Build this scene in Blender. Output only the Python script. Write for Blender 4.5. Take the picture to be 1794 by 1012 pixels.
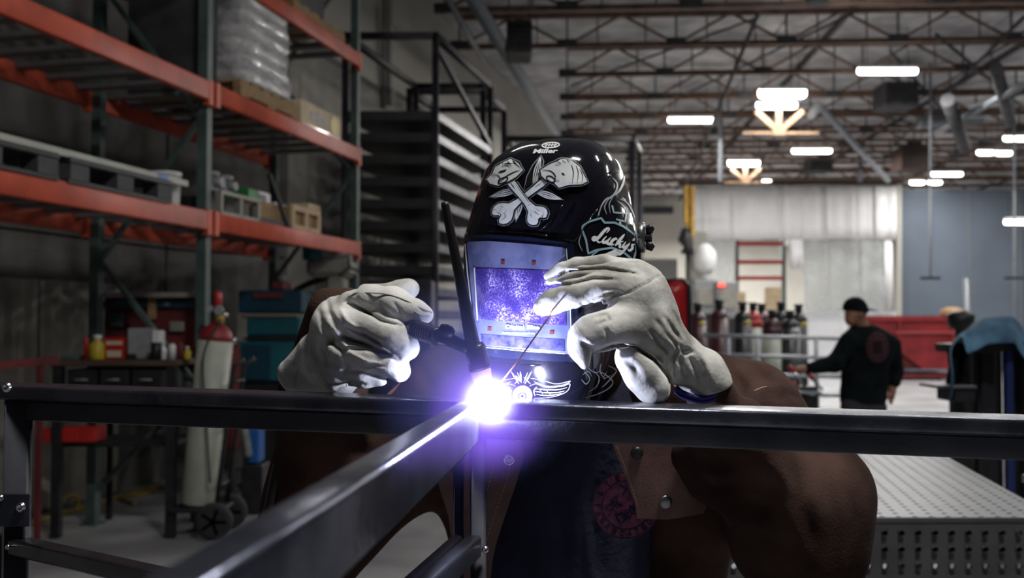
import bpy, bmesh, math, random
import numpy as np
from mathutils import Vector, Matrix, geometry
from mathutils.bvhtree import BVHTree

random.seed(7)
for _o in list(bpy.data.objects):
    bpy.data.objects.remove(_o)
SC = bpy.context.scene
COL = SC.collection

# ------------------------------------------------------------------ camera, world, exposure
F, CX, CY, CZ, PITCH = 1744.0, 897.0, 506.0, 1.45, math.atan(59 / 1744.0)
cam_d = bpy.data.cameras.new('camera')
cam_d.sensor_width = 36.0
cam_d.lens = 36.0 * F / 1794.0
cam_d.clip_start = 0.02
cam_d.dof.use_dof = True
cam_d.dof.focus_distance = 1.36
cam_d.dof.aperture_fstop = 5.0
cam = bpy.data.objects.new('camera', cam_d)
COL.objects.link(cam)
cam.location = (0, 0, CZ)
cam.rotation_euler = (math.radians(90) + PITCH, 0, 0)
SC.camera = cam

world = bpy.data.worlds.new('world')
SC.world = world
world.use_nodes = True
world.node_tree.nodes['Background'].inputs[0].default_value = (0.75, 0.85, 1.0, 1)
world.node_tree.nodes['Background'].inputs[1].default_value = 0.022
SC.view_settings.view_transform = 'Standard'
SC.view_settings.look = 'None'
SC.view_settings.exposure = 0.0
SC.view_settings.gamma = 1.0
SC.view_settings.use_curve_mapping = False
try:
    SC.cycles.volume_step_rate = 1.0
    SC.cycles.use_denoising = True
    SC.cycles.max_bounces = 8
    SC.cycles.sample_clamp_indirect = 4.0
except Exception:
    pass

LAMP_W = 95.0      # watts of each high-bay luminaire
ARC_W = 7.0         # watts of the welding arc

_ct, _st = math.cos(PITCH), math.sin(PITCH)


def W(px, py, Y):
    """world point at world depth Y on the sight line of photo pixel (px, py)"""
    u, v = (px - CX) / F, -(py - CY) / F
    d = Vector((u, _ct - v * _st, _st + v * _ct))
    return Vector((0, 0, CZ)) + d * (Y / d.y)


def RP(px, Y):
    return px * Y / F


def pix(X, Y, Z):
    """photo pixel of world points (numpy)"""
    Zc = Z - CZ
    fw = Y * _ct + Zc * _st
    up = -Y * _st + Zc * _ct
    return CX + F * X / fw, CY - F * up / fw


def XY(px, Y):
    return (px - CX) / F * Y


def ZY(py, Y):
    return W(CX, py, Y).z


# ------------------------------------------------------------------ materials
_mats = {}


def mat(name, col, rough=0.6, metal=0.0, var=0.12, scale=18.0, bump=0.15, col2=None, bscale=None,
        emit=None, estr=0.0, coat=0.0, spec=0.5, trans=0.0, stretch=None, detail=5.0, alpha=None):
    if name in _mats:
        return _mats[name]
    m = bpy.data.materials.new(name)
    m.use_nodes = True
    nt = m.node_tree
    b = nt.nodes['Principled BSDF']
    tc = nt.nodes.new('ShaderNodeTexCoord')
    mp = nt.nodes.new('ShaderNodeMapping')
    nt.links.new(tc.outputs['Object'], mp.inputs[0])
    if stretch:
        mp.inputs['Scale'].default_value = stretch
    n = nt.nodes.new('ShaderNodeTexNoise')
    n.inputs['Scale'].default_value = scale
    n.inputs['Detail'].default_value = detail
    nt.links.new(mp.outputs[0], n.inputs['Vector'])
    cr = nt.nodes.new('ShaderNodeValToRGB')
    c2 = col2 if col2 else tuple(min(1, c * (1 + var)) for c in col)
    c1 = tuple(c * (1 - var) for c in col) if not col2 else col
    cr.color_ramp.elements[0].position = 0.36
    cr.color_ramp.elements[0].color = (*c1, 1)
    cr.color_ramp.elements[1].position = 0.64
    cr.color_ramp.elements[1].color = (*c2, 1)
    nt.links.new(n.outputs[0], cr.inputs[0])
    nt.links.new(cr.outputs[0], b.inputs['Base Color'])
    b.inputs['Roughness'].default_value = rough
    b.inputs['Metallic'].default_value = metal
    b.inputs['Specular IOR Level'].default_value = spec
    if coat:
        b.inputs['Coat Weight'].default_value = coat
        b.inputs['Coat Roughness'].default_value = 0.06
    if trans:
        b.inputs['Transmission Weight'].default_value = trans
    if alpha is not None:
        b.inputs['Alpha'].default_value = alpha
    if emit:
        b.inputs['Emission Color'].default_value = (*emit, 1)
        b.inputs['Emission Strength'].default_value = estr
    if bump:
        n2 = nt.nodes.new('ShaderNodeTexNoise')
        n2.inputs['Scale'].default_value = bscale or scale * 3
        n2.inputs['Detail'].default_value = 6
        nt.links.new(mp.outputs[0], n2.inputs['Vector'])
        bp = nt.nodes.new('ShaderNodeBump')
        bp.inputs['Strength'].default_value = bump
        bp.inputs['Distance'].default_value = 0.01
        nt.links.new(n2.outputs[0], bp.inputs['Height'])
        nt.links.new(bp.outputs[0], b.inputs['Normal'])
    _mats[name] = m
    return m


M = dict(
    concrete=mat('floor_concrete', (0.26, 0.26, 0.27), 0.5, var=0.3, scale=1.3, bump=0.1, bscale=20),
    wall_dark=mat('stained_concrete_wall', (0.10, 0.10, 0.097), 0.9, col2=(0.21, 0.205, 0.195), scale=1.4, bump=0.3,
                  stretch=(1, 1, 0.35)),
    wall_beige=mat('painted_wall', (0.42, 0.405, 0.365), 0.8, var=0.06, scale=1.0, bump=0.1),
    wall_blue=mat('blue_grey_wall', (0.125, 0.155, 0.20), 0.75, var=0.08, scale=0.8, bump=0.05),
    deck=mat('roof_insulation', (0.45, 0.45, 0.46), 0.55, var=0.3, scale=2.0, bump=0.5, bscale=3),
    truss=mat('rusty_red_truss_steel', (0.15, 0.09, 0.065), 0.7, var=0.3, scale=5, bump=0),
    truss_dark=mat('dark_roof_steel', (0.05, 0.05, 0.055), 0.7, var=0.3, scale=5, bump=0),
    pipe=mat('grey_pipe', (0.20, 0.22, 0.24), 0.45, metal=0.4, bump=0),
    orange=mat('orange_rack_paint', (0.50, 0.075, 0.035), 0.5, var=0.2, scale=4, bump=0.05),
    green=mat('green_rack_paint', (0.06, 0.098, 0.09), 0.5, var=0.25, scale=6, bump=0.05),
    deckwire=mat('galvanised_slat', (0.20, 0.20, 0.20), 0.5, metal=0.5, bump=0),
    black=mat('black_paint', (0.012, 0.012, 0.016), 0.5, var=0.4, scale=9, bump=0.1),
    blacktray=mat('black_tray_steel', (0.030, 0.031, 0.042), 0.45, metal=0.2, var=0.4, scale=6, bump=0.1),
    trayedge=mat('pale_tray_edge', (0.10, 0.10, 0.115), 0.4, metal=0.5, var=0.4, scale=6, bump=0),  # lip tone paler than the trays
    wood=mat('pallet_wood', (0.30, 0.19, 0.09), 0.8, var=0.3, scale=6, stretch=(1, 8, 8)),
    plywood=mat('pale_plywood', (0.50, 0.38, 0.24), 0.75, var=0.15, scale=5),
    card=mat('cardboard', (0.62, 0.52, 0.37), 0.85, var=0.1, scale=5),
    yellow=mat('yellow_plastic', (0.50, 0.38, 0.025), 0.45, bump=0),
    benchwood=mat('dark_bench_wood', (0.075, 0.045, 0.03), 0.7, var=0.3, scale=6, stretch=(1, 8, 8)),
    binred=mat('worn_red_bin_paint', (0.20, 0.012, 0.016), 0.5, var=0.25, scale=2, bump=0.05),
    steelpost=mat('dull_post_steel', (0.050, 0.053, 0.064), 0.55, metal=0.0, var=0.3, scale=12, bump=0.1, spec=0.25),
    red=mat('red_paint', (0.42, 0.018, 0.016), 0.4, var=0.2, scale=5, bump=0.05),
    darkred=mat('dark_red_board', (0.13, 0.016, 0.018), 0.7, var=0.3, scale=4),
    white=mat('white_plastic', (0.70, 0.71, 0.72), 0.4, var=0.05, bump=0),
    grey=mat('grey_plastic', (0.22, 0.23, 0.24), 0.5, bump=0.05),
    film=mat('stretch_film', (0.46, 0.46, 0.47), 0.25, var=0.25, scale=9, bump=0.9, bscale=16, coat=0.6),
    teal=mat('teal_machine_paint', (0.008, 0.10, 0.13), 0.4, var=0.2, scale=5, bump=0.05),
    navy=mat('dark_blue_machine_paint', (0.006, 0.045, 0.075), 0.4, var=0.2, scale=5, bump=0.05),
    machine=mat('beige_machine_paint', (0.24, 0.23, 0.20), 0.5, var=0.15, scale=6, bump=0.05),
    cylgrey=mat('grey_green_cylinder_paint', (0.36, 0.38, 0.33), 0.45, var=0.12, scale=5, bump=0.05),
    maroon=mat('maroon_cylinder_paint', (0.055, 0.012, 0.018), 0.4, var=0.3, scale=5, bump=0.05),
    cylblack=mat('black_cylinder_paint', (0.010, 0.012, 0.016), 0.4, var=0.3, scale=5, bump=0.05),
    rubber=mat('black_rubber', (0.022, 0.022, 0.024), 0.8, bump=0.1),
    hose=mat('yellow_hose', (0.36, 0.24, 0.035), 0.6, bump=0),
    blue=mat('blue_plastic', (0.012, 0.10, 0.36), 0.4, bump=0),
    bluesteel=mat('blue_steel', (0.010, 0.022, 0.11), 0.45, bump=0.05),
    green2=mat('green_plastic', (0.03, 0.22, 0.06), 0.5, bump=0),
    tarp=mat('blue_jacket_cloth', (0.022, 0.060, 0.115), 0.9, col2=(0.07, 0.17, 0.27), scale=5, bump=0.5),
    chrome=mat('bright_zinc', (0.75, 0.76, 0.78), 0.22, metal=1.0, var=0.1, bump=0.1),
    rail=mat('galvanised_pipe', (0.33, 0.36, 0.40), 0.45, metal=0.3, bump=0),
    vinyl_w=mat('white_vinyl', (0.88, 0.885, 0.90), 0.4, var=0.03, scale=2, bump=0.1),
    lowwall=mat('white_barrier', (0.72, 0.73, 0.76), 0.5, var=0.04, scale=2, bump=0),
    tabletop=mat('grey_table_steel', (0.085, 0.094, 0.108), 0.42, metal=0.35, var=0.14, scale=7, bump=0.05),
    tableside=mat('dark_table_steel', (0.085, 0.085, 0.09), 0.5, metal=0.35, var=0.15, scale=7, bump=0.05),
    steel=mat('mill_scale_steel', (0.050, 0.054, 0.072), 0.34, metal=0.75, col2=(0.095, 0.10, 0.125), scale=9,
              bump=0.12, bscale=60, stretch=(1, 1, 1)),
    steeltop=mat('scuffed_steel', (0.085, 0.092, 0.125), 0.24, metal=0.85, col2=(0.165, 0.175, 0.225), scale=14, bump=0.1,
                 bscale=70),
    lampbody=mat('lamp_housing', (0.6, 0.6, 0.6), 0.5, bump=0),
    lamp=mat('lamp_diffuser', (1, 1, 1), 0.5, emit=(1.0, 0.96, 0.9), estr=14.0, bump=0),
    skin=mat('skin', (0.28, 0.13, 0.085), 0.55, var=0.12, scale=14, bump=0.1),
    shirtblack=mat('black_shirt_cloth', (0.006, 0.009, 0.011), 0.95, var=0.4, scale=7, bump=0.2, spec=0.08),
    denim=mat('dark_trousers_cloth', (0.035, 0.036, 0.045), 0.9, var=0.2, scale=10, bump=0.3),
    emblemred=mat('faded_red_print', (0.040, 0.010, 0.016), 0.9, var=0.4, scale=40, bump=0),
    glove=mat('pale_goatskin', (0.56, 0.56, 0.525), 0.72, col2=(0.78, 0.78, 0.74), scale=22, bump=0.14, bscale=120,
              detail=8, spec=0.3),
    gloveseam=mat('glove_seam', (0.32, 0.31, 0.28), 0.8, bump=0.2),
    blueband=mat('blue_hem_band', (0.03, 0.035, 0.24), 0.7, bump=0.3, bscale=150),
    suede=mat('brown_suede', (0.050, 0.028, 0.022), 0.95, col2=(0.086, 0.049, 0.040), scale=9, bump=0.2, bscale=220,
              spec=0.15, detail=8),
    suededark=mat('black_brown_suede', (0.012, 0.009, 0.008), 0.95, col2=(0.035, 0.024, 0.018), scale=12, bump=0.5,
                  bscale=90, spec=0.15),
    leather=mat('brown_leather_flap', (0.16, 0.085, 0.078), 0.6, var=0.2, scale=22, bump=0.10, bscale=300),
    thread=mat('tan_thread', (0.36, 0.29, 0.20), 0.8, bump=0),
    shirt=mat('navy_shirt_cloth', (0.014, 0.018, 0.045), 0.9, var=0.35, scale=10, bump=0.3, bscale=60),
    pinkprint=mat('faded_pink_print', (0.20, 0.055, 0.11), 0.85, var=0.35, scale=120, bump=0),
    helmet=mat('gloss_black_shell', (0.006, 0.006, 0.010), 0.10, var=0.3, scale=4, bump=0.0, coat=0.3, spec=0.4),
    decalw=mat('white_print', (0.78, 0.82, 0.84), 0.35, var=0.08, scale=60, bump=0),
    decaldim=mat('white_line_print', (0.42, 0.44, 0.47), 0.35, bump=0),
    decalg=mat('grey_print', (0.30, 0.33, 0.36), 0.35, bump=0),
    decalk=mat('black_print', (0.008, 0.008, 0.010), 0.35, bump=0),
    decalb=mat('pale_blue_print', (0.26, 0.42, 0.50), 0.35, bump=0),
    lensframe=mat('blue_black_gloss_frame', (0.010, 0.012, 0.035), 0.2, coat=0.4, bump=0),
    lenscover=mat('scuffed_cover_lens', (0.10, 0.115, 0.25), 0.22, col2=(0.19, 0.21, 0.40), scale=30, bump=0.05, coat=0.15,
                  detail=9),
    lensstrip=mat('speckled_lens_strip', (0.025, 0.028, 0.12), 0.3, col2=(0.12, 0.11, 0.33), scale=90, bump=0, coat=0.5),
    snap=mat('dull_snap_metal', (0.30, 0.31, 0.33), 0.3, metal=0.9, bump=0),
    torchblack=mat('torch_rubber', (0.012, 0.012, 0.014), 0.38, bump=0.1),
    cup=mat('pink_ceramic', (0.62, 0.45, 0.46), 0.4, bump=0),
    copper=mat('copper_filler_wire', (0.48, 0.22, 0.13), 0.3, metal=0.8, bump=0),
)


# dirt worn into the gloves: broad grey smudges
def add_smudge(m, scale, dark, lo, hi):
    nt = m.node_tree
    b = nt.nodes['Principled BSDF']
    src = b.inputs['Base Color'].links[0].from_socket
    n = nt.nodes.new('ShaderNodeTexNoise')
    n.inputs['Scale'].default_value = scale
    n.inputs['Detail'].default_value = 4
    tc = nt.nodes.new('ShaderNodeTexCoord')
    nt.links.new(tc.outputs['Object'], n.inputs['Vector'])
    cr = nt.nodes.new('ShaderNodeValToRGB')
    cr.color_ramp.elements[0].position, cr.color_ramp.elements[0].color = lo, (*dark, 1)
    cr.color_ramp.elements[1].position, cr.color_ramp.elements[1].color = hi, (1, 1, 1, 1)
    mx = nt.nodes.new('ShaderNodeMix')
    mx.data_type = 'RGBA'
    mx.blend_type = 'MULTIPLY'
    mx.inputs[0].default_value = 1.0
    nt.links.new(n.outputs[0], cr.inputs[0])
    nt.links.new(src, mx.inputs[6])
    nt.links.new(cr.outputs[0], mx.inputs[7])
    nt.links.new(mx.outputs[2], b.inputs['Base Color'])


add_smudge(M['glove'], 13, (0.50, 0.49, 0.47), 0.36, 0.52)
add_smudge(M['suede'], 5, (0.45, 0.42, 0.40), 0.38, 0.6)


# window of the helmet: speckled spatter, purple
def lens_window_mat():
    m = bpy.data.materials.new('spattered_purple_lens')
    m.use_nodes = True
    nt = m.node_tree
    b = nt.nodes['Principled BSDF']
    tc = nt.nodes.new('ShaderNodeTexCoord')
    n = nt.nodes.new('ShaderNodeTexNoise')
    n.inputs['Scale'].default_value = 420
    n.inputs['Detail'].default_value = 3
    n2 = nt.nodes.new('ShaderNodeTexNoise')
    n2.inputs['Scale'].default_value = 30
    n2.inputs['Detail'].default_value = 2
    add = nt.nodes.new('ShaderNodeMath')
    add.operation = 'MULTIPLY'
    cr = nt.nodes.new('ShaderNodeValToRGB')
    e = cr.color_ramp.elements
    e[0].position, e[0].color = 0.19, (0.05, 0.03, 0.22, 1)
    e[1].position, e[1].color = 0.39, (0.62, 0.56, 0.90, 1)
    k = cr.color_ramp.elements.new(0.29)
    k.color = (0.14, 0.10, 0.44, 1)
    for q in (n, n2):
        nt.links.new(tc.outputs['Object'], q.inputs['Vector'])
    nt.links.new(n.outputs[0], add.inputs[0])
    nt.links.new(n2.outputs[0], add.inputs[1])
    nt.links.new(add.outputs[0], cr.inputs[0])
    nt.links.new(cr.outputs[0], b.inputs['Base Color'])
    b.inputs['Roughness'].default_value = 0.18
    b.inputs['Coat Weight'].default_value = 1.0
    b.inputs['Coat Roughness'].default_value = 0.03
    return m


M['lenswindow'] = lens_window_mat()


def clear_vinyl():
    m = bpy.data.materials.new('clear_vinyl')
    m.use_nodes = True
    nt = m.node_tree
    nt.nodes.remove(nt.nodes['Principled BSDF'])
    out = nt.nodes['Material Output']
    t = nt.nodes.new('ShaderNodeBsdfTransparent')
    t.inputs[0].default_value = (0.9, 0.92, 0.93, 1)
    d = nt.nodes.new('ShaderNodeBsdfDiffuse')
    d.inputs[0].default_value = (0.75, 0.77, 0.78, 1)
    mx = nt.nodes.new('ShaderNodeMixShader')
    n = nt.nodes.new('ShaderNodeTexNoise')
    n.inputs['Scale'].default_value = 1.6
    tc = nt.nodes.new('ShaderNodeTexCoord')
    nt.links.new(tc.outputs['Object'], n.inputs['Vector'])
    mr = nt.nodes.new('ShaderNodeMapRange')
    mr.inputs['To Min'].default_value = 0.05
    mr.inputs['To Max'].default_value = 0.55
    nt.links.new(n.outputs[0], mr.inputs[0])
    nt.links.new(mr.outputs[0], mx.inputs[0])
    nt.links.new(t.outputs[0], mx.inputs[1])
    nt.links.new(d.outputs[0], mx.inputs[2])
    nt.links.new(mx.outputs[0], out.inputs[0])
    return m


M['vinyl_c'] = clear_vinyl()


# ------------------------------------------------------------------ object helpers
def wloc(o):
    p = Vector((0, 0, 0))
    while o is not None:
        p += o.location
        o = o.parent
    return p


def tag(o, label=None, cat=None, group=None, kind=None):
    for k, v in (('label', label), ('category', cat), ('group', group), ('kind', kind)):
        if v:
            o[k] = v
    return o


def empty(name, loc, label=None, cat=None, group=None, kind=None):
    o = bpy.data.objects.new(name, None)
    o.empty_display_size = 0.05
    COL.objects.link(o)
    o.location = loc
    return tag(o, label, cat, group, kind)


def basis(d, up=(0, 0, 1)):
    d = Vector(d).normalized()
    up = Vector(up)
    s = d.cross(up)
    if s.length < 1e-4:
        s = d.cross(Vector((0, 1, 0)))
    s.normalize()
    return d, s, s.cross(d).normalized()


class MB:
    """collects shapes that become ONE mesh object"""

    def __init__(self):
        self.v, self.f, self.sm = [], [], []

    def add(self, vs, fs, smooth=False):
        n = len(self.v)
        self.v += [Vector(p) for p in vs]
        self.f += [tuple(i + n for i in f) for f in fs]
        self.sm += [smooth] * len(fs)
        return self

    def box(self, c, s, rz=0.0, ch=0.0):
        cx, cy, cz = c
        hx, hy, hz = s[0] / 2, s[1] / 2, s[2] / 2
        co, si = math.cos(rz), math.sin(rz)
        r = lambda x, y, z: (cx + x * co - y * si, cy + x * si + y * co, cz + z)
        if ch <= 0:
            vs = [r(a * hx, b * hy, c_ * hz) for c_ in (-1, 1) for a, b in ((-1, -1), (1, -1), (1, 1), (-1, 1))]
            return self.add(vs, [(3, 2, 1, 0), (4, 5, 6, 7), (0, 1, 5, 4), (1, 2, 6, 5), (2, 3, 7, 6), (3, 0, 4, 7)])
        vs = []
        for z, k in ((-hz, ch), (-hz + ch, 0), (hz - ch, 0), (hz, ch)):
            a, b = hx - k, hy - k
            q = ch * (0.6 if k == 0 else 0.3)
            for x, y in ((-a + q, -b), (a - q, -b), (a, -b + q), (a, b - q), (a - q, b), (-a + q, b), (-a, b - q),
                         (-a, -b + q)):
                vs.append(r(x, y, z))
        fs = [tuple(range(7, -1, -1)), tuple(range(24, 32))]
        for l in range(3):
            for i in range(8):
                j = (i + 1) % 8
                fs.append((l * 8 + i, l * 8 + j, l * 8 + 8 + j, l * 8 + 8 + i))
        return self.add(vs, fs)

    def beam(self, p0, p1, w, h, up=(0, 0, 1), r=0.0, seg=3):
        """rectangular bar from p0 to p1 (centre line), w across, h along up; r = corner radius"""
        p0, p1 = Vector(p0), Vector(p1)
        d, s, u = basis(p1 - p0, up)
        prof = []
        if r <= 0:
            prof = [(-w / 2, -h / 2), (w / 2, -h / 2), (w / 2, h / 2), (-w / 2, h / 2)]
        else:
            for cx, cy, a0 in ((w / 2 - r, -h / 2 + r, -90), (w / 2 - r, h / 2 - r, 0), (-w / 2 + r, h / 2 - r, 90),
                               (-w / 2 + r, -h / 2 + r, 180)):
                for k in range(seg + 1):
                    a = math.radians(a0 + 90 * k / seg)
                    prof.append((cx + r * math.cos(a), cy + r * math.sin(a)))
        n = len(prof)
        vs = [p0 + s * a + u * b for a, b in prof] + [p1 + s * a + u * b for a, b in prof]
        self.add(vs, [(i, (i + 1) % n, n + (i + 1) % n, n + i) for i in range(n)], smooth=r > 0)
        self.add(vs[:n], [tuple(range(n - 1, -1, -1))])
        return self.add(vs[n:], [tuple(range(n))])

    def tube(self, pts, r, seg=8, caps=True, smooth=True):
        pts = [Vector(p) for p in pts]
        rs = r if isinstance(r, (list, tuple)) else [r] * len(pts)
        vs, fs = [], []
        up = None
        for i, p in enumerate(pts):
            d = (pts[min(i + 1, len(pts) - 1)] - pts[max(i - 1, 0)])
            d, s, u = basis(d, up if up is not None else (0, 0, 1))
            up = u
            for k in range(seg):
                a = 2 * math.pi * k / seg
                vs.append(p + (s * math.cos(a) + u * math.sin(a)) * rs[i])
        for i in range(len(pts) - 1):
            for k in range(seg):
                j = (k + 1) % seg
                fs.append((i * seg + k, i * seg + j, i * seg + seg + j, i * seg + seg + k))
        self.add(vs, fs, smooth)
        if caps:
            n = len(vs)
            self.add(vs[:seg], [tuple(range(seg - 1, -1, -1))])
            self.add(vs[n - seg:], [tuple(range(seg))])
        return self

    def lathe(self, c, prof, seg=16, axis=(0, 0, 1), smooth=True):
        c = Vector(c)
        d, s, u = basis(axis, (0, 1, 0) if abs(Vector(axis).normalized().z) > .9 else (0, 0, 1))
        vs, fs = [], []
        for r, h in prof:
            for k in range(seg):
                a = 2 * math.pi * k / seg
                vs.append(c + d * h + (s * math.cos(a) + u * math.sin(a)) * max(r, 1e-5))
        for i in range(len(prof) - 1):
            for k in range(seg):
                j = (k + 1) % seg
                fs.append((i * seg + k, i * seg + seg + k, i * seg + seg + j, i * seg + j))
        self.add(vs, fs, smooth)
        self.add(vs[:seg], [tuple(range(seg))])
        return self.add(vs[-seg:], [tuple(range(seg - 1, -1, -1))])

    def grid(self, P, closed=False, smooth=True):
        n, m = len(P), len(P[0])
        vs = [p for row in P for p in row]
        fs = []
        for i in range(n - 1):
            for k in range(m if closed else m - 1):
                j = (k + 1) % m
                fs.append((i * m + k, i * m + j, i * m + m + j, i * m + m + k))
        return self.add(vs, fs, smooth)

    def build(self, name, mt, parent=None, thick=0.0, flip=True, sub=0, label=None):
        me = bpy.data.meshes.new(name)
        V = self.v
        if parent is not None:
            org = wloc(parent)
        else:
            xs, ys, zs = [p.x for p in V], [p.y for p in V], [p.z for p in V]
            org = Vector(((min(xs) + max(xs)) / 2, (min(ys) + max(ys)) / 2, min(zs)))
        me.from_pydata([p - org for p in V], [], self.f)
        me.polygons.foreach_set('use_smooth', self.sm)
        me.update()
        if flip:
            bm = bmesh.new()
            bm.from_mesh(me)
            bmesh.ops.remove_doubles(bm, verts=bm.verts, dist=1e-6)
            bmesh.ops.recalc_face_normals(bm, faces=bm.faces)
            bm.to_mesh(me)
            bm.free()
        me.materials.append(mt)
        o = bpy.data.objects.new(name, me)
        COL.objects.link(o)
        if parent is not None:
            o.parent = parent
        else:
            o.location = org
        if thick:
            md = o.modifiers.new('thickness', 'SOLIDIFY')
            md.thickness = thick
            md.offset = 0
        if sub:
            md = o.modifiers.new('smooth', 'SUBSURF')
            md.levels = md.render_levels = sub
        if label:
            o['label'] = label
        return o


def copy_tree(o, loc, rz=None, label=None, group=None):
    def rec(s, par):
        c = s.copy()
        COL.objects.link(c)
        c.parent = par
        for ch in [q for q in s.children]:
            rec(ch, c)
        return c
    c = rec(o, None)
    c.location = loc
    if rz is not None:
        c.rotation_euler = (0, 0, rz)
    if label:
        c['label'] = label
    if group:
        c['group'] = group
    return c


def mesh_copy(o, parent, loc=(0, 0, 0), rot=None, scale=None):
    c = o.copy()
    COL.objects.link(c)
    c.parent = parent
    c.location = loc
    if rot:
        c.rotation_euler = rot
    if scale:
        c.scale = scale
    return c


# ------------------------------------------------------------------ signed distance modelling (numpy) + surface nets
class SDF:
    def __init__(self, lo, hi, h, k=0.01):
        self.lo, self.h, self.k = np.array(lo, np.float32), h, k
        n = [int(math.ceil((b - a) / h)) + 1 for a, b in zip(lo, hi)]
        ax = [self.lo[i] + h * np.arange(n[i], dtype=np.float32) for i in range(3)]
        self.ax, self.n = ax, n
        self.D = np.full(n, 0.5, np.float32)

    def win(self, lo, hi):
        sl = []
        for i in range(3):
            a = max(0, int((lo[i] - self.lo[i]) / self.h) - 2)
            b = min(self.n[i], int((hi[i] - self.lo[i]) / self.h) + 3)
            if a >= b:
                return None, None
            sl.append(slice(a, b))
        X = self.ax[0][sl[0]][:, None, None]
        Y = self.ax[1][sl[1]][None, :, None]
        Z = self.ax[2][sl[2]][None, None, :]
        return tuple(sl), (X, Y, Z)

    def _cap(self, a, b, ra, rb, flat):
        m = max(ra, rb) + 3 * self.k + 0.004
        a, b = Vector(a), Vector(b)
        lo = [min(a[i], b[i]) - m for i in range(3)]
        hi = [max(a[i], b[i]) + m for i in range(3)]
        sl, g = self.win(lo, hi)
        if sl is None:
            return None, None
        X, Y, Z = g
        ba = b - a
        L = max(ba.dot(ba), 1e-9)
        t = np.clip(((X - a.x) * ba.x + (Y - a.y) * ba.y + (Z - a.z) * ba.z) / L, 0, 1)
        dx, dy, dz = X - a.x - t * ba.x, Y - a.y - t * ba.y, Z - a.z - t * ba.z
        r = ra + (rb - ra) * t
        if flat:
            n, s = Vector(flat[0]).normalized(), flat[1]
            c = dx * n.x + dy * n.y + dz * n.z
            q = (s * s - 1) * c * c
            d = np.sqrt(dx * dx + dy * dy + dz * dz + q) - r
        else:
            d = np.sqrt(dx * dx + dy * dy + dz * dz) - r
        return sl, d

    def cap(self, a, b, ra, rb=None, flat=None, k=None):
        rb = ra if rb is None else rb
        sl, d = self._cap(a, b, ra, rb, flat)
        if sl is None:
            return self
        k = self.k if k is None else k
        D = self.D[sl]
        h = np.maximum(k - np.abs(D - d), 0) / k
        self.D[sl] = np.minimum(D, d) - h * h * k * 0.25
        return self

    def sub(self, a, b, ra, rb=None, flat=None, k=None):
        rb = ra if rb is None else rb
        sl, d = self._cap(a, b, ra, rb, flat)
        if sl is None:
            return self
        k = self.k if k is None else k
        D = self.D[sl]
        d = -d
        h = np.maximum(k - np.abs(D - d), 0) / k
        self.D[sl] = np.maximum(D, d) + h * h * k * 0.25
        return self

    def cut(self, p, n):
        """removes everything on the side the normal points to"""
        X, Y, Z = self.ax[0][:, None, None], self.ax[1][None, :, None], self.ax[2][None, None, :]
        n = Vector(n).normalized()
        d = (X - p[0]) * n.x + (Y - p[1]) * n.y + (Z - p[2]) * n.z
        self.D = np.maximum(self.D, d)
        return self

    def crease(self, pts, w, depth, ymax=99.0, ymin=-99.0):
        """fold line through picture positions (px,py); depth>0 sinks, <0 raises; only the side with y<ymax"""
        X, Y, Z = np.broadcast_arrays(self.ax[0][:, None, None], self.ax[1][None, :, None],
                                      self.ax[2][None, None, :])
        near = (np.abs(self.D) < 0.012) & (Y < ymax) & (Y > ymin)
        if not near.any():
            return self
        U, V = pix(X[near], Y[near], Z[near])
        best = np.full(U.shape, 1e9, np.float32)
        tt = np.zeros(U.shape, np.float32)
        L = len(pts) - 1
        for i in range(L):
            ax_, ay = pts[i]
            bx, by = pts[i + 1]
            vx, vy = bx - ax_, by - ay
            t = np.clip(((U - ax_) * vx + (V - ay) * vy) / (vx * vx + vy * vy), 0, 1)
            d = np.hypot(U - ax_ - t * vx, V - ay - t * vy)
            m = d < best
            best[m] = d[m]
            tt[m] = (i + t[m]) / L
        fade = np.sqrt(np.clip(np.sin(np.pi * np.clip(tt * 0.94 + 0.03, 0, 1)), 0, 1))
        self.D[near] += (depth * fade * np.exp(-(best / w) ** 2)).astype(np.float32)
        return self

    def noise(self, amp, freq, seed=0):
        rng = np.random.RandomState(seed)
        X, Y, Z = self.ax[0][:, None, None], self.ax[1][None, :, None], self.ax[2][None, None, :]
        N = 0
        for _ in range(6):
            d = rng.normal(size=3)
            d = d / np.linalg.norm(d) * freq * rng.uniform(0.6, 1.5)
            ph = rng.uniform(0, 6.28)
            N = N + np.sin(d[0] * X + d[1] * Y + d[2] * Z + ph + 1.5 * np.sin(0.7 * d[1] * X - 0.6 * d[0] * Z + ph))
        self.D += (amp * N / 2.4).astype(np.float32)
        return self

    def smooth(self, it=1):
        for _ in range(it):
            for a in range(3):
                D = self.D
                R = D.copy()
                s0 = [slice(None)] * 3
                s1 = [slice(None)] * 3
                s2 = [slice(None)] * 3
                s0[a], s1[a], s2[a] = slice(1, -1), slice(0, -2), slice(2, None)
                R[tuple(s0)] = 0.5 * D[tuple(s0)] + 0.25 * (D[tuple(s1)] + D[tuple(s2)])
                self.D = R
        return self

    def mesh(self):
        D = self.D.copy()
        for a in range(3):
            s = [slice(None)] * 3
            for e in (0, -1):
                s[a] = e
                D[tuple(s)] = np.maximum(D[tuple(s)], self.h * 0.5)
        D[D == 0] = 1e-7
        ins = D < 0
        nx, ny, nz = [q - 1 for q in D.shape]
        cnt = np.zeros((nx, ny, nz), np.int8)
        for dx in (0, 1):
            for dy in (0, 1):
                for dz in (0, 1):
                    cnt += ins[dx:dx + nx, dy:dy + ny, dz:dz + nz]
        act = (cnt > 0) & (cnt < 8)
        I, J, K = np.nonzero(act)
        idx = np.full(act.shape, -1, np.int64)
        idx[I, J, K] = np.arange(len(I))
        P = np.zeros((len(I), 3))
        C = np.zeros(len(I))
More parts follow.
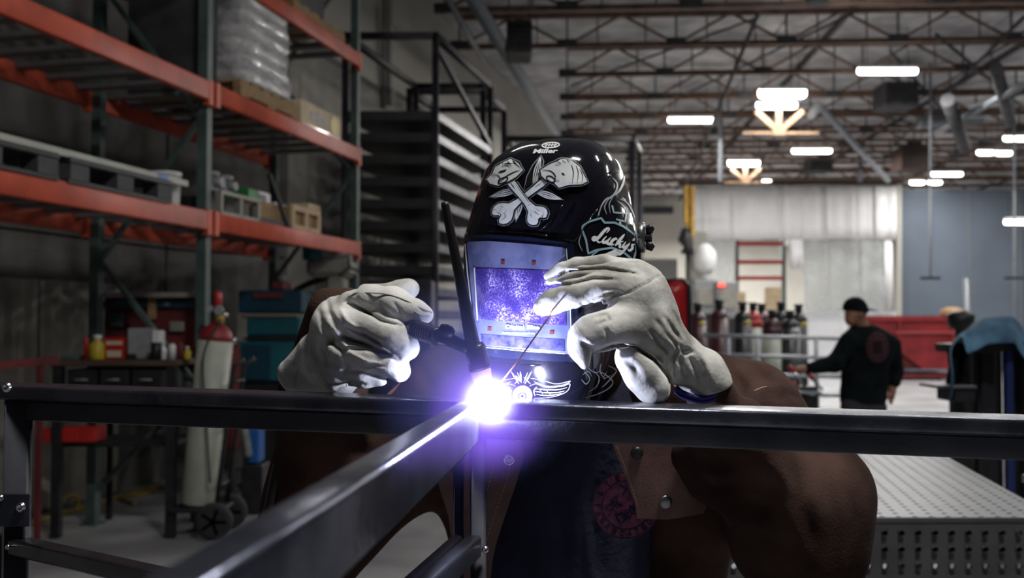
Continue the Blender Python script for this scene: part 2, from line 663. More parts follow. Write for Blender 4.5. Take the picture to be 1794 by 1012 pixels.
        for a in range(3):
            o = [b for b in range(3) if b != a]
            for u in (0, 1):
                for v in (0, 1):
                    off = [0, 0, 0]
                    off[o[0]], off[o[1]] = u, v
                    off2 = list(off)
                    off2[a] = 1
                    d0 = D[I + off[0], J + off[1], K + off[2]]
                    d1 = D[I + off2[0], J + off2[1], K + off2[2]]
                    m = (d0 < 0) != (d1 < 0)
                    t = np.where(m, d0 / np.where(m, d0 - d1, 1), 0)
                    q = np.zeros((len(I), 3))
                    for c in range(3):
                        q[:, c] = off[c]
                    q[:, a] = t
                    P[m] += q[m]
                    C[m] += 1
        P = P / C[:, None] + np.stack([I, J, K], 1)
        P = P * self.h + self.lo
        faces = []
        for a in range(3):
            b, c = (a + 1) % 3, (a + 2) % 3
            s0, s1 = [slice(None)] * 3, [slice(None)] * 3
            s0[a], s1[a] = slice(0, -1), slice(1, None)
            e = ins[tuple(s0)] != ins[tuple(s1)]
            E = np.stack(np.nonzero(e), 1)
            E = E[(E[:, b] > 0) & (E[:, c] > 0) & (E[:, b] < D.shape[b] - 1) & (E[:, c] < D.shape[c] - 1)]
            q = []
            for u, v in ((0, 0), (1, 0), (1, 1), (0, 1)):
                g = E.copy()
                g[:, b] -= u
                g[:, c] -= v
                q.append(idx[g[:, 0], g[:, 1], g[:, 2]])
            q = np.stack(q, 1)
            flip = ins[E[:, 0], E[:, 1], E[:, 2]]
            q[~flip] = q[~flip][:, ::-1]
            faces.append(q)
        return P, np.concatenate(faces)

    def build(self, name, mt, parent=None, label=None):
        P, Q = self.mesh()
        org = wloc(parent) if parent is not None else Vector(
            ((P[:, 0].min() + P[:, 0].max()) / 2, (P[:, 1].min() + P[:, 1].max()) / 2, P[:, 2].min()))
        me = bpy.data.meshes.new(name)
        me.from_pydata((P - np.array(org)).tolist(), [], Q.tolist())
        me.polygons.foreach_set('use_smooth', [True] * len(me.polygons))
        me.materials.append(mt)
        me.update()
        o = bpy.data.objects.new(name, me)
        COL.objects.link(o)
        if parent is not None:
            o.parent = parent
        else:
            o.location = org
        if label:
            o['label'] = label
        o_bvh = BVHTree.FromPolygons([Vector(p) for p in P], Q.tolist())
        return o, o_bvh


# ------------------------------------------------------------------ flat pieces laid on a curved surface
def ray(px, py):
    o = Vector((0, 0, CZ))
    return o, (W(px, py, 1.0) - o).normalized()


def on_surface(bvh, px, py, off):
    o, d = ray(px, py)
    hit, n, i, dist = bvh.ray_cast(o, d, 30)
    if hit is None:
        hit, n, i, dist = bvh.find_nearest(W(px, py, 1.45))
    if n.dot(d) > 0:
        n = -n
    return hit + n * off


def lay(mb, bvh, poly, off=0.0008, step=6.0, thick=0.0):
    """polygon in picture positions -> fine triangles lying on the surface"""
    n = len(poly)
    V, E = [], []
    for i in range(n):
        a, b = Vector(poly[i][:2]), Vector(poly[(i + 1) % n][:2])
        k = max(1, int((b - a).length / step))
        for j in range(k):
            V.append(a + (b - a) * (j / k))
    m = len(V)
    E = [(i, (i + 1) % m) for i in range(m)]
    xs, ys = [p.x for p in V], [p.y for p in V]
    x = min(xs) + step / 2
    while x < max(xs):
        y = min(ys) + step / 2
        while y < max(ys):
            V.append(Vector((x, y)))
            y += step
        x += step
    vo, _, fo, *_r = geometry.delaunay_2d_cdt(V, E, [], 1, 1e-4)
    P = [on_surface(bvh, p.x, p.y, off) for p in vo]
    fs = [tuple(f) for f in fo]
    if thick:
        Q = [on_surface(bvh, p.x, p.y, off + thick) for p in vo]
        cnt = {}
        for f in fs:
            for i in range(3):
                a, b = f[i], f[(i + 1) % 3]
                key = (min(a, b), max(a, b))
                cnt[key] = cnt.get(key, 0) + 1
        nP = len(P)
        side = [(a, b, b + nP, a + nP) for (a, b), c in cnt.items() if c == 1]
        mb.add(P + Q, fs + [tuple(i + nP for i in f) for f in fs] + side, smooth=False)
    else:
        mb.add(P, fs)
    return mb


def ribbon(mb, bvh, pts, w, off=0.001, step=5.0, taper=False):
    """stroke of width w (picture units) following pts, on the surface"""
    P = []
    if taper and len(pts) > 2:
        pts = [(p.x, p.y) for p in curve_pts([(x, y, 0) for x, y in pts], 8 * len(pts))]
    for i in range(len(pts) - 1):
        a, b = Vector(pts[i]), Vector(pts[i + 1])
        k = max(1, int((b - a).length / step))
        P += [a + (b - a) * (j / k) for j in range(k)]
    P.append(Vector(pts[-1]))
    n = len(P)
    L, R = [], []
    for i, p in enumerate(P):
        d = P[min(i + 1, n - 1)] - P[max(i - 1, 0)]
        d = Vector((-d.y, d.x)).normalized()
        ww = w / 2
        if taper:
            ww *= max(0.15, math.sin(math.pi * (0.06 + 0.88 * i / (n - 1))))
        L.append(on_surface(bvh, p.x + d.x * ww, p.y + d.y * ww, off))
        R.append(on_surface(bvh, p.x - d.x * ww, p.y - d.y * ww, off))
    mb.add(L + R, [(i, i + 1, n + i + 1, n + i) for i in range(n - 1)])
    return mb


def curve_pts(ctrl, n=24):
    """Catmull-Rom through the control points"""
    c = [Vector(p) for p in ctrl]
    c = [c[0]] + c + [c[-1]]
    out = []
    for i in range(1, len(c) - 2):
        k = max(2, n // (len(c) - 3))
        for j in range(k):
            t = j / k
            a, b, d, e = c[i - 1], c[i], c[i + 1], c[i + 2]
            out.append(0.5 * ((2 * b) + (d - a) * t + (2 * a - 5 * b + 4 * d - e) * t * t + (3 * b - a - 3 * d + e) * t ** 3))
    out.append(c[-2])
    return out


def glyphs(txt, shear=0.0, bold=0.0):
    cu = bpy.data.curves.new('lettering', 'FONT')
    cu.body = txt
    cu.size = 1.0
    cu.shear = shear
    cu.offset = bold
    cu.resolution_u = 3
    o = bpy.data.objects.new('lettering', cu)
    COL.objects.link(o)
    dg = bpy.context.evaluated_depsgraph_get()
    me = o.evaluated_get(dg).to_mesh()
    vs = [v.co.copy() for v in me.vertices]
    fs = [tuple(p.vertices) for p in me.polygons]
    o.evaluated_get(dg).to_mesh_clear()
    bpy.data.objects.remove(o)
    bpy.data.curves.remove(cu)
    return vs, fs


def text_on(mb, bvh, txt, px, py, width, height, rot=0.0, shear=0.0, bold=0.01, off=0.0012):
    vs, fs = glyphs(txt, shear, bold)
    x0, x1 = min(v.x for v in vs), max(v.x for v in vs)
    y0, y1 = min(v.y for v in vs), max(v.y for v in vs)
    co, si = math.cos(rot), math.sin(rot)
    P = []
    for v in vs:
        a = ((v.x - x0) / (x1 - x0) - 0.5) * width
        b = -((v.y - y0) / (y1 - y0) - 0.5) * height
        P.append(on_surface(bvh, px + a * co - b * si, py + a * si + b * co, off))
    return mb.add(P, fs)
# ------------------------------------------------------------------ lamps (high-bay luminaires of the hall, and unseen ones added for light)
def high_bay(x, Y, z, w, label, power=None, group=None, name='high_bay_lamp', d=0.16, rad=0.06):
    root = empty(name, (x, Y, z), label, 'lamp', group)
    b = MB()
    b.box((x, Y, z + 0.055), (w, d, 0.07), ch=0.02)
    b.build('lamp_housing', M['lampbody'], root)
    c = MB()
    r = 0.07
    n = 10
    pts = [(x - w / 2 + r * (1 - math.cos(math.pi / 2 * i / 4)), Y, z - 0.01) for i in range(5)]
    rr = [rad * .6 + (rad - rad * .6) * math.sin(math.pi / 2 * i / 4) for i in range(5)]
    pts += [(x + w / 2 - (p[0] - (x - w / 2)), Y, z - 0.01) for p in pts[::-1]]
    c.tube(pts, rr + rr[::-1], seg=n)
    c.build('diffuser', M['lamp'], root)
    for s in (-1, 1):
        h = MB()
        h.tube([(x + s * w * 0.35, Y, z + 0.08), (x + s * w * 0.35, Y, 6.44 if z > 4 else 6.44)], 0.006, seg=5)
        h.build('hanger', M['truss_dark'], root)
    if power is None:
        power = LAMP_W
    if power > 0:
        ld = bpy.data.lights.new('lamp_light', 'AREA')
        ld.shape = 'RECTANGLE'
        ld.size, ld.size_y = w, d
        ld.energy = power
        ld.color = (1.0, 0.97, 0.93)
        lo = bpy.data.objects.new('lamp_light', ld)
        COL.objects.link(lo)
        lo.parent = root
        lo.location = (0, 0, -0.08)
    return root


def bay_px(px, py, wpx, z=5.68, **k):
    h = z - CZ
    Y = F * h / (565 - py)
    return high_bay(XY(px, Y), Y, z, wpx * Y / F, **k)


bay_px(1560, 120, 104, label='largest glowing linear lamp, alone under the dark unit heater', power=LAMP_W * 2.4)
bay_px(1213, 207, 80, label='glowing linear lamp directly right of the helmet top', power=LAMP_W * 2.6)
bay_px(1425, 262, 68, label='glowing linear lamp above the middle of the white curtain', power=LAMP_W * 2.2)
bay_px(1374, 159, 82, z=5.78, d=0.25, rad=0.10, label='brightest wide lamp, upper of the stacked pair over the timber struts', power=LAMP_W * 0.9)
bay_px(1364, 181, 70, z=5.25, d=0.25, rad=0.065, label='wide lamp just below the brightest one, over the timber struts', power=LAMP_W * 0.5)
bay_px(1305, 283, 54, z=5.7, d=0.3, rad=0.09, label='far wide lamp over the smaller timber struts', power=LAMP_W * 0.6)
bay_px(1345, 316, 14, label='tiny round far lamp just above the white curtain top', power=0)
bay_px(1786, 240, 44, label='linear lamp cut by the right picture edge, high over the blue wall', power=LAMP_W)
bay_px(1731, 265, 28, label='left of two short lamps side by side at the upper right', power=0)
bay_px(1763, 266, 26, label='right of two short lamps side by side at the upper right', power=0)
bay_px(1662, 303, 54, label='dim far lamp right above the top edge of the blue wall', power=LAMP_W)
bay_px(1610, 318, 24, label='small far lamp left of the hanging pole at the blue wall top', power=0)
bay_px(1641, 318, 22, label='small far lamp right of the hanging pole at the blue wall top', power=0)
high_bay(XY(1785, 24), 24, ZY(388, 24), 0.62, 'short white lamp hung low in front of the blue wall', power=30)
# copies of the hall lamps added out of view as key and fill light
for _x, _y, _p in ((4.6, 12.5, 0.9), (7.5, 8.0, 0.9), (4.4, 4.2, 0.6), (10.5, 13.0, 1.0), (13.5, 20.0, 2.0),
                   (-1.0, 5.6, 0.05), (14.0, 25.0, 2.2), (1.3, 0.6, 2.3)):
    high_bay(_x, _y, 5.95, 1.05, 'added linear lamp overhead, out of view, for light', power=LAMP_W * _p,
             group='added lamps out of view')

# lamps added inside the booth to brighten curtain and far wall, hidden by white panels
for _x, _y in ((6.9, 35.5), (8.6, 34.5), (11.0, 34.5)):
    high_bay(_x, _y, 4.9, 1.05, 'added linear lamp hidden in the booth behind the white curtain', power=LAMP_W * 5,
             group='added lamps hidden in the curtain booth')

# the welding arc: the light itself, its glowing plasma and an added glow halo
ARC = W(858, 694, 1.35)
ld = bpy.data.lights.new('arc_light', 'POINT')
ld.energy = ARC_W
ld.color = (0.72, 0.76, 1.0)
ld.shadow_soft_size = 0.005
arc_l = bpy.data.objects.new('arc_light', ld)
COL.objects.link(arc_l)

# ------------------------------------------------------------------ setting
def struct(o):
    o['kind'] = 'structure'
    return o


b = MB()
b.box((10, 20, -0.05), (60, 60, 0.1))
floor = struct(b.build('floor', M['concrete']))

SL = 0.2368                     # building axis of the left side: dx/dy
WDIR = Vector((SL, 1, 0)).normalized()
WN = Vector((-WDIR.y, WDIR.x, 0))


def WALLX(Y, off=0.0):
    return -4.92 - (0.5 if Y < 10.64 else 0.0) + SL * Y - off


wl = empty('wall_left', (WALLX(1), 1, 0), kind='structure')
y = -3.0
i = 0
while y < 10.4:
    y2 = min(y + 3.05, 10.65)
    for z0, z1 in ((0, 2.13), (2.15, 4.28), (4.30, 6.42)):
        c = MB()
        p0, p1 = Vector((WALLX(y + 0.01), y + 0.01, 0)), Vector((WALLX(y2 - 0.01), y2 - 0.01, 0))
        q0, q1 = p0 + WN * 0.15, p1 + WN * 0.15
        c.add([p0 + Vector((0, 0, z)) for z in (z0, z1)] + [p1 + Vector((0, 0, z)) for z in (z1, z0)] +
              [q0 + Vector((0, 0, z)) for z in (z0, z1)] + [q1 + Vector((0, 0, z)) for z in (z1, z0)],
              [(0, 1, 2, 3), (7, 6, 5, 4), (0, 4, 5, 1), (2, 6, 7, 3), (1, 5, 6, 2), (0, 3, 7, 4)])
        c.build('concrete_panel', M['wall_dark'], wl)
    y += 3.07
c = MB()
c.beam((WALLX(-3, 0.12) - .03, -3, 3.2), (WALLX(10.6, 0.12) - .03, 10.6, 3.2), 0.1, 6.4)
c.build('joint_backing', M['wall_dark'], wl)
c = MB()
c.beam((WALLX(10.65, .075), 10.65, 3.21), (WALLX(41, .075), 41, 3.21), 0.15, 6.42)
o = struct(c.build('wall_left', M['wall_beige']))
c = MB()
c.beam((WALLX(40), 40, 3.21), (36, 40, 3.21), 0.2, 6.42)
o = struct(c.build('wall_back', M['wall_beige']))
c = MB()
c.beam((XY(1577, 30), 30, 2.73), (36, 30, 2.73), 0.15, 5.46)
o = struct(c.build('wall_right', M['wall_blue']))
c = MB()
for px in (1577, 1700, 1790):
    c.beam((XY(px, 29.9), 29.9, 0), (XY(px, 29.9), 29.9, 5.46), 0.03, 0.03, up=(0, 1, 0))
struct(c.build('trim_1', M['grey']))
# long thin bracing rods under the roof, one object each
for _k, (_a, _b, _r) in enumerate((((1330, 20, 13.5), (1200, 330, 30), .035), ((1000, 150, 19), (1330, 30, 14.5), .02), ((1180, 175, 20), (1500, 20, 14.6), .02), ((1794, 30, 14), (1560, 260, 25), .03), ((1640, 60, 15), (1794, 190, 20), .03), ((1480, 190, 21), (1794, 260, 24), .025), ((1560, 90, 17), (1700, 250, 23), .03))):
    _q = MB()
    _q.tube([W(*_a), W(*_b)], _r, seg=6)
    tag(_q.build('roof_rod', M['truss_dark']), ['long dark rod running back from above the brightest lamp to the curtain', 'thin dark rod slanting left of the brightest lamp', 'thin dark rod crossing between the two left lamps and the top edge', 'dark rod slanting down-left from the upper right corner', 'dark rod slanting down-right near the upper right corner', 'thin dark rod above the right lamps, nearly level', 'dark rod passing right of the largest glowing lamp'][_k], 'rod')
# darker plinth band of the grey wall at the lower left, and a metal panelled strip
ceil = empty('ceiling', (0, 20, 6.4), kind='structure')
RD = Vector((math.sin(math.radians(3.2)), math.cos(math.radians(3.2)), 0))
RS = Vector((RD.y, -RD.x, 0))
k = 0
for j in range(0, 12):
    for i in range(-3, 9):
        p = RS * (i * 3.6 + 1.8) + RD * (j * 3.74 - 1 + 1.87)
        if p.x < WALLX(p.y) - 3.5:
            continue
        c = MB()
        c.box((p.x, p.y, 6.47), (3.57, 3.71, 0.05), rz=math.atan2(RS.y, RS.x))
        c.build('roof_panel', M['deck'], ceil)
c = MB()
c.box((10, 20, 6.56), (60, 60, 0.06))
c.build('roof_backing', M['wall_dark'], ceil)
for i in range(-3, 10):
    c = MB()
    p0, p1 = RS * (i * 3.6 + 0.9) + RD * (-1), RS * (i * 3.6 + 0.9) + RD * 43
    if p1.x < WALLX(p1.y):
        continue
    c.beam((p0.x, p0.y, 6.40), (p1.x, p1.y, 6.40), 0.07, 0.08)
    c.build('purlin', M['truss_dark'], ceil)

# roof trusses, one thing each, members as parts
ZB, ZT = 5.85, 6.33
_mem = {}


def member(nm, L, w, h, m):
    key = (nm, round(L, 3), w, h)
    if key not in _mem:
        bb = MB()
        bb.beam((0, 0, -L / 2), (0, 0, L / 2), w, h, up=(0, 1, 0))
        me_o = bb.build('tmp', m)
        me_o.data.transform(Matrix.Translation(Vector((0, 0, -L / 2))))
        _mem[key] = me_o.data
        bpy.data.objects.remove(me_o)
    o = bpy.data.objects.new(nm, _mem[key])
    COL.objects.link(o)
    return o


for t in range(13):
    dist = 11.95 + 1.88 * t
    c0 = RD * dist
    ordn = ('', 'second', 'third', 'fourth', 'fifth', 'sixth', 'seventh', 'eighth', 'ninth')
    lbl = ('roof truss nearest the camera, across the top of the picture' if t == 0 else
           '%s rust-red roof truss back from the top edge of the picture' % ordn[t] if t < 9 else
           'far rust-red roof truss close above the curtain top')
    rt = empty('roof_truss', (c0.x, c0.y, ZB), lbl, 'roof truss', 'roof trusses of the hall')
    P = 1.72
    n0 = -6
    n1 = int(20 / P) + 2
    while (c0 + RS * (n0 * P)).x < WALLX((c0 + RS * (n0 * P)).y) + 0.1:
        n0 += 1
    a, bb_ = c0 + RS * (n0 * P), c0 + RS * (n1 * P)
    for nm, z, w, m in (('bottom_chord', ZB, 0.075, M['truss']), ('top_chord', ZT, 0.085, M['truss'])):
        q = MB()
        q.beam((a.x, a.y, z), (bb_.x, bb_.y, z), w, w)
        q.build(nm, m, rt)
    hh = ZT - ZB
    Ld = math.hypot(P / 2, hh)
    ang = math.atan2(P / 2, hh)
    rz = math.atan2(RS.y, RS.x)
    for n in range(n0, n1 + 1):
        node = c0 + RS * (n * P)
        if n < n1:
            mid = c0 + RS * (n * P + P / 2)
            for s, pos in ((1, n * P + P / 4), (-1, n * P + 3 * P / 4)):
                o = member('diagonal', Ld, 0.035, 0.045, M['truss'])
                o.parent = rt
                o.location = RS * pos + Vector((0, 0, hh / 2))
                o.rotation_euler = Matrix.Rotation(rz, 3, 'Z').to_euler()
                o.rotation_euler = (Matrix.Rotation(rz, 4, 'Z') @ Matrix.Rotation(s * ang, 4, 'Y')).to_euler()
        if t < 9:
            for off in (0.28, 0.72):
                o = member('upright', hh, 0.022, 0.022, M['truss'])
                o.parent = rt
                o.location = RS * (n * P + off * P) + Vector((0, 0, hh / 2))
                o.rotation_euler = (0, 0, rz)
            o = member('upright', hh, 0.028, 0.028, M['truss_dark'])
            o.parent = rt
            o.location = RS * (n * P) + Vector((0, 0, hh / 2))
            o.rotation_euler = (0, 0, rz)
            o = member('gusset_plate', 0.13, 0.30, 0.10, M['truss_dark'])
            o.parent = rt
            o.location = RS * (n * P) + Vector((0, 0, 0.03))
            o.rotation_euler = (0, 0, rz)

# timber struts under the bright lamps
def timber(px, py, Y, s, label):
    p = W(px, py, Y)
    root = empty('lamp_bracket', p, label, 'bracket')
    m = mat('pale_timber', (0.42, 0.27, 0.165), 0.7, var=0.15, scale=6)
    for dx, dy in ((-40, -36), (0, -40), (42, -36)):
        q = MB()
        e = W(px + dx * s, py + dy * s, Y)
        q.beam(p, e, RP(9 * s, Y), RP(9 * s, Y), up=(0, 1, 0))
        q.build('strut', m, root)
    q = MB()
    q.beam(W(px - 62 * s, py + 2 * s, Y), W(px + 70 * s, py + 2 * s, Y), RP(4.5 * s, Y), RP(4.5 * s, Y))
    q.build('tie_beam', m, root)
    q = MB()
    q.box(p, (RP(22 * s, Y), RP(10 * s, Y), RP(12 * s, Y)))
    q.build('node_block', m, root)


timber(1364, 231, 18.9, 1.0, 'pale timber struts fanning out below the brightest lamp')
timber(1306, 318, 26.3, 0.62, 'smaller pale timber struts below the far wide lamp')


def pole(name, p0, p1, r, m, label, cat, seg=8):
    q = MB()
    q.tube([p0, p1], r, seg=seg)
    return tag(q.build(name, m), label, cat)


pole('roof_pipe', W(818, -20, 12.3), W(990, 262, 22.5), 0.10, M['pipe'], 'large grey pipe running under the roof above the helmet', 'pipe', 12)
pole('roof_pipe', W(780, -10, 12.5), W(850, 110, 15.5), 0.045, M['pipe'], 'thin grey pipe beside the large pipe above the black racks', 'pipe')
pole('roof_brace', W(1436, 186, 20), W(1556, 316, 28), 0.075, M['rail'], 'long light grey brace slanting down to the curtain top', 'brace')
pole('roof_brace', W(1436, 182, 19.9), W(1418, 205, 19.9), 0.09, M['white'], 'short bright brace end beside the bright lamps', 'brace')
pole('roof_brace', W(1640, 232, 20), W(1790, 150, 15), 0.06, M['pipe'], 'slanting grey tube among the ducts at the upper right', 'brace')
pole('roof_brace', W(1700, 188, 17), W(1794, 160, 16), 0.05, M['truss_dark'], 'dark slanting bar at the upper right edge', 'brace')
pole('conduit', W(1262, 172, 22), W(1262, 318, 22), 0.055, M['rail'], 'vertical light grey conduit right of the helmet below the roof', 'conduit')
pole('conduit', W(1507, 266, 29), W(1507, 318, 29), 0.07, M['rail'], 'short grey conduit above the curtain rail', 'conduit')
pole('conduit', W(683, -20, 13.2), W(681, 185, 13.4), 0.045, M['wall_beige'], 'pale conduit on the beige wall behind the black racks', 'conduit')
pole('conduit', W(673, -20, 13.1), W(672, 190, 13.3), 0.03, M['grey'], 'dark conduit beside the pale one on the beige wall', 'conduit')
pole('conduit', W(1119, 325, 33), W(1119, 388, 33), 0.13, M['white'], 'bright white vertical duct right of the helmet', 'duct')
pole('conduit', W(1063, 212, 24), W(1062, 245, 24), 0.12, M['white'], 'short bright vertical duct above the helmet', 'duct')


def boxthing(name, px, py, Y, w, h, d, m, label, cat, rz=0.0, ch=0.01, group=None):
    """box whose front centre is seen at px,py; sizes w,h in picture units, d in metres"""
    q = MB()
    c = W(px, py, Y)
    q.box((c.x, c.y + d / 2, c.z), (RP(w, Y), d, RP(h, Y)), rz=rz, ch=ch)
    return tag(q.build(name, m), label, cat, group)


def unit_heater(px, py, Y, w, h, label, m):
    c = W(px, py, Y)
    root = empty('unit_heater', c, label, 'heater')
    ww, hh = RP(w, Y), RP(h, Y)
    q = MB()
    q.box((c.x, c.y + 0.35, c.z), (ww, 0.7, hh), ch=0.03)
    q.build('casing', m, root)
    for i in range(5):
        q = MB()
        q.box((c.x, c.y - 0.02, c.z - hh * 0.36 + i * hh * 0.18), (ww * 0.86, 0.04, hh * 0.05))
        q.build('louvre', M['truss_dark'], root)
    for s in (-1, 1):
        q = MB()
        q.tube([(c.x + s * ww * .4, c.y + .3, c.z + hh / 2), (c.x + s * ww * .4, c.y + .3, 6.42)], 0.012, seg=5)
        q.build('hanger', M['truss_dark'], root)


unit_heater(1581, 163, 18.5, 60, 44, 'dark unit heater hung below the largest glowing lamp', M['truss_dark'])
unit_heater(1440, 287, 27, 40, 26, 'small dark unit heater hung right of the curtain lamp', M['truss_dark'])
unit_heater(1604, 276, 24, 50, 40, 'dull brown unit heater hung above the curtain end', mat('brown_casing', (0.10, 0.06, 0.05), 0.7))
unit_heater(910, 62, 14.5, 46, 58, 'dark grey unit heater above the large grey pipe', M['truss_dark'])
# ducts clutter upper right
for i, (a, b2, r, l) in enumerate((((1660, 175, 17), (1690, 258, 19), 0.12, 'dark fat duct dropping among the trusses at the upper right'),
                                   ((1745, 118, 15), (1770, 215, 17), 0.10, 'dark duct nearest the upper right corner'),
                                   ((1610, 215, 20.5), (1720, 205, 20.5), 0.14, 'horizontal pale-rimmed duct right of the unit heater'))):
    pole('duct', W(*a), W(*b2), r, M['truss_dark'] if i < 2 else M['pipe'], l, 'duct', 12)

# ------------------------------------------------------------------ white curtain booth
YC = 29.5
cr = empty('strip_curtain', W(1390, 325, YC), 'white vinyl curtain with clear lower windows hung from the roof', 'curtain')
q = MB()
q.beam(W(1188, 322, YC), W(1580, 320, YC), 0.12, 0.10)
q.build('curtain_rail', M['black'], cr)
xs = [1212, 1236, 1286, 1332, 1376, 1408, 1452, 1496, 1537, 1574]
for i in range(len(xs) - 1):
    a, b2 = xs[i], xs[i + 1]
    zt, zb = ZY(326, YC), ZY(418 + (i % 3), YC)
    rows = []
    for z in np.linspace(zt, zb, 5):
        row = []
        for u in np.linspace(0, 1, 13):
            x = XY(a - 3 + (b2 - a + 6) * u, YC)
            yy = YC + 0.012 * (i % 2) + 0.014 * math.sin(u * 6.28 * 2 + i) + 0.05 * (u - 0.5) ** 2 * 4 * (1 if i % 2 else -1)
            row.append(Vector((x, yy, z)))
        rows.append(row)
    q = MB()
    q.grid(rows)
    q.build('white_panel', M['vinyl_w'], cr, thick=0.01, flip=False)
for i, (a, b2, m) in enumerate(((1212, 1290, 'vinyl_c'), (1376, 1384, 'vinyl_w'), (1386, 1408, 'vinyl_w'), (1410, 1452, 'vinyl_c'),
                                (1452, 1508, 'vinyl_c'), (1508, 1552, 'vinyl_c'), (1552, 1566, 'vinyl_w'))):
    zt, zb = ZY(419, YC), ZY(546 if m == 'vinyl_c' else (470 if i == 2 else 545), YC)
    if i == 1:
        zb = ZY(430, YC)
    rows = [[Vector((XY(a + (b2 - a) * u, YC), YC + 0.03 + 0.03 * math.sin(u * 9 + i), z)) for u in np.linspace(0, 1, 9)]
            for z in (zt, zb)]
    q = MB()
    q.grid(rows)
    q.build('clear_panel' if m == 'vinyl_c' else 'white_lower_panel', M[m], cr, thick=0.008, flip=False)
for px in (1575,):
    q = MB()
    q.beam(W(px, 322, YC), W(px, 648, YC), 0.12, 0.12, up=(0, 1, 0))
    q.build('curtain_post', M['wall_beige'], cr)
# white low barrier panels
lw = empty('white_barrier', W(1440, 648, 29.9), 'row of white low barrier panels below the curtain', 'barrier')
for a, b2 in ((1255, 1330), (1331, 1402), (1403, 1474), (1475, 1545), (1546, 1572)):
    q = MB()
    p, r_ = W(a, 600, 29.9), W(b2, 600, 29.9)
    q.box(((p.x + r_.x) / 2, 29.9, ZY(546, 29.9) / 2 + 0.01), (r_.x - p.x - 0.02, 0.06, ZY(546, 29.9) - 0.02), ch=0.01)
    q.build('barrier_panel', M['lowwall'], lw)

# yellow jib post with chain hoist
jp = empty('jib_post', W(1206, 445, 27), 'yellow vertical hoist beam at the left end of the curtain', 'hoist')
q = MB()
for dx in (-6, 0, 6):
    q.beam(W(1207 + dx, 326, 27), W(1207 + dx, 402 + dx * 2, 27), RP(5, 27) if dx else RP(9, 27), 0.05 if dx == 0 else 0.25, up=(0, 1, 0))
q.build('beam', mat('amber_paint', (0.50, 0.30, 0.05), .6, var=.3, scale=6), jp)
q = MB()
q.tube([W(1203, 400, 27), W(1200, 420, 27), W(1206, 432, 27), W(1204, 445, 27)], [0.12, 0.2, 0.13, 0.2], seg=8)
q.build('chain_hoist', M['black'], jp)
q = MB()
q.tube([W(1205, 430, 27), W(1204, 648, 27)], 0.06, seg=8)
q.build('post', M['black'], jp)

# background machines behind the curtain area and at the back wall
boxthing('machine_cabinet', 1150, 470, 34, 74, 34, 1.2, M['grey'], 'grey machine cabinet against the far wall right of the helmet', 'machine')
boxthing('wall_shelf', 1150, 367, 39, 60, 12, 0.4, M['black'], 'dark wall shelf high on the far wall right of the helmet', 'shelf')
for i, (px, py, Y, w, h, m, l) in enumerate((
        (1236, 520, 26, 40, 62, 'grey', 'dark grey machine under the white dome behind the cylinders'),
        (1275, 525, 25, 36, 66, 'grey', 'grey electrical cabinet with a red light behind the cylinders'),
        (1224, 450, 27.5, 30, 90, 'machine', 'tall beige machine column left of the white dome'))):
    root = empty('machine', W(px, py + h / 2, Y), l, 'machine')
    q = MB()
    c = W(px, py, Y)
    q.box((c.x, c.y + .3, c.z), (RP(w, Y), .6, RP(h, Y)), ch=0.04)
    q.build('cabinet', M[m], root)
    q = MB()
    q.box((c.x, c.y - 0.02, c.z), (RP(w * .7, Y), .04, RP(h * .5, Y)), ch=0.01)
    q.build('door', M['machine'], root)
    q = MB()
    zb = c.z - RP(h / 2, Y)
    q.box((c.x, c.y + .3, zb / 2), (RP(w * .8, Y), .5, zb))
    q.build('base', M['black'], root)
q = MB()
c = W(1238, 452, 26)
q.lathe((c.x, c.y + .2, c.z - RP(27, 26)), [(RP(10, 26), 0), (RP(18, 26), RP(10, 26)), (RP(20, 26), RP(26, 26)), (RP(17, 26), RP(42, 26)), (RP(8, 26), RP(52, 26)), (0.01, RP(54, 26))], seg=18)
q.lathe((c.x, c.y + .2, ZY(488.5, 26)), [(RP(5, 26), 0), (RP(6, 26), RP(12, 26))], seg=10)
tag(q.build('fume_hood', M['white']), 'white bell-shaped hood beside the yellow hoist post', 'hood')
q = MB()
q.box(W(1264, 499, 24.941), (RP(12, 24.5), 0.12, RP(7, 24.5)), ch=0.02)
tag(q.build('warning_light', mat('lit_red_light', (1, 0.1, 0.06), 0.4, emit=(1, 0.10, 0.07), estr=1.6, bump=0)),
    'small lit red light on the grey cabinet behind the cylinders', 'light')

# pallet rack far behind the curtain
fr = empty('pallet_rack', W(1332, 560, 33), 'small distant rack with three red beams seen through the clear curtain', 'rack')
for px in (1290, 1372):
    q = MB()
    q.beam(W(px, 400, 33), Vector((W(px, 400, 33).x, 33, 0)), 0.12, 0.12, up=(0, 1, 0))
    q.build('upright_post', M['green'], fr)
for py in (427, 459, 487):
    q = MB()
    q.beam(W(1292, py, 32.9), W(1371, py, 32.9), 0.08, 0.13)
    q.build('shelf_beam', M['red'], fr)
boxthing('cardboard_sheet', 1356, 574, 31.5, 27, 142, 0.2, M['plywood'], 'brown board leaning below the distant red rack', 'board')
boxthing('cardboard_sheet', 1300, 578, 31.5, 14, 134, 0.2, M['plywood'], 'narrow pale board left of the brown board', 'board')

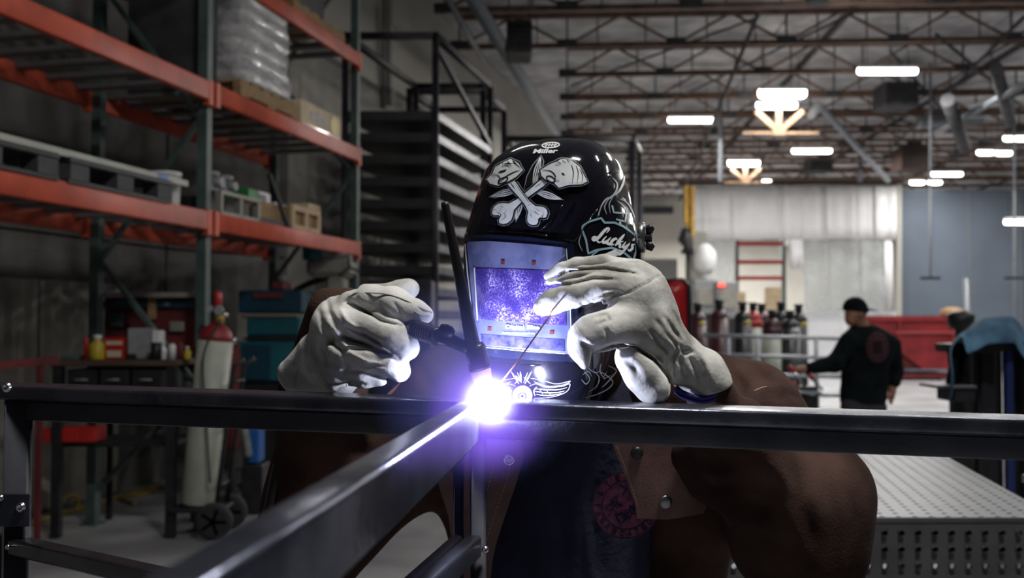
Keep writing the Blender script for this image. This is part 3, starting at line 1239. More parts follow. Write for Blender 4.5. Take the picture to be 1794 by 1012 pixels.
# red welding screen right of the glove
ws = empty('welding_screen', W(1188, 640, 9.5), 'glossy red screen in a black frame behind the raised glove', 'screen')
Y = 9.5
q = MB()
pts = [W(1150, 640, Y), W(1150, 490, Y), W(1196, 490, Y), W(1207, 500, Y), W(1208, 530, Y), W(1208, 640, Y)]
q.tube([Vector((p.x, p.y, p.z)) for p in pts], 0.022, seg=8)
q.tube([Vector((W(1150, 600, Y).x, Y, 0)), W(1150, 640, Y)], 0.02, seg=8)
q.tube([Vector((W(1208, 600, Y).x, Y, 0)), W(1208, 640, Y)], 0.02, seg=8)
q.build('frame', M['black'], ws)
rows = []
for v in np.linspace(0, 1, 8):
    rows.append([W(1152 + 53 * u, 492 + 146 * v, Y) + Vector((0, 0.02 * math.sin(u * 7 + 3 * v), 0)) for u in np.linspace(0, 1, 14)])
q = MB()
q.grid(rows)
q.build('red_vinyl', mat('glossy_red_vinyl', (0.50, 0.02, 0.025), 0.25, coat=0.6, bump=0.2, scale=3), ws, thick=0.008, flip=False)

# hanging pull poles in front of the blue wall
for px, y0, y1, hb, Y, l in ((1630, 112, 488, 487, 19, 'long thin hanging pole ending in a small crossbar, before the blue wall'),
                             (1777, 174, 700, 487, 22, 'thin dark pole with a crossbar near the right picture edge')):
    root = empty('hanging_pole', W(px, y1, Y), l, 'pole')
    q = MB()
    a = W(px, y0, Y)
    q.tube([a, W(px, (y0 + 487) / 2, Y)], 0.028, seg=8)
    q.build('upper_tube', M['rail'], root)
    q = MB()
    e = W(px, y1, Y)
    q.tube([W(px, (y0 + 487) / 2, Y), e], 0.022, seg=8)
    q.build('lower_tube', M['grey'], root)
    q = MB()
    q.beam(W(px - 17, hb, Y), W(px + 17, hb, Y), 0.05, 0.05)
    q.build('crossbar', M['black'], root)
pole('light_post', W(1691, 487, 26), W(1700, 661, 26), 0.075, M['pipe'], 'pale post leaning against the blue wall over the red bin', 'post')
# ------------------------------------------------------------------ pallet rack on the left
RA = Vector((-2.18, 7.02, 0))
RDV = Vector((SL, 1, 0)).normalized()
BAY = 2.77
RN = WN * 0.82


def rp(s, back=0.0, z=0.0):
    """point on the rack: s metres along from the middle upright, back metres towards the wall"""
    return RA + RDV * s + WN * back + Vector((0, 0, z))


rack = empty('pallet_rack', rp(0), 'tall orange and green pallet rack along the left wall', 'rack')
ZL = (2.165, 3.08, 4.01)
for s in (-BAY, 0, BAY):
    for bk in (0, 0.86):
        q = MB()
        p = rp(s, bk)
        q.beam(p, p + Vector((0, 0, 5.6)), 0.075, 0.065, up=RDV)
        q.beam(p + Vector((0, 0, 0.0)), p + Vector((0, 0, 0.012)), 0.13, 0.13, up=RDV)
        q.build('upright_post', M['green'], rack)
    for k, (z0, z1) in enumerate(((0.25, 1.0), (1.0, 1.9), (1.9, 2.9), (2.9, 3.9), (3.9, 5.0))):
        q = MB()
        a, b2 = (0.03, 0.83) if k % 2 else (0.83, 0.03)
        q.beam(rp(s, a, z0), rp(s, b2, z1), 0.03, 0.04, up=RDV)
        q.build('diagonal_brace', M['green'], rack)
for s in (-BAY, 0):
    for z in ZL:
        for bk in (-0.055, 0.915):
            q = MB()
            q.beam(rp(s + 0.04, bk, z), rp(s + BAY - 0.04, bk, z), 0.045, 0.135, r=0.01)
            for e in (0.05, BAY - 0.05):
                q.beam(rp(s + e, bk, z - 0.10), rp(s + e, bk, z + 0.075), 0.048, 0.05, up=RDV)
            q.build('shelf_beam', M['orange'], rack)
        for k in range(9):
            q = MB()
            u = s + 0.17 + k * 0.304
            q.beam(rp(u, -0.03, z + 0.045), rp(u, 0.89, z + 0.045), 0.10, 0.03)
            q.build('deck_slat', M['deckwire'], rack)


def rbox(mb, s, back, z, ls, lb, lz, ch=0.0):
    """box on the rack, aligned with it; z is its underside"""
    c = rp(s, back, z + lz / 2)
    mb.box(c, (lb, ls, lz), rz=-math.atan(SL), ch=ch)
    return mb


def pallet(s, back, z, label, m, m2=None, L=1.1, Wd=0.85, group=None, name='wooden_pallet'):
    root = empty(name, rp(s, back, z), label, 'pallet', group)
    for k in (-1, 0, 1):
        q = MB()
        rbox(q, s, back + k * (Wd / 2 - 0.03), z + 0.018, L, 0.06, 0.09)
        q.build('stringer', m, root)
    for k in range(6):
        q = MB()
        rbox(q, s - L / 2 + 0.07 + k * (L - 0.14) / 5, back, z + 0.108, 0.12, Wd, 0.018)
        q.build('deck_board', m, root)
    for k in range(3):
        q = MB()
        rbox(q, s - L / 2 + 0.07 + k * (L - 0.14) / 2, back, z, 0.12, Wd, 0.018)
        q.build('bottom_board', m, root)
    return root


ZD = 0.06
# second level, right bay: wrapped sacks on a pallet, cardboard box with yellow sticker
z1 = ZL[1] + ZD
pallet(0.85, 0.34, z1, 'wooden pallet under the plastic-wrapped sacks', M['wood'], L=1.0)
ld_ = empty('wrapped_load', rp(0.85, 0.34, z1 + 0.126), 'tall stack of grey sacks wrapped in clear film', 'sacks')
q0 = None
for k in range(6):
    sd = SDF((-0.40, -0.50, -0.02), (0.40, 0.50, 0.17), 0.02, k=0.03)
    if k == 0:
        for sx in (-1, 1):
            sd.cap((-0.26, sx * 0.20, 0.07), (0.26, sx * 0.20, 0.07), 0.20, flat=((0, 0, 1), 2.9), k=0.03)
            sd.cap((-0.26, sx * 0.10, 0.07), (0.26, sx * 0.10, 0.07), 0.17, flat=((0, 0, 1), 2.5), k=0.03)
        sd.noise(0.006, 22, 3)
        q0, _ = sd.build('sack', M['film'])
        q0.parent = ld_
        q0.location = (0, 0, 0)
        me0 = q0.data
        me0.transform(Matrix.Translation(Vector((0, 0, 0.0))))
        q0.rotation_euler = (0, 0, -math.atan(SL))
    else:
        c = q0.copy()
        COL.objects.link(c)
        c.parent = ld_
        c.location = (0.015 * math.sin(k * 2.3), 0.02 * math.cos(k * 1.7), k * 0.118)
        c.rotation_euler = (0, 0, -math.atan(SL) + 0.05 * math.sin(k * 3.1) + (math.pi if k % 2 else 0))
q = MB()
cz = z1 + 0.126
ring = []
for v in np.linspace(0, 1, 12):
    row = []
    for a in np.linspace(0, 2 * math.pi, 41)[:-1]:
        ex = 0.31
        cx_, sx_ = math.cos(a), math.sin(a)
        rx = 0.46 * abs(cx_) ** ex * (1 if cx_ > 0 else -1)
        ry = 0.42 * abs(sx_) ** ex * (1 if sx_ > 0 else -1)
        wob = 1 + 0.03 * math.sin(5 * a + 9 * v) + 0.02 * math.sin(13 * a - 17 * v)
        row.append(rp(0.85 + rx * wob * (1 - 0.1 * v), 0.34 + ry * wob * (1 - 0.08 * v), cz + 0.77 * v + 0.02 * math.sin(3 * a)))
    ring.append(row)
q.grid(ring, closed=True)
fm = bpy.data.materials.new('clear_wrap_film')
fm.use_nodes = True
nt = fm.node_tree
bs = nt.nodes['Principled BSDF']
bs.inputs['Base Color'].default_value = (0.7, 0.7, 0.72, 1)
bs.inputs['Roughness'].default_value = 0.14
bs.inputs['Alpha'].default_value = 0.42
nn = nt.nodes.new('ShaderNodeTexNoise')
nn.inputs['Scale'].default_value = 9
nn.inputs['Detail'].default_value = 6
bp = nt.nodes.new('ShaderNodeBump')
bp.inputs['Strength'].default_value = 1.0
bp.inputs['Distance'].default_value = 0.05
nt.links.new(nn.outputs[0], bp.inputs['Height'])
nt.links.new(bp.outputs[0], bs.inputs['Normal'])
M['wrap'] = fm
q.build('plastic_wrap', fm, ld_, flip=False, label='crinkled clear film')

bx = empty('cardboard_box', rp(1.93, 0.12, z1), 'long cardboard box with a yellow sticker beside the wrapped sacks', 'box')
q = MB()
rbox(q, 1.93, 0.12, z1, 0.86, 0.3, 0.23, ch=0.006)
q.build('box_body', M['card'], bx)
q = MB()
rbox(q, 1.93, -0.035, z1 + 0.005, 0.80, 0.012, 0.025)
q.build('bottom_wrap', M['film'], bx)
q = MB()
for s_, w_, z_, h_ in ((1.74, 0.12, .09, .07), (1.87, 0.08, .07, .10), (1.98, 0.1, .1, .05)):
    rbox(q, s_, -0.032, z1 + z_, w_, 0.004, h_)
q.build('printed_label', M['grey'], bx)
q = MB()
q.lathe(rp(2.20, -0.03, z1 + 0.125), [(0.09, 0), (0.09, 0.006)], seg=16, axis=-WN)
q.build('sticker', M['yellow'], bx, label='round yellow sticker')

# top level, right bay
z2 = ZL[2] + ZD
pallet(1.9, 0.4, z2, 'wooden pallet on the top shelf in the upper left', M['wood'], L=1.1)
boxr = [('grey_crate', 1.8, 0.4, z2 + 0.126, 0.7, 0.7, 0.5, 'truss_dark', 'dark crate on the topmost pallet of the rack', 'crate'),
        ('paper_sheet', 2.45, 0.2, z2, 0.3, 0.5, 0.03, 'white', 'white flat pack beside the topmost pallet', 'pack'),
        ('dark_carton', 0.22, 0.4, z1, 0.24, 0.6, 0.95, 'truss_dark', 'dark tall carton left of the wrapped sacks', 'carton'),
        ('paint_can', 1.62, 0.62, z1, 0.22, 0.2, 0.32, 'grey', 'grey carton behind the yellow-stickered box', 'carton')]
for nm, s_, b_, z_, a1, a2, a3, m_, l_, c_ in boxr:
    q = MB()
    rbox(q, s_, b_, z_, a1, a2, a3, ch=0.01)
    tag(q.build('carton' if nm == 'paint_can' else nm, M[m_]), l_, c_)

# lowest level, left bay: dark plastic pallets, long light bar, white bucket
z0 = ZL[0] + ZD
for k, (s_, l_) in enumerate(((-2.15, 'dark plastic pallet at the far left of the lower shelf'),
                              (-1.05, 'dark plastic pallet left of the white bucket'))):
    root = empty('plastic_pallet', rp(s_, 0.3, z0), l_, 'pallet')
    q = MB()
    rbox(q, s_, 0.3, z0 + 0.11, 1.02, 0.8, 0.035, ch=0.008)
    q.build('top_deck', M['black'], root)
    for a in (-0.42, 0, 0.42):
        for b2 in (-0.34, 0, 0.34):
            q = MB()
            rbox(q, s_ + a, 0.3 + b2, z0 + 0.02, 0.16, 0.11, 0.09)
            q.build('foot_block', M['truss_dark'], root)
    q = MB()
    for b2 in (-0.34, 0, 0.34):
        rbox(q, s_, 0.3 + b2, z0, 1.02, 0.1, 0.02)
    tag(q.build('runner', M['black'], root), kind='stuff')
root = empty('steel_bar', rp(-1.3, -0.02, z0 + 0.155), 'long pale bar lying on the dark plastic pallets', 'bar')
q = MB()
q.beam(rp(-2.3, -0.06, z0 + 0.165), rp(-0.30, -0.04, z0 + 0.165), 0.035, 0.038)
q.build('bar_body', M['cylgrey'], root)
q = MB()
q.beam(rp(-0.66, -0.044, z0 + 0.165), rp(-0.54, -0.042, z0 + 0.165), 0.038, 0.041)
q.build('blue_tape', M['blue'], root)
root = empty('white_bucket', rp(-0.33, 0.1, z0), 'white plastic bucket beside the green post on the lower shelf', 'bucket')
c = rp(-0.33, 0.1, z0)
q = MB()
q.lathe(c, [(0.088, 0), (0.096, 0.02), (0.104, 0.22), (0.110, 0.225), (0.110, 0.24), (0.095, 0.24)], seg=20)
q.build('bucket_body', M['white'], root)
q = MB()
q.tube([c + Vector((0.11 * math.cos(a), -0.02 - 0.11 * abs(math.sin(a)) * 1.0, 0.21 - 0.09 * math.sin(a))) for a in np.linspace(0, math.pi, 12)], 0.004, seg=5)
q.build('wire_handle', M['chrome'], root)

# lowest level, right bay: fittings, crates, plywood
items = []


def small(name, s_, b_, z_, a1, a2, a3, m_, l_, c_, ch=0.008):
    q = MB()
    rbox(q, s_, b_, z_, a1, a2, a3, ch=ch)
    return tag(q.build(name, M[m_]), l_, c_)


root = empty('metal_frame_crate', rp(0.35, 0.05, z0), 'pale metal crate with two dark openings by the green post', 'crate')
for k in range(3):
    q = MB()
    rbox(q, 0.12 + k * 0.28, -0.05, z0, 0.03, 0.05, 0.16)
    q.build('crate_post', M['machine'], root)
for zz in (0.0, 0.15):
    q = MB()
    rbox(q, 0.40, -0.05, z0 + zz, 0.59, 0.05, 0.025)
    q.build('crate_rail', M['machine'], root)
q = MB()
rbox(q, 0.40, 0.22, z0, 0.58, 0.4, 0.14)
q.build('crate_body', M['black'], root)
for k, (s_, r_, l_) in enumerate(((0.2, 0.075, 'round grey pipe fitting left on the metal crate'), (0.42, 0.065, 'round grey pipe fitting right on the metal crate'))):
    root = empty('pipe_fitting', rp(s_, 0.08, z0 + 0.175), l_, 'fitting')
    c = rp(s_, 0.08, z0 + 0.175)
    q = MB()
    q.lathe(c, [(r_, 0), (r_, 0.03), (r_ * .75, 0.035), (r_ * .75, 0.11), (r_, 0.115), (r_, 0.15)], seg=16)
    q.build('fitting_body', M['grey'], root)
    q = MB()
    q.lathe(c + Vector((0, 0, 0.07)), [(r_ * .5, 0), (r_ * .5, r_ * 1.5)], seg=12, axis=-WN)
    q.build('side_branch', M['grey'], root)
small('steel_tray', 0.95, 0.3, z0, 0.5, 0.7, 0.05, 'truss_dark', 'dark flat tray in the middle of the lower shelf', 'tray')
small('sloped_crate', 0.95, 0.25, z0 + 0.05, 0.45, 0.5, 0.14, 'wood', 'brown low crate on the dark tray', 'crate')
small('green_case', 0.82, 0.2, z0 + 0.19, 0.16, 0.3, 0.09, 'green2', 'green case on the brown crate', 'case')
small('green_bag', 1.02, 0.2, z0 + 0.19, 0.14, 0.25, 0.07, 'green', 'dull green bag right of the green case', 'bag')
small('paper_carton', 1.30, 0.35, z0, 0.2, 0.3, 0.32, 'white', 'upright white carton behind the plywood boxes', 'carton')
small('paper_carton', 1.60, 0.35, z0, 0.22, 0.3, 0.26, 'white', 'lower white carton at the right behind the plywood boxes', 'carton')
root = empty('plywood_crate', rp(1.62, 0.05, z0), 'pale plywood crate with an opening on the lower shelf', 'crate')
for (s_, w_, zz, h_) in ((1.62, 0.56, 0.0, 0.05), (1.62, 0.56, 0.17, 0.05), (1.36, 0.05, 0.05, 0.12), (1.88, 0.05, 0.05, 0.12), (1.62, 0.05, 0.05, 0.12)):
    q = MB()
    rbox(q, s_, -0.02, z0 + zz, w_, 0.03, h_)
    q.build('crate_board', M['plywood'], root)
q = MB()
rbox(q, 1.62, 0.14, z0, 0.54, 0.28, 0.2)
q.build('crate_body', M['wood'], root)
small('plywood_block', 1.80, 0.08, z0 + 0.22, 0.24, 0.2, 0.05, 'plywood', 'small plywood offcut lying on the plywood crate', 'board')
root = empty('leaning_strut', rp(1.15, -0.05, z0), 'dark strut leaning across the lower right shelf', 'strut')
q = MB()
q.beam(rp(1.22, -0.06, z0), rp(0.98, 0.0, z0 + 0.42), 0.03, 0.03)
q.build('strut_body', M['black'], root)

# ------------------------------------------------------------------ workbench and its clutter
BY = 6.75
BZ = ZY(631, BY)
bench = empty('workbench', (XY(218, BY), BY, 0), 'dark workbench under the pallet rack with clutter on top', 'workbench')
x0, x1 = XY(92, BY), XY(312, BY)
q = MB()
q.box(((x0 + x1) / 2, BY + 0.3, BZ - 0.02), (x1 - x0, 0.66, 0.04), ch=0.008)
q.build('bench_top', M['benchwood'], bench)
for xx in (x0 + 0.04, x1 - 0.04):
    for yy in (BY + 0.02, BY + 0.58):
        q = MB()
        q.beam((xx, yy, 0), (xx, yy, BZ - 0.04), 0.06, 0.06, up=(0, 1, 0))
        q.build('leg', M['black'], bench)
for k in range(3):
    dr = MB()
    xa = x0 + 0.10 + k * (x1 - x0 - 0.2) / 3
    wdt = (x1 - x0 - 0.2) / 3
    dr.box((xa + wdt / 2, BY + 0.25, BZ - 0.14), (wdt - 0.02, 0.5, 0.16), ch=0.006)
    d_ = dr.build('drawer', M['black'], bench)
    h = MB()
    h.tube([(xa + wdt * .3, BY - 0.02, BZ - 0.13), (xa + wdt * .7, BY - 0.02, BZ - 0.13)], 0.008, seg=6)
    h.build('handle', M['grey'], d_)
q = MB()
q.box(((x0 + x1) / 2, BY + 0.32, 0.62), (x1 - x0 - 0.1, 0.5, 0.03))
q.build('lower_shelf', M['black'], bench)

bd = empty('tool_board', (XY(262, 7.5), 7.5, BZ), 'dark red back board with a pale shelf edge behind the workbench', 'board')
q = MB()
a, c_ = W(180, 512, 7.35), W(350, 640, 7.35)
q.box(((a.x + c_.x) / 2, 7.40, (a.z + 1.02) / 2), (c_.x - a.x, 0.03, a.z - 1.02))
q.build('board_panel', M['darkred'], bd)
for xx in (a.x + .05, c_.x - .05):
    q = MB()
    q.beam((xx, 7.40, 0), (xx, 7.40, 1.02), 0.04, 0.03, up=(0, 1, 0))
    q.build('leg', M['black'], bd)
q = MB()
q.box(((a.x + c_.x) / 2, 7.35, a.z - 0.02), (c_.x - a.x, 0.16, 0.035))
q.build('shelf_edge', M['machine'], bd)
q = MB()
q.box(((a.x + c_.x) / 2, 7.37, a.z - 0.085), (c_.x - a.x, 0.05, 0.05))
q.build('blue_strip', M['navy'], bd)
for k, (px, py, w_, h_, m_) in enumerate(((205, 560, 24, 26, 'green'), (267, 540, 14, 40, 'wood'), (293, 532, 10, 10, 'pipe'), (310, 572, 24, 18, 'machine'))):
    q = MB()
    c_ = W(px, py, 7.36)
    q.box((c_.x, 7.36, c_.z), (RP(w_, 7.36), 0.04, RP(h_, 7.36)), ch=0.008)
    q.build('hung_item', M[m_], bd)


def on_bench(px, Y=BY + 0.15):
    return Vector((XY(px, Y), Y, BZ))


def bottle(px, r, h, m, label, capm=None, Y=BY + 0.15):
    p = on_bench(px, Y)
    root = empty('bottle', p, label, 'bottle')
    q = MB()
    q.lathe(p, [(r * .92, 0), (r, .01), (r, h * .6), (r * .45, h * .78), (r * .45, h * .82)], seg=14)
    q.build('bottle_body', M[m], root)
    q = MB()
    q.lathe(p, [(r * .5, h * .82), (r * .5, h)], seg=12)
    q.build('cap', M[capm or m], root)


bottle(172, 0.055, 0.17, 'yellow', 'squat yellow bottle at the left end of the workbench', 'white')
bottle(329, 0.025, 0.09, 'yellow', 'tiny white-capped yellow bottle at the right end of the workbench', 'white')
bottle(285, 0.03, 0.12, 'white', 'small white bottle beside the dark cup on the workbench')
rb = empty('red_carton', on_bench(202), 'red and white carton on the workbench left of the white bin', 'carton')
p = on_bench(202)
q = MB()
q.box(p + Vector((0, 0.05, 0.075)), (0.145, 0.12, 0.15), ch=0.006)
q.build('carton_body', M['red'], rb)
q = MB()
q.box(p + Vector((0, -0.012, 0.115)), (0.11, 0.004, 0.025))
q.box(p + Vector((0, -0.012, 0.04)), (0.10, 0.004, 0.045))
q.build('printed_band', M['card'], rb)
wb = empty('white_bin', on_bench(248), 'tilted off-white box on the workbench, largest item there', 'box')
p = on_bench(242)
q = MB()
q.box(p + Vector((0.0, 0.08, 0.11)), (0.17, 0.16, 0.215), rz=0.25, ch=0.008)
q.build('box_body', M['grey'], wb)
q = MB()
q.box(p + Vector((0.115, 0.08, 0.10)), (0.055, 0.14, 0.20), rz=0.1, ch=0.008)
q.build('side_flap', M['white'], wb)
q = MB()
p = on_bench(275, BY + .05)
q.lathe(p, [(0.035, 0), (0.038, .12), (0.034, .12)], seg=14)
tag(q.build('dark_cup', M['black']), 'black cup in front of the off-white box', 'cup')
for px, w_, h_, m_, l_ in ((232, .05, .04, 'black', 'small black box left of the off-white box front'), (303, .05, .11, 'white', 'small white tub at the right of the workbench'),
                           (317, .05, .12, 'darkred', 'dark red tin near the right end of the workbench'), (128, .12, .03, 'green', 'low greenish rag at the left end of the workbench'), (152, .03, .16, 'red', 'thin red spray can left of the yellow bottle')):
    p = on_bench(px, BY + .12)
    q = MB()
    if m_ in ('white', 'darkred', 'red'):
        q.lathe(p, [(w_ / 2, 0), (w_ / 2, h_ * .85), (w_ * .35, h_ * .9), (w_ * .3, h_)], seg=12)
    else:
        q.box(p + Vector((0, 0, h_ / 2)), (w_, w_, h_), ch=0.006)
    tag(q.build({'black': 'small_box', 'white': 'white_tub', 'darkred': 'red_tin', 'green': 'rag', 'red': 'spray_can'}[m_], M[m_]), l_, 'item' if m_ != 'red' else 'can')
# red crate and tools under the bench
for px, w_, l_ in ((118, 0.25, 'wide red crate on the lower shelf of the workbench'), (163, 0.11, 'small red box right of the wide red crate')):
    q = MB()
    q.box((XY(px, BY + .1), BY + .12, 0.637 + 0.05), (w_, 0.2, 0.10), ch=0.01)
    tag(q.build('red_crate', M['red']), l_, 'crate')
# low grey rail and kerb at the lower left wall
q = MB()
q.beam(W(-20, 642, 6.2), W(100, 630, 6.6), 0.03, 0.05)
q.beam(W(70, 634, 6.5), Vector((W(70, 634, 6.5).x, 6.5, 0)), 0.03, 0.04, up=(0, 1, 0))
q.beam(W(-15, 641, 6.2), Vector((W(-15, 641, 6.2).x, 6.2, 0)), 0.03, 0.04, up=(0, 1, 0))
tag(q.build('hand_rail', M['darkred']), 'low dark red rail at the left picture edge', 'rail')
# metal-clad grey strip on the wall under the rack
pan = empty('wall_cladding', (WALLX(6, -0.03), 6, 0), 'grey corrugated sheet cladding low on the wall behind the workbench', 'cladding')
for i in range(6):
    y = 2.6 + i * 1.0
    rows = []
    for z in (0.02, 1.78):
        row = []
        for k in range(21):
            yy = y + k * 0.049
            row.append(Vector((WALLX(yy), yy, z)) - WN * (0.03 + 0.012 * (1 if (k // 2) % 2 else -1)))
        rows.append(row)
    q = MB()
    q.grid(rows, smooth=False)
    q.build('sheet', M['machine'], pan, thick=0.004, flip=False)

# ------------------------------------------------------------------ gas cylinders on the left
def gas_cylinder(x, Y, zb, r, H, label, body, shoulder=None, cap=True, group=None, tilt=0.0, protect=False):
    root = empty('gas_cylinder', (x, Y, zb), label, 'gas cylinder', group)
    p = Vector((x, Y, zb))
    ax = Vector((math.sin(tilt), 0, math.cos(tilt)))
    hs = H * (0.84 if protect else 0.78)
    q = MB()
    q.lathe(p, [(r * .9, 0), (r, 0.02), (r, hs)], seg=22, axis=ax)
    q.build('cylinder_body', body, root)
    q = MB()
    q.lathe(p + ax * hs, [(r, 0), (r * .97, r * .25), (r * .82, r * .6), (r * .5, r * .9), (r * .3, r * 1.0), (r * .3, r * 1.25)], seg=22, axis=ax)
    q.build('shoulder', shoulder or body, root)
    hv = hs + r * 1.25
    q = MB()
    if protect:
        q.lathe(p + ax * (hv - 0.02), [(r * .50, 0), (r * .42, (H - hv) * .5), (r * .56, (H - hv) * .9), (r * .48, H - hv)], seg=12, axis=ax)
        q.build('valve_cap', M['cylblack'], root)
    else:
        q.lathe(p + ax * hv, [(0.018, 0), (0.018, 0.05), (0.03, 0.055), (0.03, 0.075)], seg=10, axis=ax)
        q.tube([p + ax * (hv + .03), p + ax * (hv + .03) + Vector((0.07, -0.02, 0))], 0.013, seg=8)
        q.build('valve', M['chrome'], root)
    return root, p, ax, hv


tl = 0.10
CYY = 6.85
root, p, ax, hv = gas_cylinder(XY(350, CYY), CYY, 0.21, 0.118, 1.44, 'grey-green gas cylinder with red shoulder standing on the black cart', M['cylgrey'], M['binred'], tilt=tl)
q = MB()
tp = p + ax * (hv + 0.06)
q.lathe(tp + Vector((0.02, -0.05, 0)), [(0.030, 0), (0.034, .02), (0.030, .03)], seg=14, axis=(0, -1, 0))
q.lathe(tp + Vector((-0.05, -0.045, 0.01)), [(0.024, 0), (0.027, .02), (0.024, .03)], seg=14, axis=(0, -1, 0))
q.build('pressure_gauge', M['rail'], root)
q = MB()
q.lathe(tp + Vector((0.0, -0.03, 0.02)), [(0.022, 0), (0.028, .02), (0.026, .10), (0.01, .115)], seg=12)
q.build('red_cap', M['red'], root)
q = MB()
q.lathe(tp + Vector((0.02, -0.04, -0.09)), [(0.03, 0), (0.03, .06)], seg=12)
q.build('regulator_body', M['hose'], root)
q = MB()
q.tube(curve_pts([tp + Vector((0.03, -.06, -.06)), tp + Vector((-.05, -.17, -.3)), tp + Vector((-.03, -.17, -.7)), tp + Vector((.0, -.17, -1.15))], 20), 0.007, seg=6)
q.build('gas_hose', M['rubber'], root)
root, p, ax, hv = gas_cylinder(XY(354, 8.6), 8.6, 0.0, 0.125, 1.55, 'dull green gas cylinder half hidden behind the rack post', mat('dull_green_cylinder', (0.17, 0.19, 0.17), 0.5), M['darkred'], tilt=0.0)
# cart
ct = empty('cylinder_cart', (XY(375, CYY), CYY, 0), 'black two-wheeled cart under the grey-green cylinder', 'cart')
cx0 = XY(350, CYY)
q = MB()
q.box((cx0 + 0.03, CYY, 0.19), (0.36, 0.28, 0.03), ch=0.006)
q.build('toe_plate', M['black'], ct)
for wy, l_ in ((CYY - .16, None), (CYY + .20, None)):
    wc = Vector((cx0 + 0.16, wy, 0.125))
    w_ = MB()
    pr = [(0.085, -.03), (0.115, -.03), (0.125, -.015), (0.125, .015), (0.115, .03), (0.085, .03)]
    w_.lathe(wc, pr, seg=24, axis=(0, -1, 0))
    wo = w_.build('wheel', M['rubber'], ct)
    for k in range(5):
        a = k * 2 * math.pi / 5
        s_ = MB()
        s_.beam(wc + Vector((0, -.02, 0)), wc + Vector((.09 * math.cos(a), -.02, .09 * math.sin(a))), 0.02, 0.02, up=(0, 1, 0))
        s_.build('spoke', M['grey'], wo)
for dy in (-.11, .15):
    q = MB()
    q.tube([Vector((cx0 + .15, CYY + dy, .13)), Vector((cx0 + .23, CYY + dy, .8)), Vector((cx0 + .27, CYY + dy, 1.15)), Vector((cx0 + .34, CYY + dy, 1.2))], 0.016, seg=8)
    q.build('upright_tube', M['black'], ct)
for zz in (0.35, 0.75, 1.05):
    q = MB()
    q.tube([Vector((cx0 + .12 + .14 * zz, CYY - .11, zz)), Vector((cx0 + .12 + .14 * zz, CYY + .15, zz))], 0.013, seg=6)
    q.build('cross_tube', M['black'], ct)
q = MB()
q.tube(curve_pts([W(424, 735, 7.6), W(432, 770, 7.6), W(436, 800, 7.6)], 8), [0.03] * 9, seg=8)
q.build('tool_roll', M['grey'], ct)
# red extinguisher and blue jug, green hoses
fe = empty('fire_extinguisher', (XY(411, 8.3), 8.3, 0), 'narrow red extinguisher between the cylinder and the teal machine', 'extinguisher')
pz = ZY(690, 8.3)
q = MB()
q.lathe((XY(411, 8.3), 8.3, 0.40), [(0.05, 0), (0.055, .02), (0.055, .80), (0.03, .86)], seg=16)
q.build('extinguisher_body', M['darkred'], fe)
q = MB()
q.lathe((XY(411, 8.3), 8.3, 0), [(0.07, 0), (0.02, .04), (0.02, .4)], seg=12)
q.build('stand', M['black'], fe)
q = MB()
q.lathe((XY(411, 8.3), 8.3, 1.26), [(0.02, 0), (0.03, .04), (0.02, .08)], seg=10)
q.build('valve', M['chrome'], fe)
q = MB()
q.box((XY(451, 7.7), 7.7, 0.185), (0.16, 0.25, 0.37), ch=0.01)
tag(q.build('black_crate', M['black']), 'black crate under the bright blue container', 'crate')
q = MB()
q.box((XY(451, 7.7), 7.7, 0.372 + 0.14), (0.085, 0.2, 0.28), ch=0.02)
tag(q.build('blue_jug', M['blue']), 'bright blue container low beside the dark sleeve', 'container')
# yellow hoses on the floor
for k, (pts, l_) in enumerate((
        ([(50, 826), (110, 850), (180, 862), (150, 880), (90, 870)], 'yellow hose lying flat under the left end of the bench'),
        ([(165, 838), (200, 822), (250, 830), (290, 840), (260, 862), (215, 868), (240, 880)], 'orange-yellow hose coiled on the floor beside the cart'),
        ([(105, 840), (118, 815), (138, 820), (140, 842), (122, 852), (106, 838)], 'small standing loop of yellow hose'))):
    P = []
    for (px, py) in pts:
        Yf = min(1.44 * F / (py - 565), 9450 / (1310 - px) - 0.35)
        P.append((XY(px, Yf), Yf, 0.013 if k < 2 else 0.013 + max(0, (845 - py)) * .004))
    q = MB()
    q.tube(curve_pts(P, 40), 0.013, seg=7)
    tag(q.build('hose', M['hose']), l_, 'hose')
# low black grating / pallet at lower left floor
root = empty('black_trolley', (XY(95, 4.2), 4.2, 0), 'low black scrap trolley on the floor at the lower left', 'trolley')
cxx, cyy = XY(110, 4.3), 4.3
for k in range(6):
    q = MB()
    q.tube([(cxx - .28, cyy - .25 + k * .1, .10 + .01 * (k % 2)), (cxx + .22 + .03 * (k % 3), cyy - .22 + k * .09, .115)], 0.012, seg=6)
    q.build('bar', M['black'], root)
for sx in (-.25, .2):
    for sy in (-.22, .26):
        q = MB()
        q.lathe((cxx + sx, cyy + sy, .045), [(0.045, -.015), (0.045, .015)], seg=14, axis=(1, 0, 0))
        q.build('wheel', M['rubber'], root)
for sx in (-.25, .2):
    q = MB()
    q.beam((cxx + sx, cyy - .28, .09), (cxx + sx, cyy + .3, .09), 0.03, 0.03)
    q.build('side_rail', M['black'], root)

# ------------------------------------------------------------------ teal machine and drill press
tm = empty('ironworker_machine', (XY(468, 8.6), 8.6, 0), 'teal and dark blue metalworking machine behind the gas cylinder', 'machine')
Yt = 8.5


def tbox(name, x0, y0, x1, y1, dep, m, Y=Yt, par=tm, ch=0.015, lab=None, dy=0.0):
    a, b2 = W(x0, y0, Y), W(x1, y1, Y)
    q = MB()
    q.box(((a.x + b2.x) / 2, Y + dy + dep / 2, (a.z + b2.z) / 2), (b2.x - a.x, dep, a.z - b2.z), ch=ch)
    return q.build(name, M[m], par, label=lab)


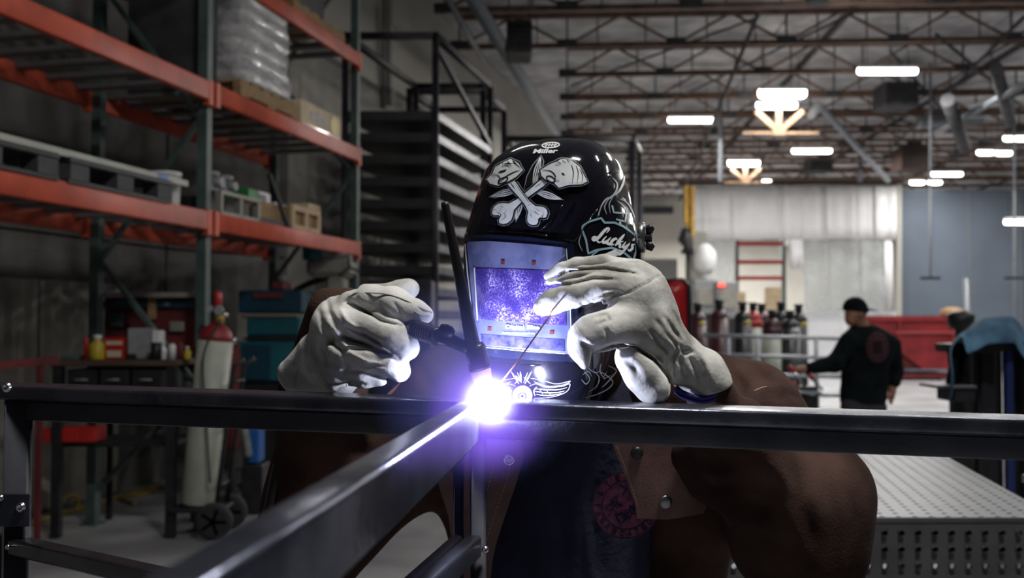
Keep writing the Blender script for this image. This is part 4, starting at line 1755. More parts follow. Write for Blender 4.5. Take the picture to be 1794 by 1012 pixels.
tbox('upper_housing', 418, 508, 528, 548, 0.7, 'navy')
tbox('red_nameplate', 446, 513, 496, 522, 0.02, 'darkred', dy=-0.025, ch=0)
tbox('work_strip', 424, 549, 522, 556, 0.6, 'machine', dy=-0.02)
tbox('middle_housing', 432, 556, 524, 588, 0.6, 'teal')
tbox('side_arm', 414, 548, 432, 600, 0.5, 'machine')
tbox('dark_throat', 424, 588, 526, 598, 0.6, 'black')
tbox('lower_cabinet', 420, 598, 528, 668, 0.75, 'teal')
tbox('door_panel', 428, 604, 474, 664, 0.02, 'navy', dy=-0.02, ch=0.004)
tbox('knob', 440, 627, 446, 634, 0.05, 'yellow', dy=-0.05, ch=0.004)
tbox('plinth', 424, 668, 526, 866, 0.6, 'black', dy=0.05)
tbox('control_box', 470, 492, 492, 508, 0.3, 'darkred', dy=0.1)
tbox('signal_lamp', 479, 480, 490, 492, 0.08, 'grey', dy=0.2)
dp = empty('drill_press', (XY(580, 9.2), 9.2, 0), 'beige drill press with a teal motor under the rack beam', 'drill press')
Yd = 9.2
c_ = W(547, 455, Yd)
q = MB()
q.lathe((c_.x, c_.y, c_.z), [(RP(16, Yd), 0), (RP(17, Yd), .02), (RP(17, Yd), RP(32, Yd)), (RP(14, Yd), RP(35, Yd)), (RP(5, Yd), RP(36, Yd))], seg=18)
q.build('motor', M['teal'], dp)
tbox('head', 536, 448, 612, 485, 0.45, 'machine', Y=Yd, par=dp, ch=0.05)
tbox('belt_cover', 560, 442, 608, 452, 0.4, 'grey', Y=Yd, par=dp, ch=0.02)
tbox('spindle_housing', 572, 484, 602, 520, 0.3, 'machine', Y=Yd, par=dp, ch=0.03)
q = MB()
q.tube([W(586, 470, Yd + .5), Vector((W(586, 470, Yd + .5).x, Yd + .5, 0))], 0.05, seg=12)
q.build('column', M['grey'], dp)
tbox('work_table', 560, 640, 625, 648, 0.5, 'grey', Y=Yd, par=dp)
q = MB()
q.box((W(586, 800, Yd).x, Yd + .4, 0.04), (0.5, 0.6, 0.08), ch=0.01)
q.build('base', M['machine'], dp)
q = MB()
for a in range(3):
    an = a * 2.09 + .4
    q.tube([W(612, 468, Yd), W(612 + 22 * math.cos(an), 468 + 22 * math.sin(an), Yd - .1)], 0.012, seg=6)
tag(q.build('feed_handle', M['black'], dp), kind='stuff')
# dark cable arm from the machine towards the press
q = MB()
q.tube(curve_pts([W(500, 520, 9.4), W(540, 497, 9.4), W(590, 482, 9.4)], 10), 0.03, seg=8)
q.build('power_cable', M['black'], tm)

# ------------------------------------------------------------------ black tray racks in the middle
def tray_rack(pxl, pxr, Y0, depth, zt, zs, n, step, label, slant=SL, w=0.075, edge='blacktray', cross=True, lowest=0.4):
    xl, xr = XY(pxl, Y0), XY(pxr, Y0)
    root = empty('tray_rack', ((xl + xr) / 2, Y0, 0), label, 'rack')
    sx = depth * slant
    for (x, y) in ((xl, Y0), (xr, Y0), (xl + sx, Y0 + depth), (xr + sx, Y0 + depth)):
        q = MB()
        q.beam((x, y, 0), (x, y, zt), w, w, up=(0, 1, 0), r=0.008)
        q.build('post', M['blacktray'], root)
    for (a, b2) in (((xl, Y0), (xr, Y0)), ((xl + sx, Y0 + depth), (xr + sx, Y0 + depth)), ((xr, Y0), (xr + sx, Y0 + depth)), ((xl, Y0), (xl + sx, Y0 + depth))):
        q = MB()
        q.beam((a[0], a[1], zt - w / 2), (b2[0], b2[1], zt - w / 2), w, w, r=0.008)
        q.build('top_rail', M['black'], root)
    if cross:
        q = MB()
        q.beam((xr, Y0 + .1, zs + .75), (xr + sx, Y0 + depth - .1, zs + .02), 0.05, 0.05)
        q.build('diagonal_brace', M['blacktray'], root)
    for k in range(n):
        z = zs - k * step
        if z < lowest:
            break
        q = MB()
        d1 = 0.03
        P = [(xl, Y0 + d1), (xr, Y0 + d1), (xr + sx, Y0 + depth), (xl + sx, Y0 + depth)]
        q.add([Vector((x, y, z - .10)) for x, y in P] + [Vector((x, y, z - .085)) for x, y in P],
              [(3, 2, 1, 0), (4, 5, 6, 7), (0, 1, 5, 4), (1, 2, 6, 5), (2, 3, 7, 6), (3, 0, 4, 7)])
        t_ = q.build('tray', M['blacktray'], root)
        q = MB()
        q.beam((xl, Y0, z - .05), (xr, Y0, z - .05), 0.03, 0.10)
        q.build('front_lip', M['black'], t_)
        q = MB()
        q.beam((xr + .02, Y0 + .02, z - .05), (xr + sx + .02, Y0 + depth, z - .05), 0.03, 0.085)
        q.build('side_lip', M['trayedge'] if k < 9 else M['blacktray'], t_)
    return root


tray_rack(603, 762, 11.0, 2.35, 4.68, 3.80, 14, 0.245, 'tall black steel rack of close-spaced trays behind the torch')
tray_rack(716, 846, 13.9, 1.2, 4.74, 3.2, 3, 0.5, 'second black rack frame behind the tall tray rack', w=0.085, cross=True)
tray_rack(884, 1108, 17.0, 1.2, 4.65, 2.7, 6, 0.45, 'wide black rack frame seen around the helmet top', w=0.10, cross=False)
tray_rack(560, 612, 12.6, 1.0, 4.3, 3.6, 10, 0.28, 'narrow black rack behind the orange rack end post', w=0.09, cross=False)
q = MB()
for k in range(5):
    q2 = MB()
for k, (px, py, w_, h_, l_) in enumerate(((640, 470, 60, 26, 'dark grey machine part left of the torch cap'), (700, 470, 55, 30, 'dark stacked stock right of the drill press'))):
    pass
boxthing('stock_crate', 700, 651, 10.2, 110, 322, 0.6, M['blacktray'], 'dark low crate of stock standing on the floor behind the thumb', 'crate')
q = MB()
# ------------------------------------------------------------------ gas cylinders behind the rail
CYL = [(1222, 14.6, 528, 'maroon', 'maroon gas cylinder, leftmost behind the rail', 'y'), (1260, 14.2, 522, 'maroon', 'maroon gas cylinder with a free white gap at its right', None),
       (1301, 14.7, 526, 'cylblack', 'black gas cylinder at the left end of the crowded group', 'y'), (1319, 15.1, 527, 'cylgrey', 'grey cylinder with red shoulder in the back row', 'r'),
       (1334, 15.4, 529, 'maroon', 'maroon cylinder deepest in the crowd, third from its left', None), (1352, 14.2, 540, 'cylgrey', 'grey cylinder with maroon top in the front row', 'm'),
       (1368, 15.2, 526, 'cylblack', 'black cylinder standing behind the white-labelled one', None), (1384, 14.3, 541, 'cylblack', 'shorter black cylinder with a pale paper label', 'w'),
       (1399, 14.9, 530, 'cylblack', 'black cylinder at the right end of the crowded group', 'y')]
for px, Y, pt, m, l, ex in CYL:
    H = ZY(pt, Y)
    sh = {'r': M['red'], 'm': M['maroon']}.get(ex)
    root, p, ax, hv = gas_cylinder(XY(px, Y), Y, 0.0, 0.130, H, l, M[m], sh, protect=True)
    lm = {'y': 'yellow', 'w': 'white'}.get(ex)
    if lm:
        q = MB()
        rr = 0.132
        a0 = -math.pi / 2
        rows = [[Vector((p.x + rr * math.cos(a0 + a), p.y + rr * math.sin(a0 + a), z)) for a in np.linspace(-.05, .75, 7)] for z in (H * .84 - .07, H * .84 - .01)]
        q.grid(rows)
        q.build('paper_label', M[lm], root, thick=0.003, flip=False)
    elif ex in ('r', 'm'):
        q = MB()
        rr = 0.132
        q.lathe((p.x, p.y, H * .84 - .12), [(rr, 0), (rr, .12)], seg=20)
        q.build('painted_band', M['red'] if ex == 'r' else M['maroon'], root)
YR = 13.6
rl = empty('pipe_rail', (XY(1350, YR), YR, 0), 'grey pipe safety rail in front of the gas cylinders', 'rail')
for py in (590, 624, 657, 690):
    q = MB()
    q.tube([W(1232, py - 3, YR), W(1478, py + 3, YR)], 0.028, seg=10)
    q.build('rail_tube', M['rail'], rl)
for px in (1276, 1327, 1430, 1476):
    q = MB()
    t_ = W(px, 591, YR)
    q.tube([Vector((t_.x, YR, 0)), t_], 0.030, seg=10)
    q.build('post', M['rail'], rl)

# ------------------------------------------------------------------ red tipping bin
YB = 25.0


def extr(name, pts, Y, dep, m, par=None, lab=None, cat=None, taper=0.0):
    """outline in picture positions at depth Y given real thickness dep"""
    q = MB()
    n = len(pts)
    A = [W(x, y, Y) for x, y in pts]
    B = [p + Vector((0, dep, 0)) for p in A]
    q.add(A + B, [tuple(range(n - 1, -1, -1)), tuple(range(n, 2 * n))] + [(i, (i + 1) % n, n + (i + 1) % n, n + i) for i in range(n)])
    o = q.build(name, m, par)
    if lab:
        tag(o, lab, cat)
    return o


bn = empty('tipping_bin', W(1600, 650, YB), 'big red steel tipping bin in front of the blue wall', 'bin')
bn.location.z = 0
extr('hopper', [(1520, 562), (1678, 562), (1672, 646), (1618, 646), (1580, 618), (1520, 604)], YB, 1.4, M['binred'], bn)
extr('rim', [(1515, 553), (1680, 553), (1678, 562), (1518, 562)], YB - 0.06, 1.52, M['binred'], bn)
extr('side_rib', [(1570, 580), (1676, 580), (1676, 584), (1570, 584)], YB - 0.07, 0.07, mat('pale_red_rib', (0.30, 0.06, 0.06), 0.4), bn)
for px in (1575, 1668):
    extr('end_stiffener', [(px, 562), (px + 4, 562), (px + 2, 640 if px > 1600 else 606), (px - 2, 640 if px > 1600 else 606)], YB - 0.06, 0.06, M['binred'], bn)
q = MB()
a, b2 = W(1545, 650, YB), W(1672, 650, YB)
q.box(((a.x + b2.x) / 2, YB + .7, 0.11), (b2.x - a.x, 1.2, 0.14))
q.build('fork_base', M['darkred'], bn)
q = MB()
q.add([W(1560, 610, YB + .2), W(1585, 622, YB + .2), W(1618, 646, YB + .2), W(1560, 646, YB + .2)] +
      [W(1560, 610, YB + .2) + Vector((0, 1, 0)), W(1585, 622, YB + .2) + Vector((0, 1, 0)), W(1618, 646, YB + .2) + Vector((0, 1, 0)), W(1560, 646, YB + .2) + Vector((0, 1, 0))],
      [(3, 2, 1, 0), (4, 5, 6, 7), (0, 1, 5, 4), (1, 2, 6, 5), (2, 3, 7, 6), (3, 0, 4, 7)])
q.build('rocker_plate', M['darkred'], bn)
for k in range(4):
    q = MB()
    q.lathe((a.x + .3 + (k % 2) * (b2.x - a.x - .6), YB + .2 + (k // 2), 0.045), [(0.045, -.03), (0.045, .03)], seg=12, axis=(0, 1, 0))
    q.build('caster', M['rubber'], bn)
q = MB()
c_ = W(1668, 546, YB + .3)
q.lathe((c_.x, c_.y, W(1668, 553, YB).z), [(.26, 0), (.30, .05), (.27, .16), (.12, .22)], seg=14)
tag(q.build('cardboard_drum', M['wood']), 'tan rounded bundle lying on the right end of the red bin', 'bundle')

# ------------------------------------------------------------------ man in the background
YM = 8.7


def MW(px, py, dy=0.0):
    return W(px, py, YM + dy)


mr = lambda r: RP(r, YM)
man = empty('person', (XY(1515, YM), YM, 0), 'man in a black long-sleeved shirt and black cap, seen from behind', 'person')
fz = 0.0
ft1, ft2 = Vector((XY(1492, YM), YM - .06, 0.05)), Vector((XY(1540, YM), YM + .12, 0.05))
sd = SDF((XY(1375, YM), YM - .5, -0.01), (XY(1600, YM), YM + .5, 1.80), 0.011, k=0.03)
sd.cap(MW(1499, 541), MW(1499, 546), mr(18.5), k=.02)
sd.cap(MW(1494, 553, -.03), MW(1491, 561, -.04), mr(13), mr(10), k=.02)   # jaw
sd.cap(MW(1484, 551, -.03), MW(1482, 555, -.03), mr(3), k=.012)           # nose
sd.cap(MW(1484, 560, -.03), MW(1485, 562, -.03), mr(4), k=.01)
sd.cap(MW(1508, 548, -.085), MW(1509, 553, -.085), mr(4), mr(3), k=.01)    # ear
sd.cap(MW(1505, 560), MW(1513, 580, .02), mr(12), mr(14))
sd.cap(MW(1500, 600), MW(1548, 604, .08), mr(20), mr(19), k=.05)
sd.cap(MW(1520, 610, .03), MW(1510, 700, .03), mr(34), mr(34), flat=((0, 1, 0), 1.35), k=.06)
sd.cap(MW(1492, 600, -.05), MW(1462, 638, -.12), mr(14), mr(11))
sd.cap(MW(1462, 638, -.12), MW(1402, 648, -.25), mr(10.5), mr(7))
sd.cap(MW(1402, 648, -.25), MW(1391, 648, -.26), mr(7), mr(6.5), k=.012)
for k, (dx, dz, L) in enumerate(((-12, -4, 0), (-14, 0, 0), (-13, 4, 0), (-10, 7, 0))):
    sd.cap(MW(1391, 646 + k * 1.5, -.26), MW(1391 + dx, 647 + dz, -.28 + .01 * k), mr(2.3), mr(1.9), k=.008)
sd.cap(MW(1394, 643, -.27), MW(1386, 638, -.30), mr(2.6), mr(2.0), k=.008)
sd.cap(MW(1560, 604, .10), MW(1569, 650, .12), mr(13), mr(11))
sd.cap(MW(1569, 650, .12), MW(1563, 684, .06), mr(10), mr(6.5))
sd.cap(MW(1563, 684, .06), MW(1562, 694, .05), mr(6.5), mr(6), k=.012)
for k in range(4):
    sd.cap(MW(1559 + 2 * k, 695, .05), MW(1558 + 1.6 * k, 707 - abs(k - 1.5), .03), mr(2.2), mr(1.8), k=.008)
sd.cap(MW(1558, 690, .03), MW(1554, 699, .01), mr(2.5), mr(2), k=.008)
for ft, hip in ((ft1, MW(1498, 712)), (ft2, MW(1528, 712, .08))):
    kn = (ft + hip) / 2 + Vector((0, -.03, .03))
    sd.cap(hip, kn, mr(19), mr(13))
    sd.cap(kn, ft + Vector((0, .02, .05)), mr(13), mr(8.5))
    sd.cap(ft, ft + Vector((-.10, -.10, 0)), .04, .033)
body, _ = sd.build('body', M['skin'], man)
# shirt
sd = SDF((XY(1395, YM), YM - .5, 0.70), (XY(1600, YM), YM + .5, 1.55), 0.011, k=0.03)
sd.cap(MW(1500, 597), MW(1548, 602, .08), mr(24), mr(23), k=.05)
sd.cap(MW(1508, 582, .02), MW(1515, 590, .02), mr(17), mr(20), k=.03)
sd.cap(MW(1520, 610, .03), MW(1512, 700, .03), mr(42), mr(40), flat=((0, 1, 0), 1.35), k=.06)
sd.cap(MW(1490, 600, -.05), MW(1462, 636, -.12), mr(19), mr(16))
sd.cap(MW(1462, 636, -.12), MW(1412, 647, -.23), mr(15), mr(9.5))
sd.cap(MW(1560, 604, .10), MW(1568, 650, .12), mr(18), mr(15))
sd.cap(MW(1568, 650, .12), MW(1566, 668, .08), mr(14), mr(12))
sd.cut(MW(1515, 705), (0, 0, -1))
sd.cut(MW(1410, 647, -.23), (-1, 0, 0))
sd.noise(0.004, 30, 5)
sd.crease([(1470, 600), (1485, 640), (1478, 690)], 4, .008)
sd.crease([(1540, 640), (1530, 680), (1535, 700)], 4, .008)
sd.crease([(1440, 636), (1470, 640), (1490, 625)], 3, .008)
shirt, sbv = sd.build('shirt', M['shirtblack'], man, label='black long-sleeved shirt with a faded round print')
q = MB()
ring = [(1537 + 20 * math.cos(a), 608 + 27 * math.sin(a)) for a in np.linspace(0, 2 * math.pi, 25)[:-1]]
lay(q, sbv, ring, off=0.004, step=5)
em = q.build('printed_emblem', M['emblemred'], shirt)
q = MB()
for a in np.linspace(0, 2 * math.pi, 13)[:-1]:
    ribbon(q, sbv, [(1537 + 14 * math.cos(a), 608 + 19 * math.sin(a)), (1537 + 18 * math.cos(a), 608 + 24.5 * math.sin(a))], 2.2, off=.006)
for dx in (-5, 0, 5):
    ribbon(q, sbv, [(1537 + dx, 597), (1537 + dx * 1.2, 620)], 3, off=.006)
q.build('emblem_mark', M['shirtblack'], shirt)
# trousers
sd = SDF((XY(1440, YM), YM - .4, 0.03), (XY(1590, YM), YM + .45, 0.95), 0.012, k=0.04)
sd.cap(MW(1512, 695, .03), MW(1512, 712, .03), mr(37), mr(37), flat=((0, 1, 0), 1.35))
for ft, hip in ((ft1, MW(1497, 715)), (ft2, MW(1529, 715, .08))):
    kn = (ft + hip) / 2 + Vector((0, -.03, .03))
    sd.cap(hip, kn, mr(23), mr(18))
    sd.cap(kn, ft + Vector((0, .02, .06)), mr(18), mr(15))
sd.cut((0, 0, 0.07), (0, 0, -1))
sd.noise(0.004, 25, 8)
sd.build('trousers', M['denim'], man)
for ft in (ft1, ft2):
    sd = SDF((ft.x - .25, ft.y - .25, -0.01), (ft.x + .15, ft.y + .15, 0.14), 0.009, k=0.02)
    sd.cap(ft + Vector((.03, .03, 0.0)), ft + Vector((-.12, -.12, -.005)), .052, .045)
    sd.cut((0, 0, 0.0), (0, 0, -1))
    sd.build('shoe', M['black'], man)
# cap worn back to front
sd = SDF((XY(1470, YM), YM - .2, 1.55), (XY(1535, YM), YM + .2, 1.75), 0.007, k=0.012)
sd = SDF((XY(1468, YM), YM - .2, ZY(556, YM)), (XY(1536, YM), YM + .2, ZY(512, YM)), 0.006, k=0.012)
sd.cap(MW(1498, 541), MW(1499, 543), mr(21.5), k=.01)
sd.cut(MW(1499, 546), Vector((-0.15, 0, -1)))
sd.cap(MW(1512, 540, 0), MW(1528, 543, 0), .062, .050, flat=((0.1, 0, 1), 7.0), k=.006)
sd.build('cap', M['shirtblack'], man)

# ------------------------------------------------------------------ tool trolley with red clamps
tt = empty('tool_trolley', (XY(1412, 8.3), 8.3, 0), 'black tool trolley in front of the reaching man', 'trolley')
a, b2 = W(1372, 690, 8.2), W(1441, 690, 8.2)
q = MB()
q.box(((a.x + b2.x) / 2, 8.45, a.z + .01), (b2.x - a.x, 0.5, 0.02), ch=0.004)
q.build('top_tray', M['rail'], tt)
q = MB()
q.box(((a.x + b2.x) / 2 - .01, 8.45, a.z - .17), (b2.x - a.x - .04, 0.46, 0.30), ch=0.01)
q.build('cabinet', M['black'], tt)
for sx in (a.x + .03, b2.x - .03):
    for sy in (8.25, 8.65):
        q = MB()
        q.beam((sx, sy, 0.0), (sx, sy, a.z), 0.03, 0.03, up=(0, 1, 0))
        q.build('leg', M['rail'], tt)
for k, (pts, l) in enumerate((([(1382, 641), (1392, 652), (1404, 668)], 'red clamp standing on the trolley left of the hand'),
                              ([(1418, 655), (1424, 664), (1430, 672)], 'red clamp handle on the trolley right of the hand'),
                              ([(1390, 668), (1391, 684), (1391, 690)], 'short red clamp grip below the hand'))):
    root = empty('clamp', W(*pts[-1], 8.35), l, 'clamp')
    q = MB()
    q.tube([W(x, y, 8.32) for x, y in pts[:2]], mr(4.2), seg=8)
    q.build('red_grip', M['red'], root)
    q = MB()
    q.tube([W(*pts[1], 8.32), W(*pts[2], 8.35), Vector((W(pts[2][0], 1, 8.35).x + .02, 8.35, a.z + .025))], 0.012, seg=6)
    q.build('clamp_bar', M['chrome'], root)
q = MB()
q.box(W(1413, 681, 8.4), (RP(28, 8.4), 0.2, RP(10, 8.4)), ch=.01)
tag(q.build('tool_box', M['black']), 'small black box on the tool trolley', 'box')

# ------------------------------------------------------------------ trolley of stock with the blue jacket, right edge
YK = 6.2
sk = empty('stock_trolley', (XY(1740, YK), YK, 0), 'tall black stock trolley at the right edge under the blue cloth', 'trolley')
for i, (px, Y, pt, w, m) in enumerate(((1680, 6.2, 612, 30, 'black'), (1707, 6.6, 612, 12, 'black'), (1727, 6.2, 608, 22, 'black'), (1746, 6.7, 605, 9, 'black'),
                                       (1776, 6.3, 600, 22, 'black'), (1800, 6.2, 600, 20, 'black'), (1820, 6.6, 600, 20, 'black'))):
    q = MB()
    t_ = W(px, pt, Y)
    q.beam((t_.x, Y, 0), t_, RP(w, Y), 0.06, up=(0, 1, 0))
    q.build('stanchion', M[m], sk)
q = MB()
t_ = W(1765, 603, 6.0)
q.beam((t_.x, 6.0, 0), t_, RP(12, 6.0), 0.05, up=(0, 1, 0))
q.build('stanchion', M['bluesteel'], sk, label='blue steel stanchion')
q = MB()
q.beam(W(1668, 610, 6.2), W(1830, 600, 6.2), 0.5, 0.05)
q.build('top_frame', M['black'], sk)
q = MB()
q.box((XY(1750, 6.3), 6.4, 0.2), (RP(175, 6.3), 0.8, 0.10))
q.build('base_deck', M['black'], sk)
for px in (1680, 1810):
    for Y in (6.1, 6.7):
        q = MB()
        q.lathe((XY(px, Y), Y, 0.075), [(.075, -.02), (.075, .02)], seg=14, axis=(1, 0, 0))
        q.build('caster', M['rubber'], sk)
q = MB()
a, b2 = W(1646, 678, 5.9), W(1712, 680, 5.9)
q.box(((a.x + b2.x) / 2, 6.05, a.z), (b2.x - a.x, 0.3, 0.02), ch=0.005)
q.build('side_shelf', M['tabletop'], sk, label='pale steel side shelf')
q = MB()
q.box(((a.x + b2.x) / 2 + .05, 6.05, a.z - .05), (b2.x - a.x - .1, 0.25, 0.08), ch=0.005)
q.build('shelf_bracket', M['black'], sk)
q = MB()
q.box((W(1708, 632, 7.4).x, 7.4, W(1708, 632, 7.4).z), (RP(36, 7.4), .2, RP(20, 7.4)), ch=0.02)
q.build('green_bin', M['green2'], sk, label='green bin behind the stanchions')
# cloth: draped sheet with real folds
rows = []
T = [(1662, 700), (1664, 650), (1668, 610), (1684, 590), (1702, 572), (1722, 560), (1745, 556), (1768, 556), (1785, 566), (1800, 584), (1812, 604), (1822, 620)]
T = [(p.x, p.y) for p in curve_pts([(x, y, 0) for x, y in T], 44)]
n = len(T)
for j in range(14):
    v = j / 13
    row = []
    for i, (x, y) in enumerate(T):
        u = i / (n - 1)
        Y = 5.86 + 0.74 * v
        fold = 7 * math.sin(u * 16 + v * 3) * (1 - v) + 4 * math.sin(u * 33 + 5 * v)
        drop = (1 - min(1, v * 4)) ** 1.5 * (46 if u > 0.3 else 4)
        p = W(x + fold * .25, y + drop + fold * .35, Y)
        p.y -= 0.03 * math.sin(u * 22) * (1 - v)
        row.append(p)
    rows.append(row)
q = MB()
q.grid(rows)
tag(q.build('draped_cloth', M['tarp'], thick=0.012, flip=False, sub=1), 'blue work cloth thrown over the stock trolley', 'cloth')
q = MB()
rows = []
for j in range(10):
    v = j / 9
    rows.append([W(1660 + 30 * u + 3 * math.sin(8 * u + 4 * v), 600 + 66 * v + 10 * (1 - u), 6.05 + .05 * math.sin(9 * u + 2 * v)) for u in np.linspace(0, 1, 9)])
q.grid(rows)
tag(q.build('hanging_cloth', M['shirtblack'], thick=0.015, flip=False), 'black cloth hanging at the left of the stock trolley', 'cloth')
q = MB()
q.lathe((W(1683, 560, 8.8).x, 8.8, 0), [(.16, 0), (.05, .05), (.05, W(1683, 578, 8.8).z), (.10, W(1683, 572, 8.8).z), (.12, W(1683, 552, 8.8).z), (.05, W(1683, 544, 8.8).z)], seg=14)
tag(q.build('black_stand', M['black']), 'black rounded stand behind the left end of the blue cloth', 'stand')

# ------------------------------------------------------------------ perforated welding table
YT0, YT1, ZT_ = 2.82, 4.32, 0.90
VX = 0.191
tb = empty('welding_table', (0.9, 3.4, 0), 'grey perforated steel welding table at the lower right', 'table')
xr0 = XY(1849, YT0)
xl0 = XY(1180, YT0)
NX = int(round((xr0 - xl0) / 0.0475))
DX = (xr0 - xl0) / NX
NY = int(round((YT1 - YT0) / 0.05))
DY = (YT1 - YT0) / NY


def perforated(nx, ny, fn, r, name, m, par, holes=lambda i, j: True, wall=None):
    V, Fc = [], []
    q = MB()
    for i in range(nx):
        for j in range(ny):
            cor = [(i, j), (i + 1, j), (i + 1, j + 1), (i, j + 1)]
            cs = [fn(*c) for c in cor]
            if not holes(i, j):
                q.add(cs, [(0, 1, 2, 3)])
                continue
            ctr = (cs[0] + cs[1] + cs[2] + cs[3]) / 4
            ex = (cs[1] - cs[0]).normalized()
            ey = (cs[3] - cs[0])
            ey = (ey - ex * ey.dot(ex)).normalized()
            o8 = []
            for k in range(8):
                a = math.radians(-157.5 + 45 * k)
                o8.append(ctr + (ex * math.cos(a) + ey * math.sin(a)) * r)
            nn = ex.cross(ey)
            dn = [p - nn * wall for p in o8]
            #  corners 0:(-,-) between k=0(-157) and k=1(-112)
            vs = cs + o8 + dn
            fs = [(0, 5, 4), (1, 7, 6), (2, 9, 8), (3, 11, 10), (0, 1, 6, 5), (1, 2, 8, 7), (2, 3, 10, 9), (3, 0, 4, 11)]
            fs += [(4 + k, 4 + (k + 1) % 8, 12 + (k + 1) % 8, 12 + k) for k in range(8)]
            q.add(vs, fs)
    return q.build(name, m, par, flip=False)


top = perforated(NX, NY, lambda i, j: Vector((xl0 + i * DX + VX * j * DY, YT0 + j * DY, ZT_)), 0.009, 'table_top', M['tabletop'], tb, wall=0.012)
hz = 0.155
perforated(NX, 3, lambda i, j: Vector((xl0 + i * DX, YT0, ZT_ - 0.012 - (3 - j) * 0.046 - 0.004)), 0.0085, 'front_skirt', M['tableside'], tb, wall=-0.010)
q = MB()
q.beam((xl0, YT0 + .004, ZT_ - 0.006), (xr0, YT0 + .004, ZT_ - 0.006), 0.012, 0.018, r=.004)
q.beam((xl0, YT0 + .003, ZT_ - 0.162), (xr0, YT0 + .003, ZT_ - 0.162), 0.010, 0.016)
q.build('edge_strip', M['tableside'], tb)
q = MB()
q.beam((xr0, YT0, ZT_ - .08), (xr0 + VX * 1.5, YT1, ZT_ - .08), 0.012, 0.15)
q.build('side_skirt', M['tableside'], tb)
q = MB()
q.beam((xl0, YT0, ZT_ - .08), (xl0 + VX * 1.5, YT1, ZT_ - .08), 0.012, 0.15)
q.build('side_skirt', M['tableside'], tb)
q = MB()
q.box(((xl0 + xr0) / 2 + .15, (YT0 + YT1) / 2, ZT_ - .10), (xr0 - xl0 - .3, YT1 - YT0 - .1, 0.01))
q.build('under_plate', M['black'], tb)
for px, Y in ((1590, 2.95), (1830, 2.95), (1250, 2.95), (1560, 4.2), (1350, 4.2)):
    x = XY(px, Y)
    q = MB()
    q.tube([(x, Y, 0.03), (x, Y, ZT_ - .15)], 0.03, seg=12)
    q.build('leg', M['rail'], tb)
    q = MB()
    q.lathe((x, Y, 0), [(0.06, 0), (0.06, .015), (0.03, .035)], seg=16)
    q.lathe((x, Y, ZT_ - .19), [(0.055, 0), (0.055, .015), (0.035, .02)], seg=16)
    q.build('levelling_collar', M['rail'], tb)
# slatted grate stand at the right of the table
gs = empty('slat_stand', (XY(1800, 3.55) + .1, 3.7, 0), 'bright slatted steel stand at the right of the perforated table', 'stand')
gz = ZY(858, 3.6)
for k in range(9):
    q = MB()
    xx = XY(1758, 3.6) + .03
    q.beam((xx + .02 * k, 3.38 + k * .06, gz), (xx + .55 + .02 * k, 3.38 + k * .06, gz), 0.012, 0.03)
    q.build('slat', M['chrome'], gs)
for sx, sy in ((.03, 3.38), (.5, 3.38), (.2, 3.86), (.65, 3.86)):
    q = MB()
    q.beam((XY(1758, 3.6) + sx + .03, sy, 0), (XY(1758, 3.6) + sx + .03, sy, gz - .01), 0.03, 0.03, up=(0, 1, 0))
    q.build('leg', M['black'], gs)
# ------------------------------------------------------------------ the steel frame being welded
sf = empty('steel_workpiece', (0, 1.4, 0), 'dark steel tube frame across the front, being welded', 'frame')
FA, FB = W(0, 676, 1.47), W(1794, 735, 1.20)          # front top edge of the long top rail
FD = (FB - FA).normalized()
FA2, FB2 = FA - FD * 0.12, FB + FD * 0.25
BK = Vector((-FD.y, FD.x, 0)).normalized()             # towards the back
if BK.y < 0:
    BK = -BK
UP = Vector((0, 0, 1))


def fr_pt(px, back=0.0, down=0.0):
    """point of the rail's front top edge above photo column px"""
    # intersect the sight plane of column px with the rail
    u = (px - CX) / F
    t = (FA.x - u * FA.y) / (u * FD.y - FD.x)
    p = FA + FD * t
    return p + BK * back - UP * down


RW, RH = 0.085, 0.021
q = MB()
q.beam(FA2 + BK * RW / 2 - UP * RH / 2, FB2 + BK * RW / 2 - UP * RH / 2, RW, RH, r=0.005, seg=4)
q.build('top_rail', M['steeltop'], sf)
q = MB()
a, b2 = FA2 + FD * 0.15, FB2
q.beam(a + BK * (RW / 2 + .003) - UP * (RH + .0145), b2 + BK * (RW / 2 + .003) - UP * (RH + .0145), RW - .01, 0.029, r=0.003, seg=3)
q.build('under_rail', M['steel'], sf)
# cross rail towards the camera
J = fr_pt(822, 0.0)                                    # centre of its far end
CD = Vector((-0.0885, -1, 0)).normalized()
q = MB()
zc = J.z - 0.0275
p0 = Vector((J.x, J.y, zc)) - CD * 0.0
p1 = p0 + CD * 1.16
q.beam(p0, p1, 0.031, 0.055, r=0.0055, seg=4)
q.build('cross_rail', M['steeltop'], sf)
# posts
def post(px0, px1, Y, ztop, dep=0.04, m='steelpost', nm='post'):
    x0, x1 = XY(px0, Y), XY(px1, Y)
    q = MB()
    q.beam(((x0 + x1) / 2, Y + dep / 2, 0), ((x0 + x1) / 2, Y + dep / 2, ztop), x1 - x0, dep, up=(0, 1, 0), r=0.005, seg=3)
    return q.build(nm, M[m], sf)


pz = fr_pt(830).z - RH - .03
post(823, 852, fr_pt(838).y + 0.012, pz)
post(794, 812, fr_pt(838).y + 0.045, pz, dep=.03)
lp = fr_pt(32)
post(8, 55, lp.y + .006, lp.z - RH, dep=.014)
post(1840, 1880, 1.22, FB.z - RH - .03)
# weld ticks, plates and bolts
q = MB()
q.box(W(14, 893, lp.y - .002), (RP(78, lp.y), 0.006, RP(56, lp.y)), ch=0.001)
q.build('bracket_plate', M['steel'], sf)


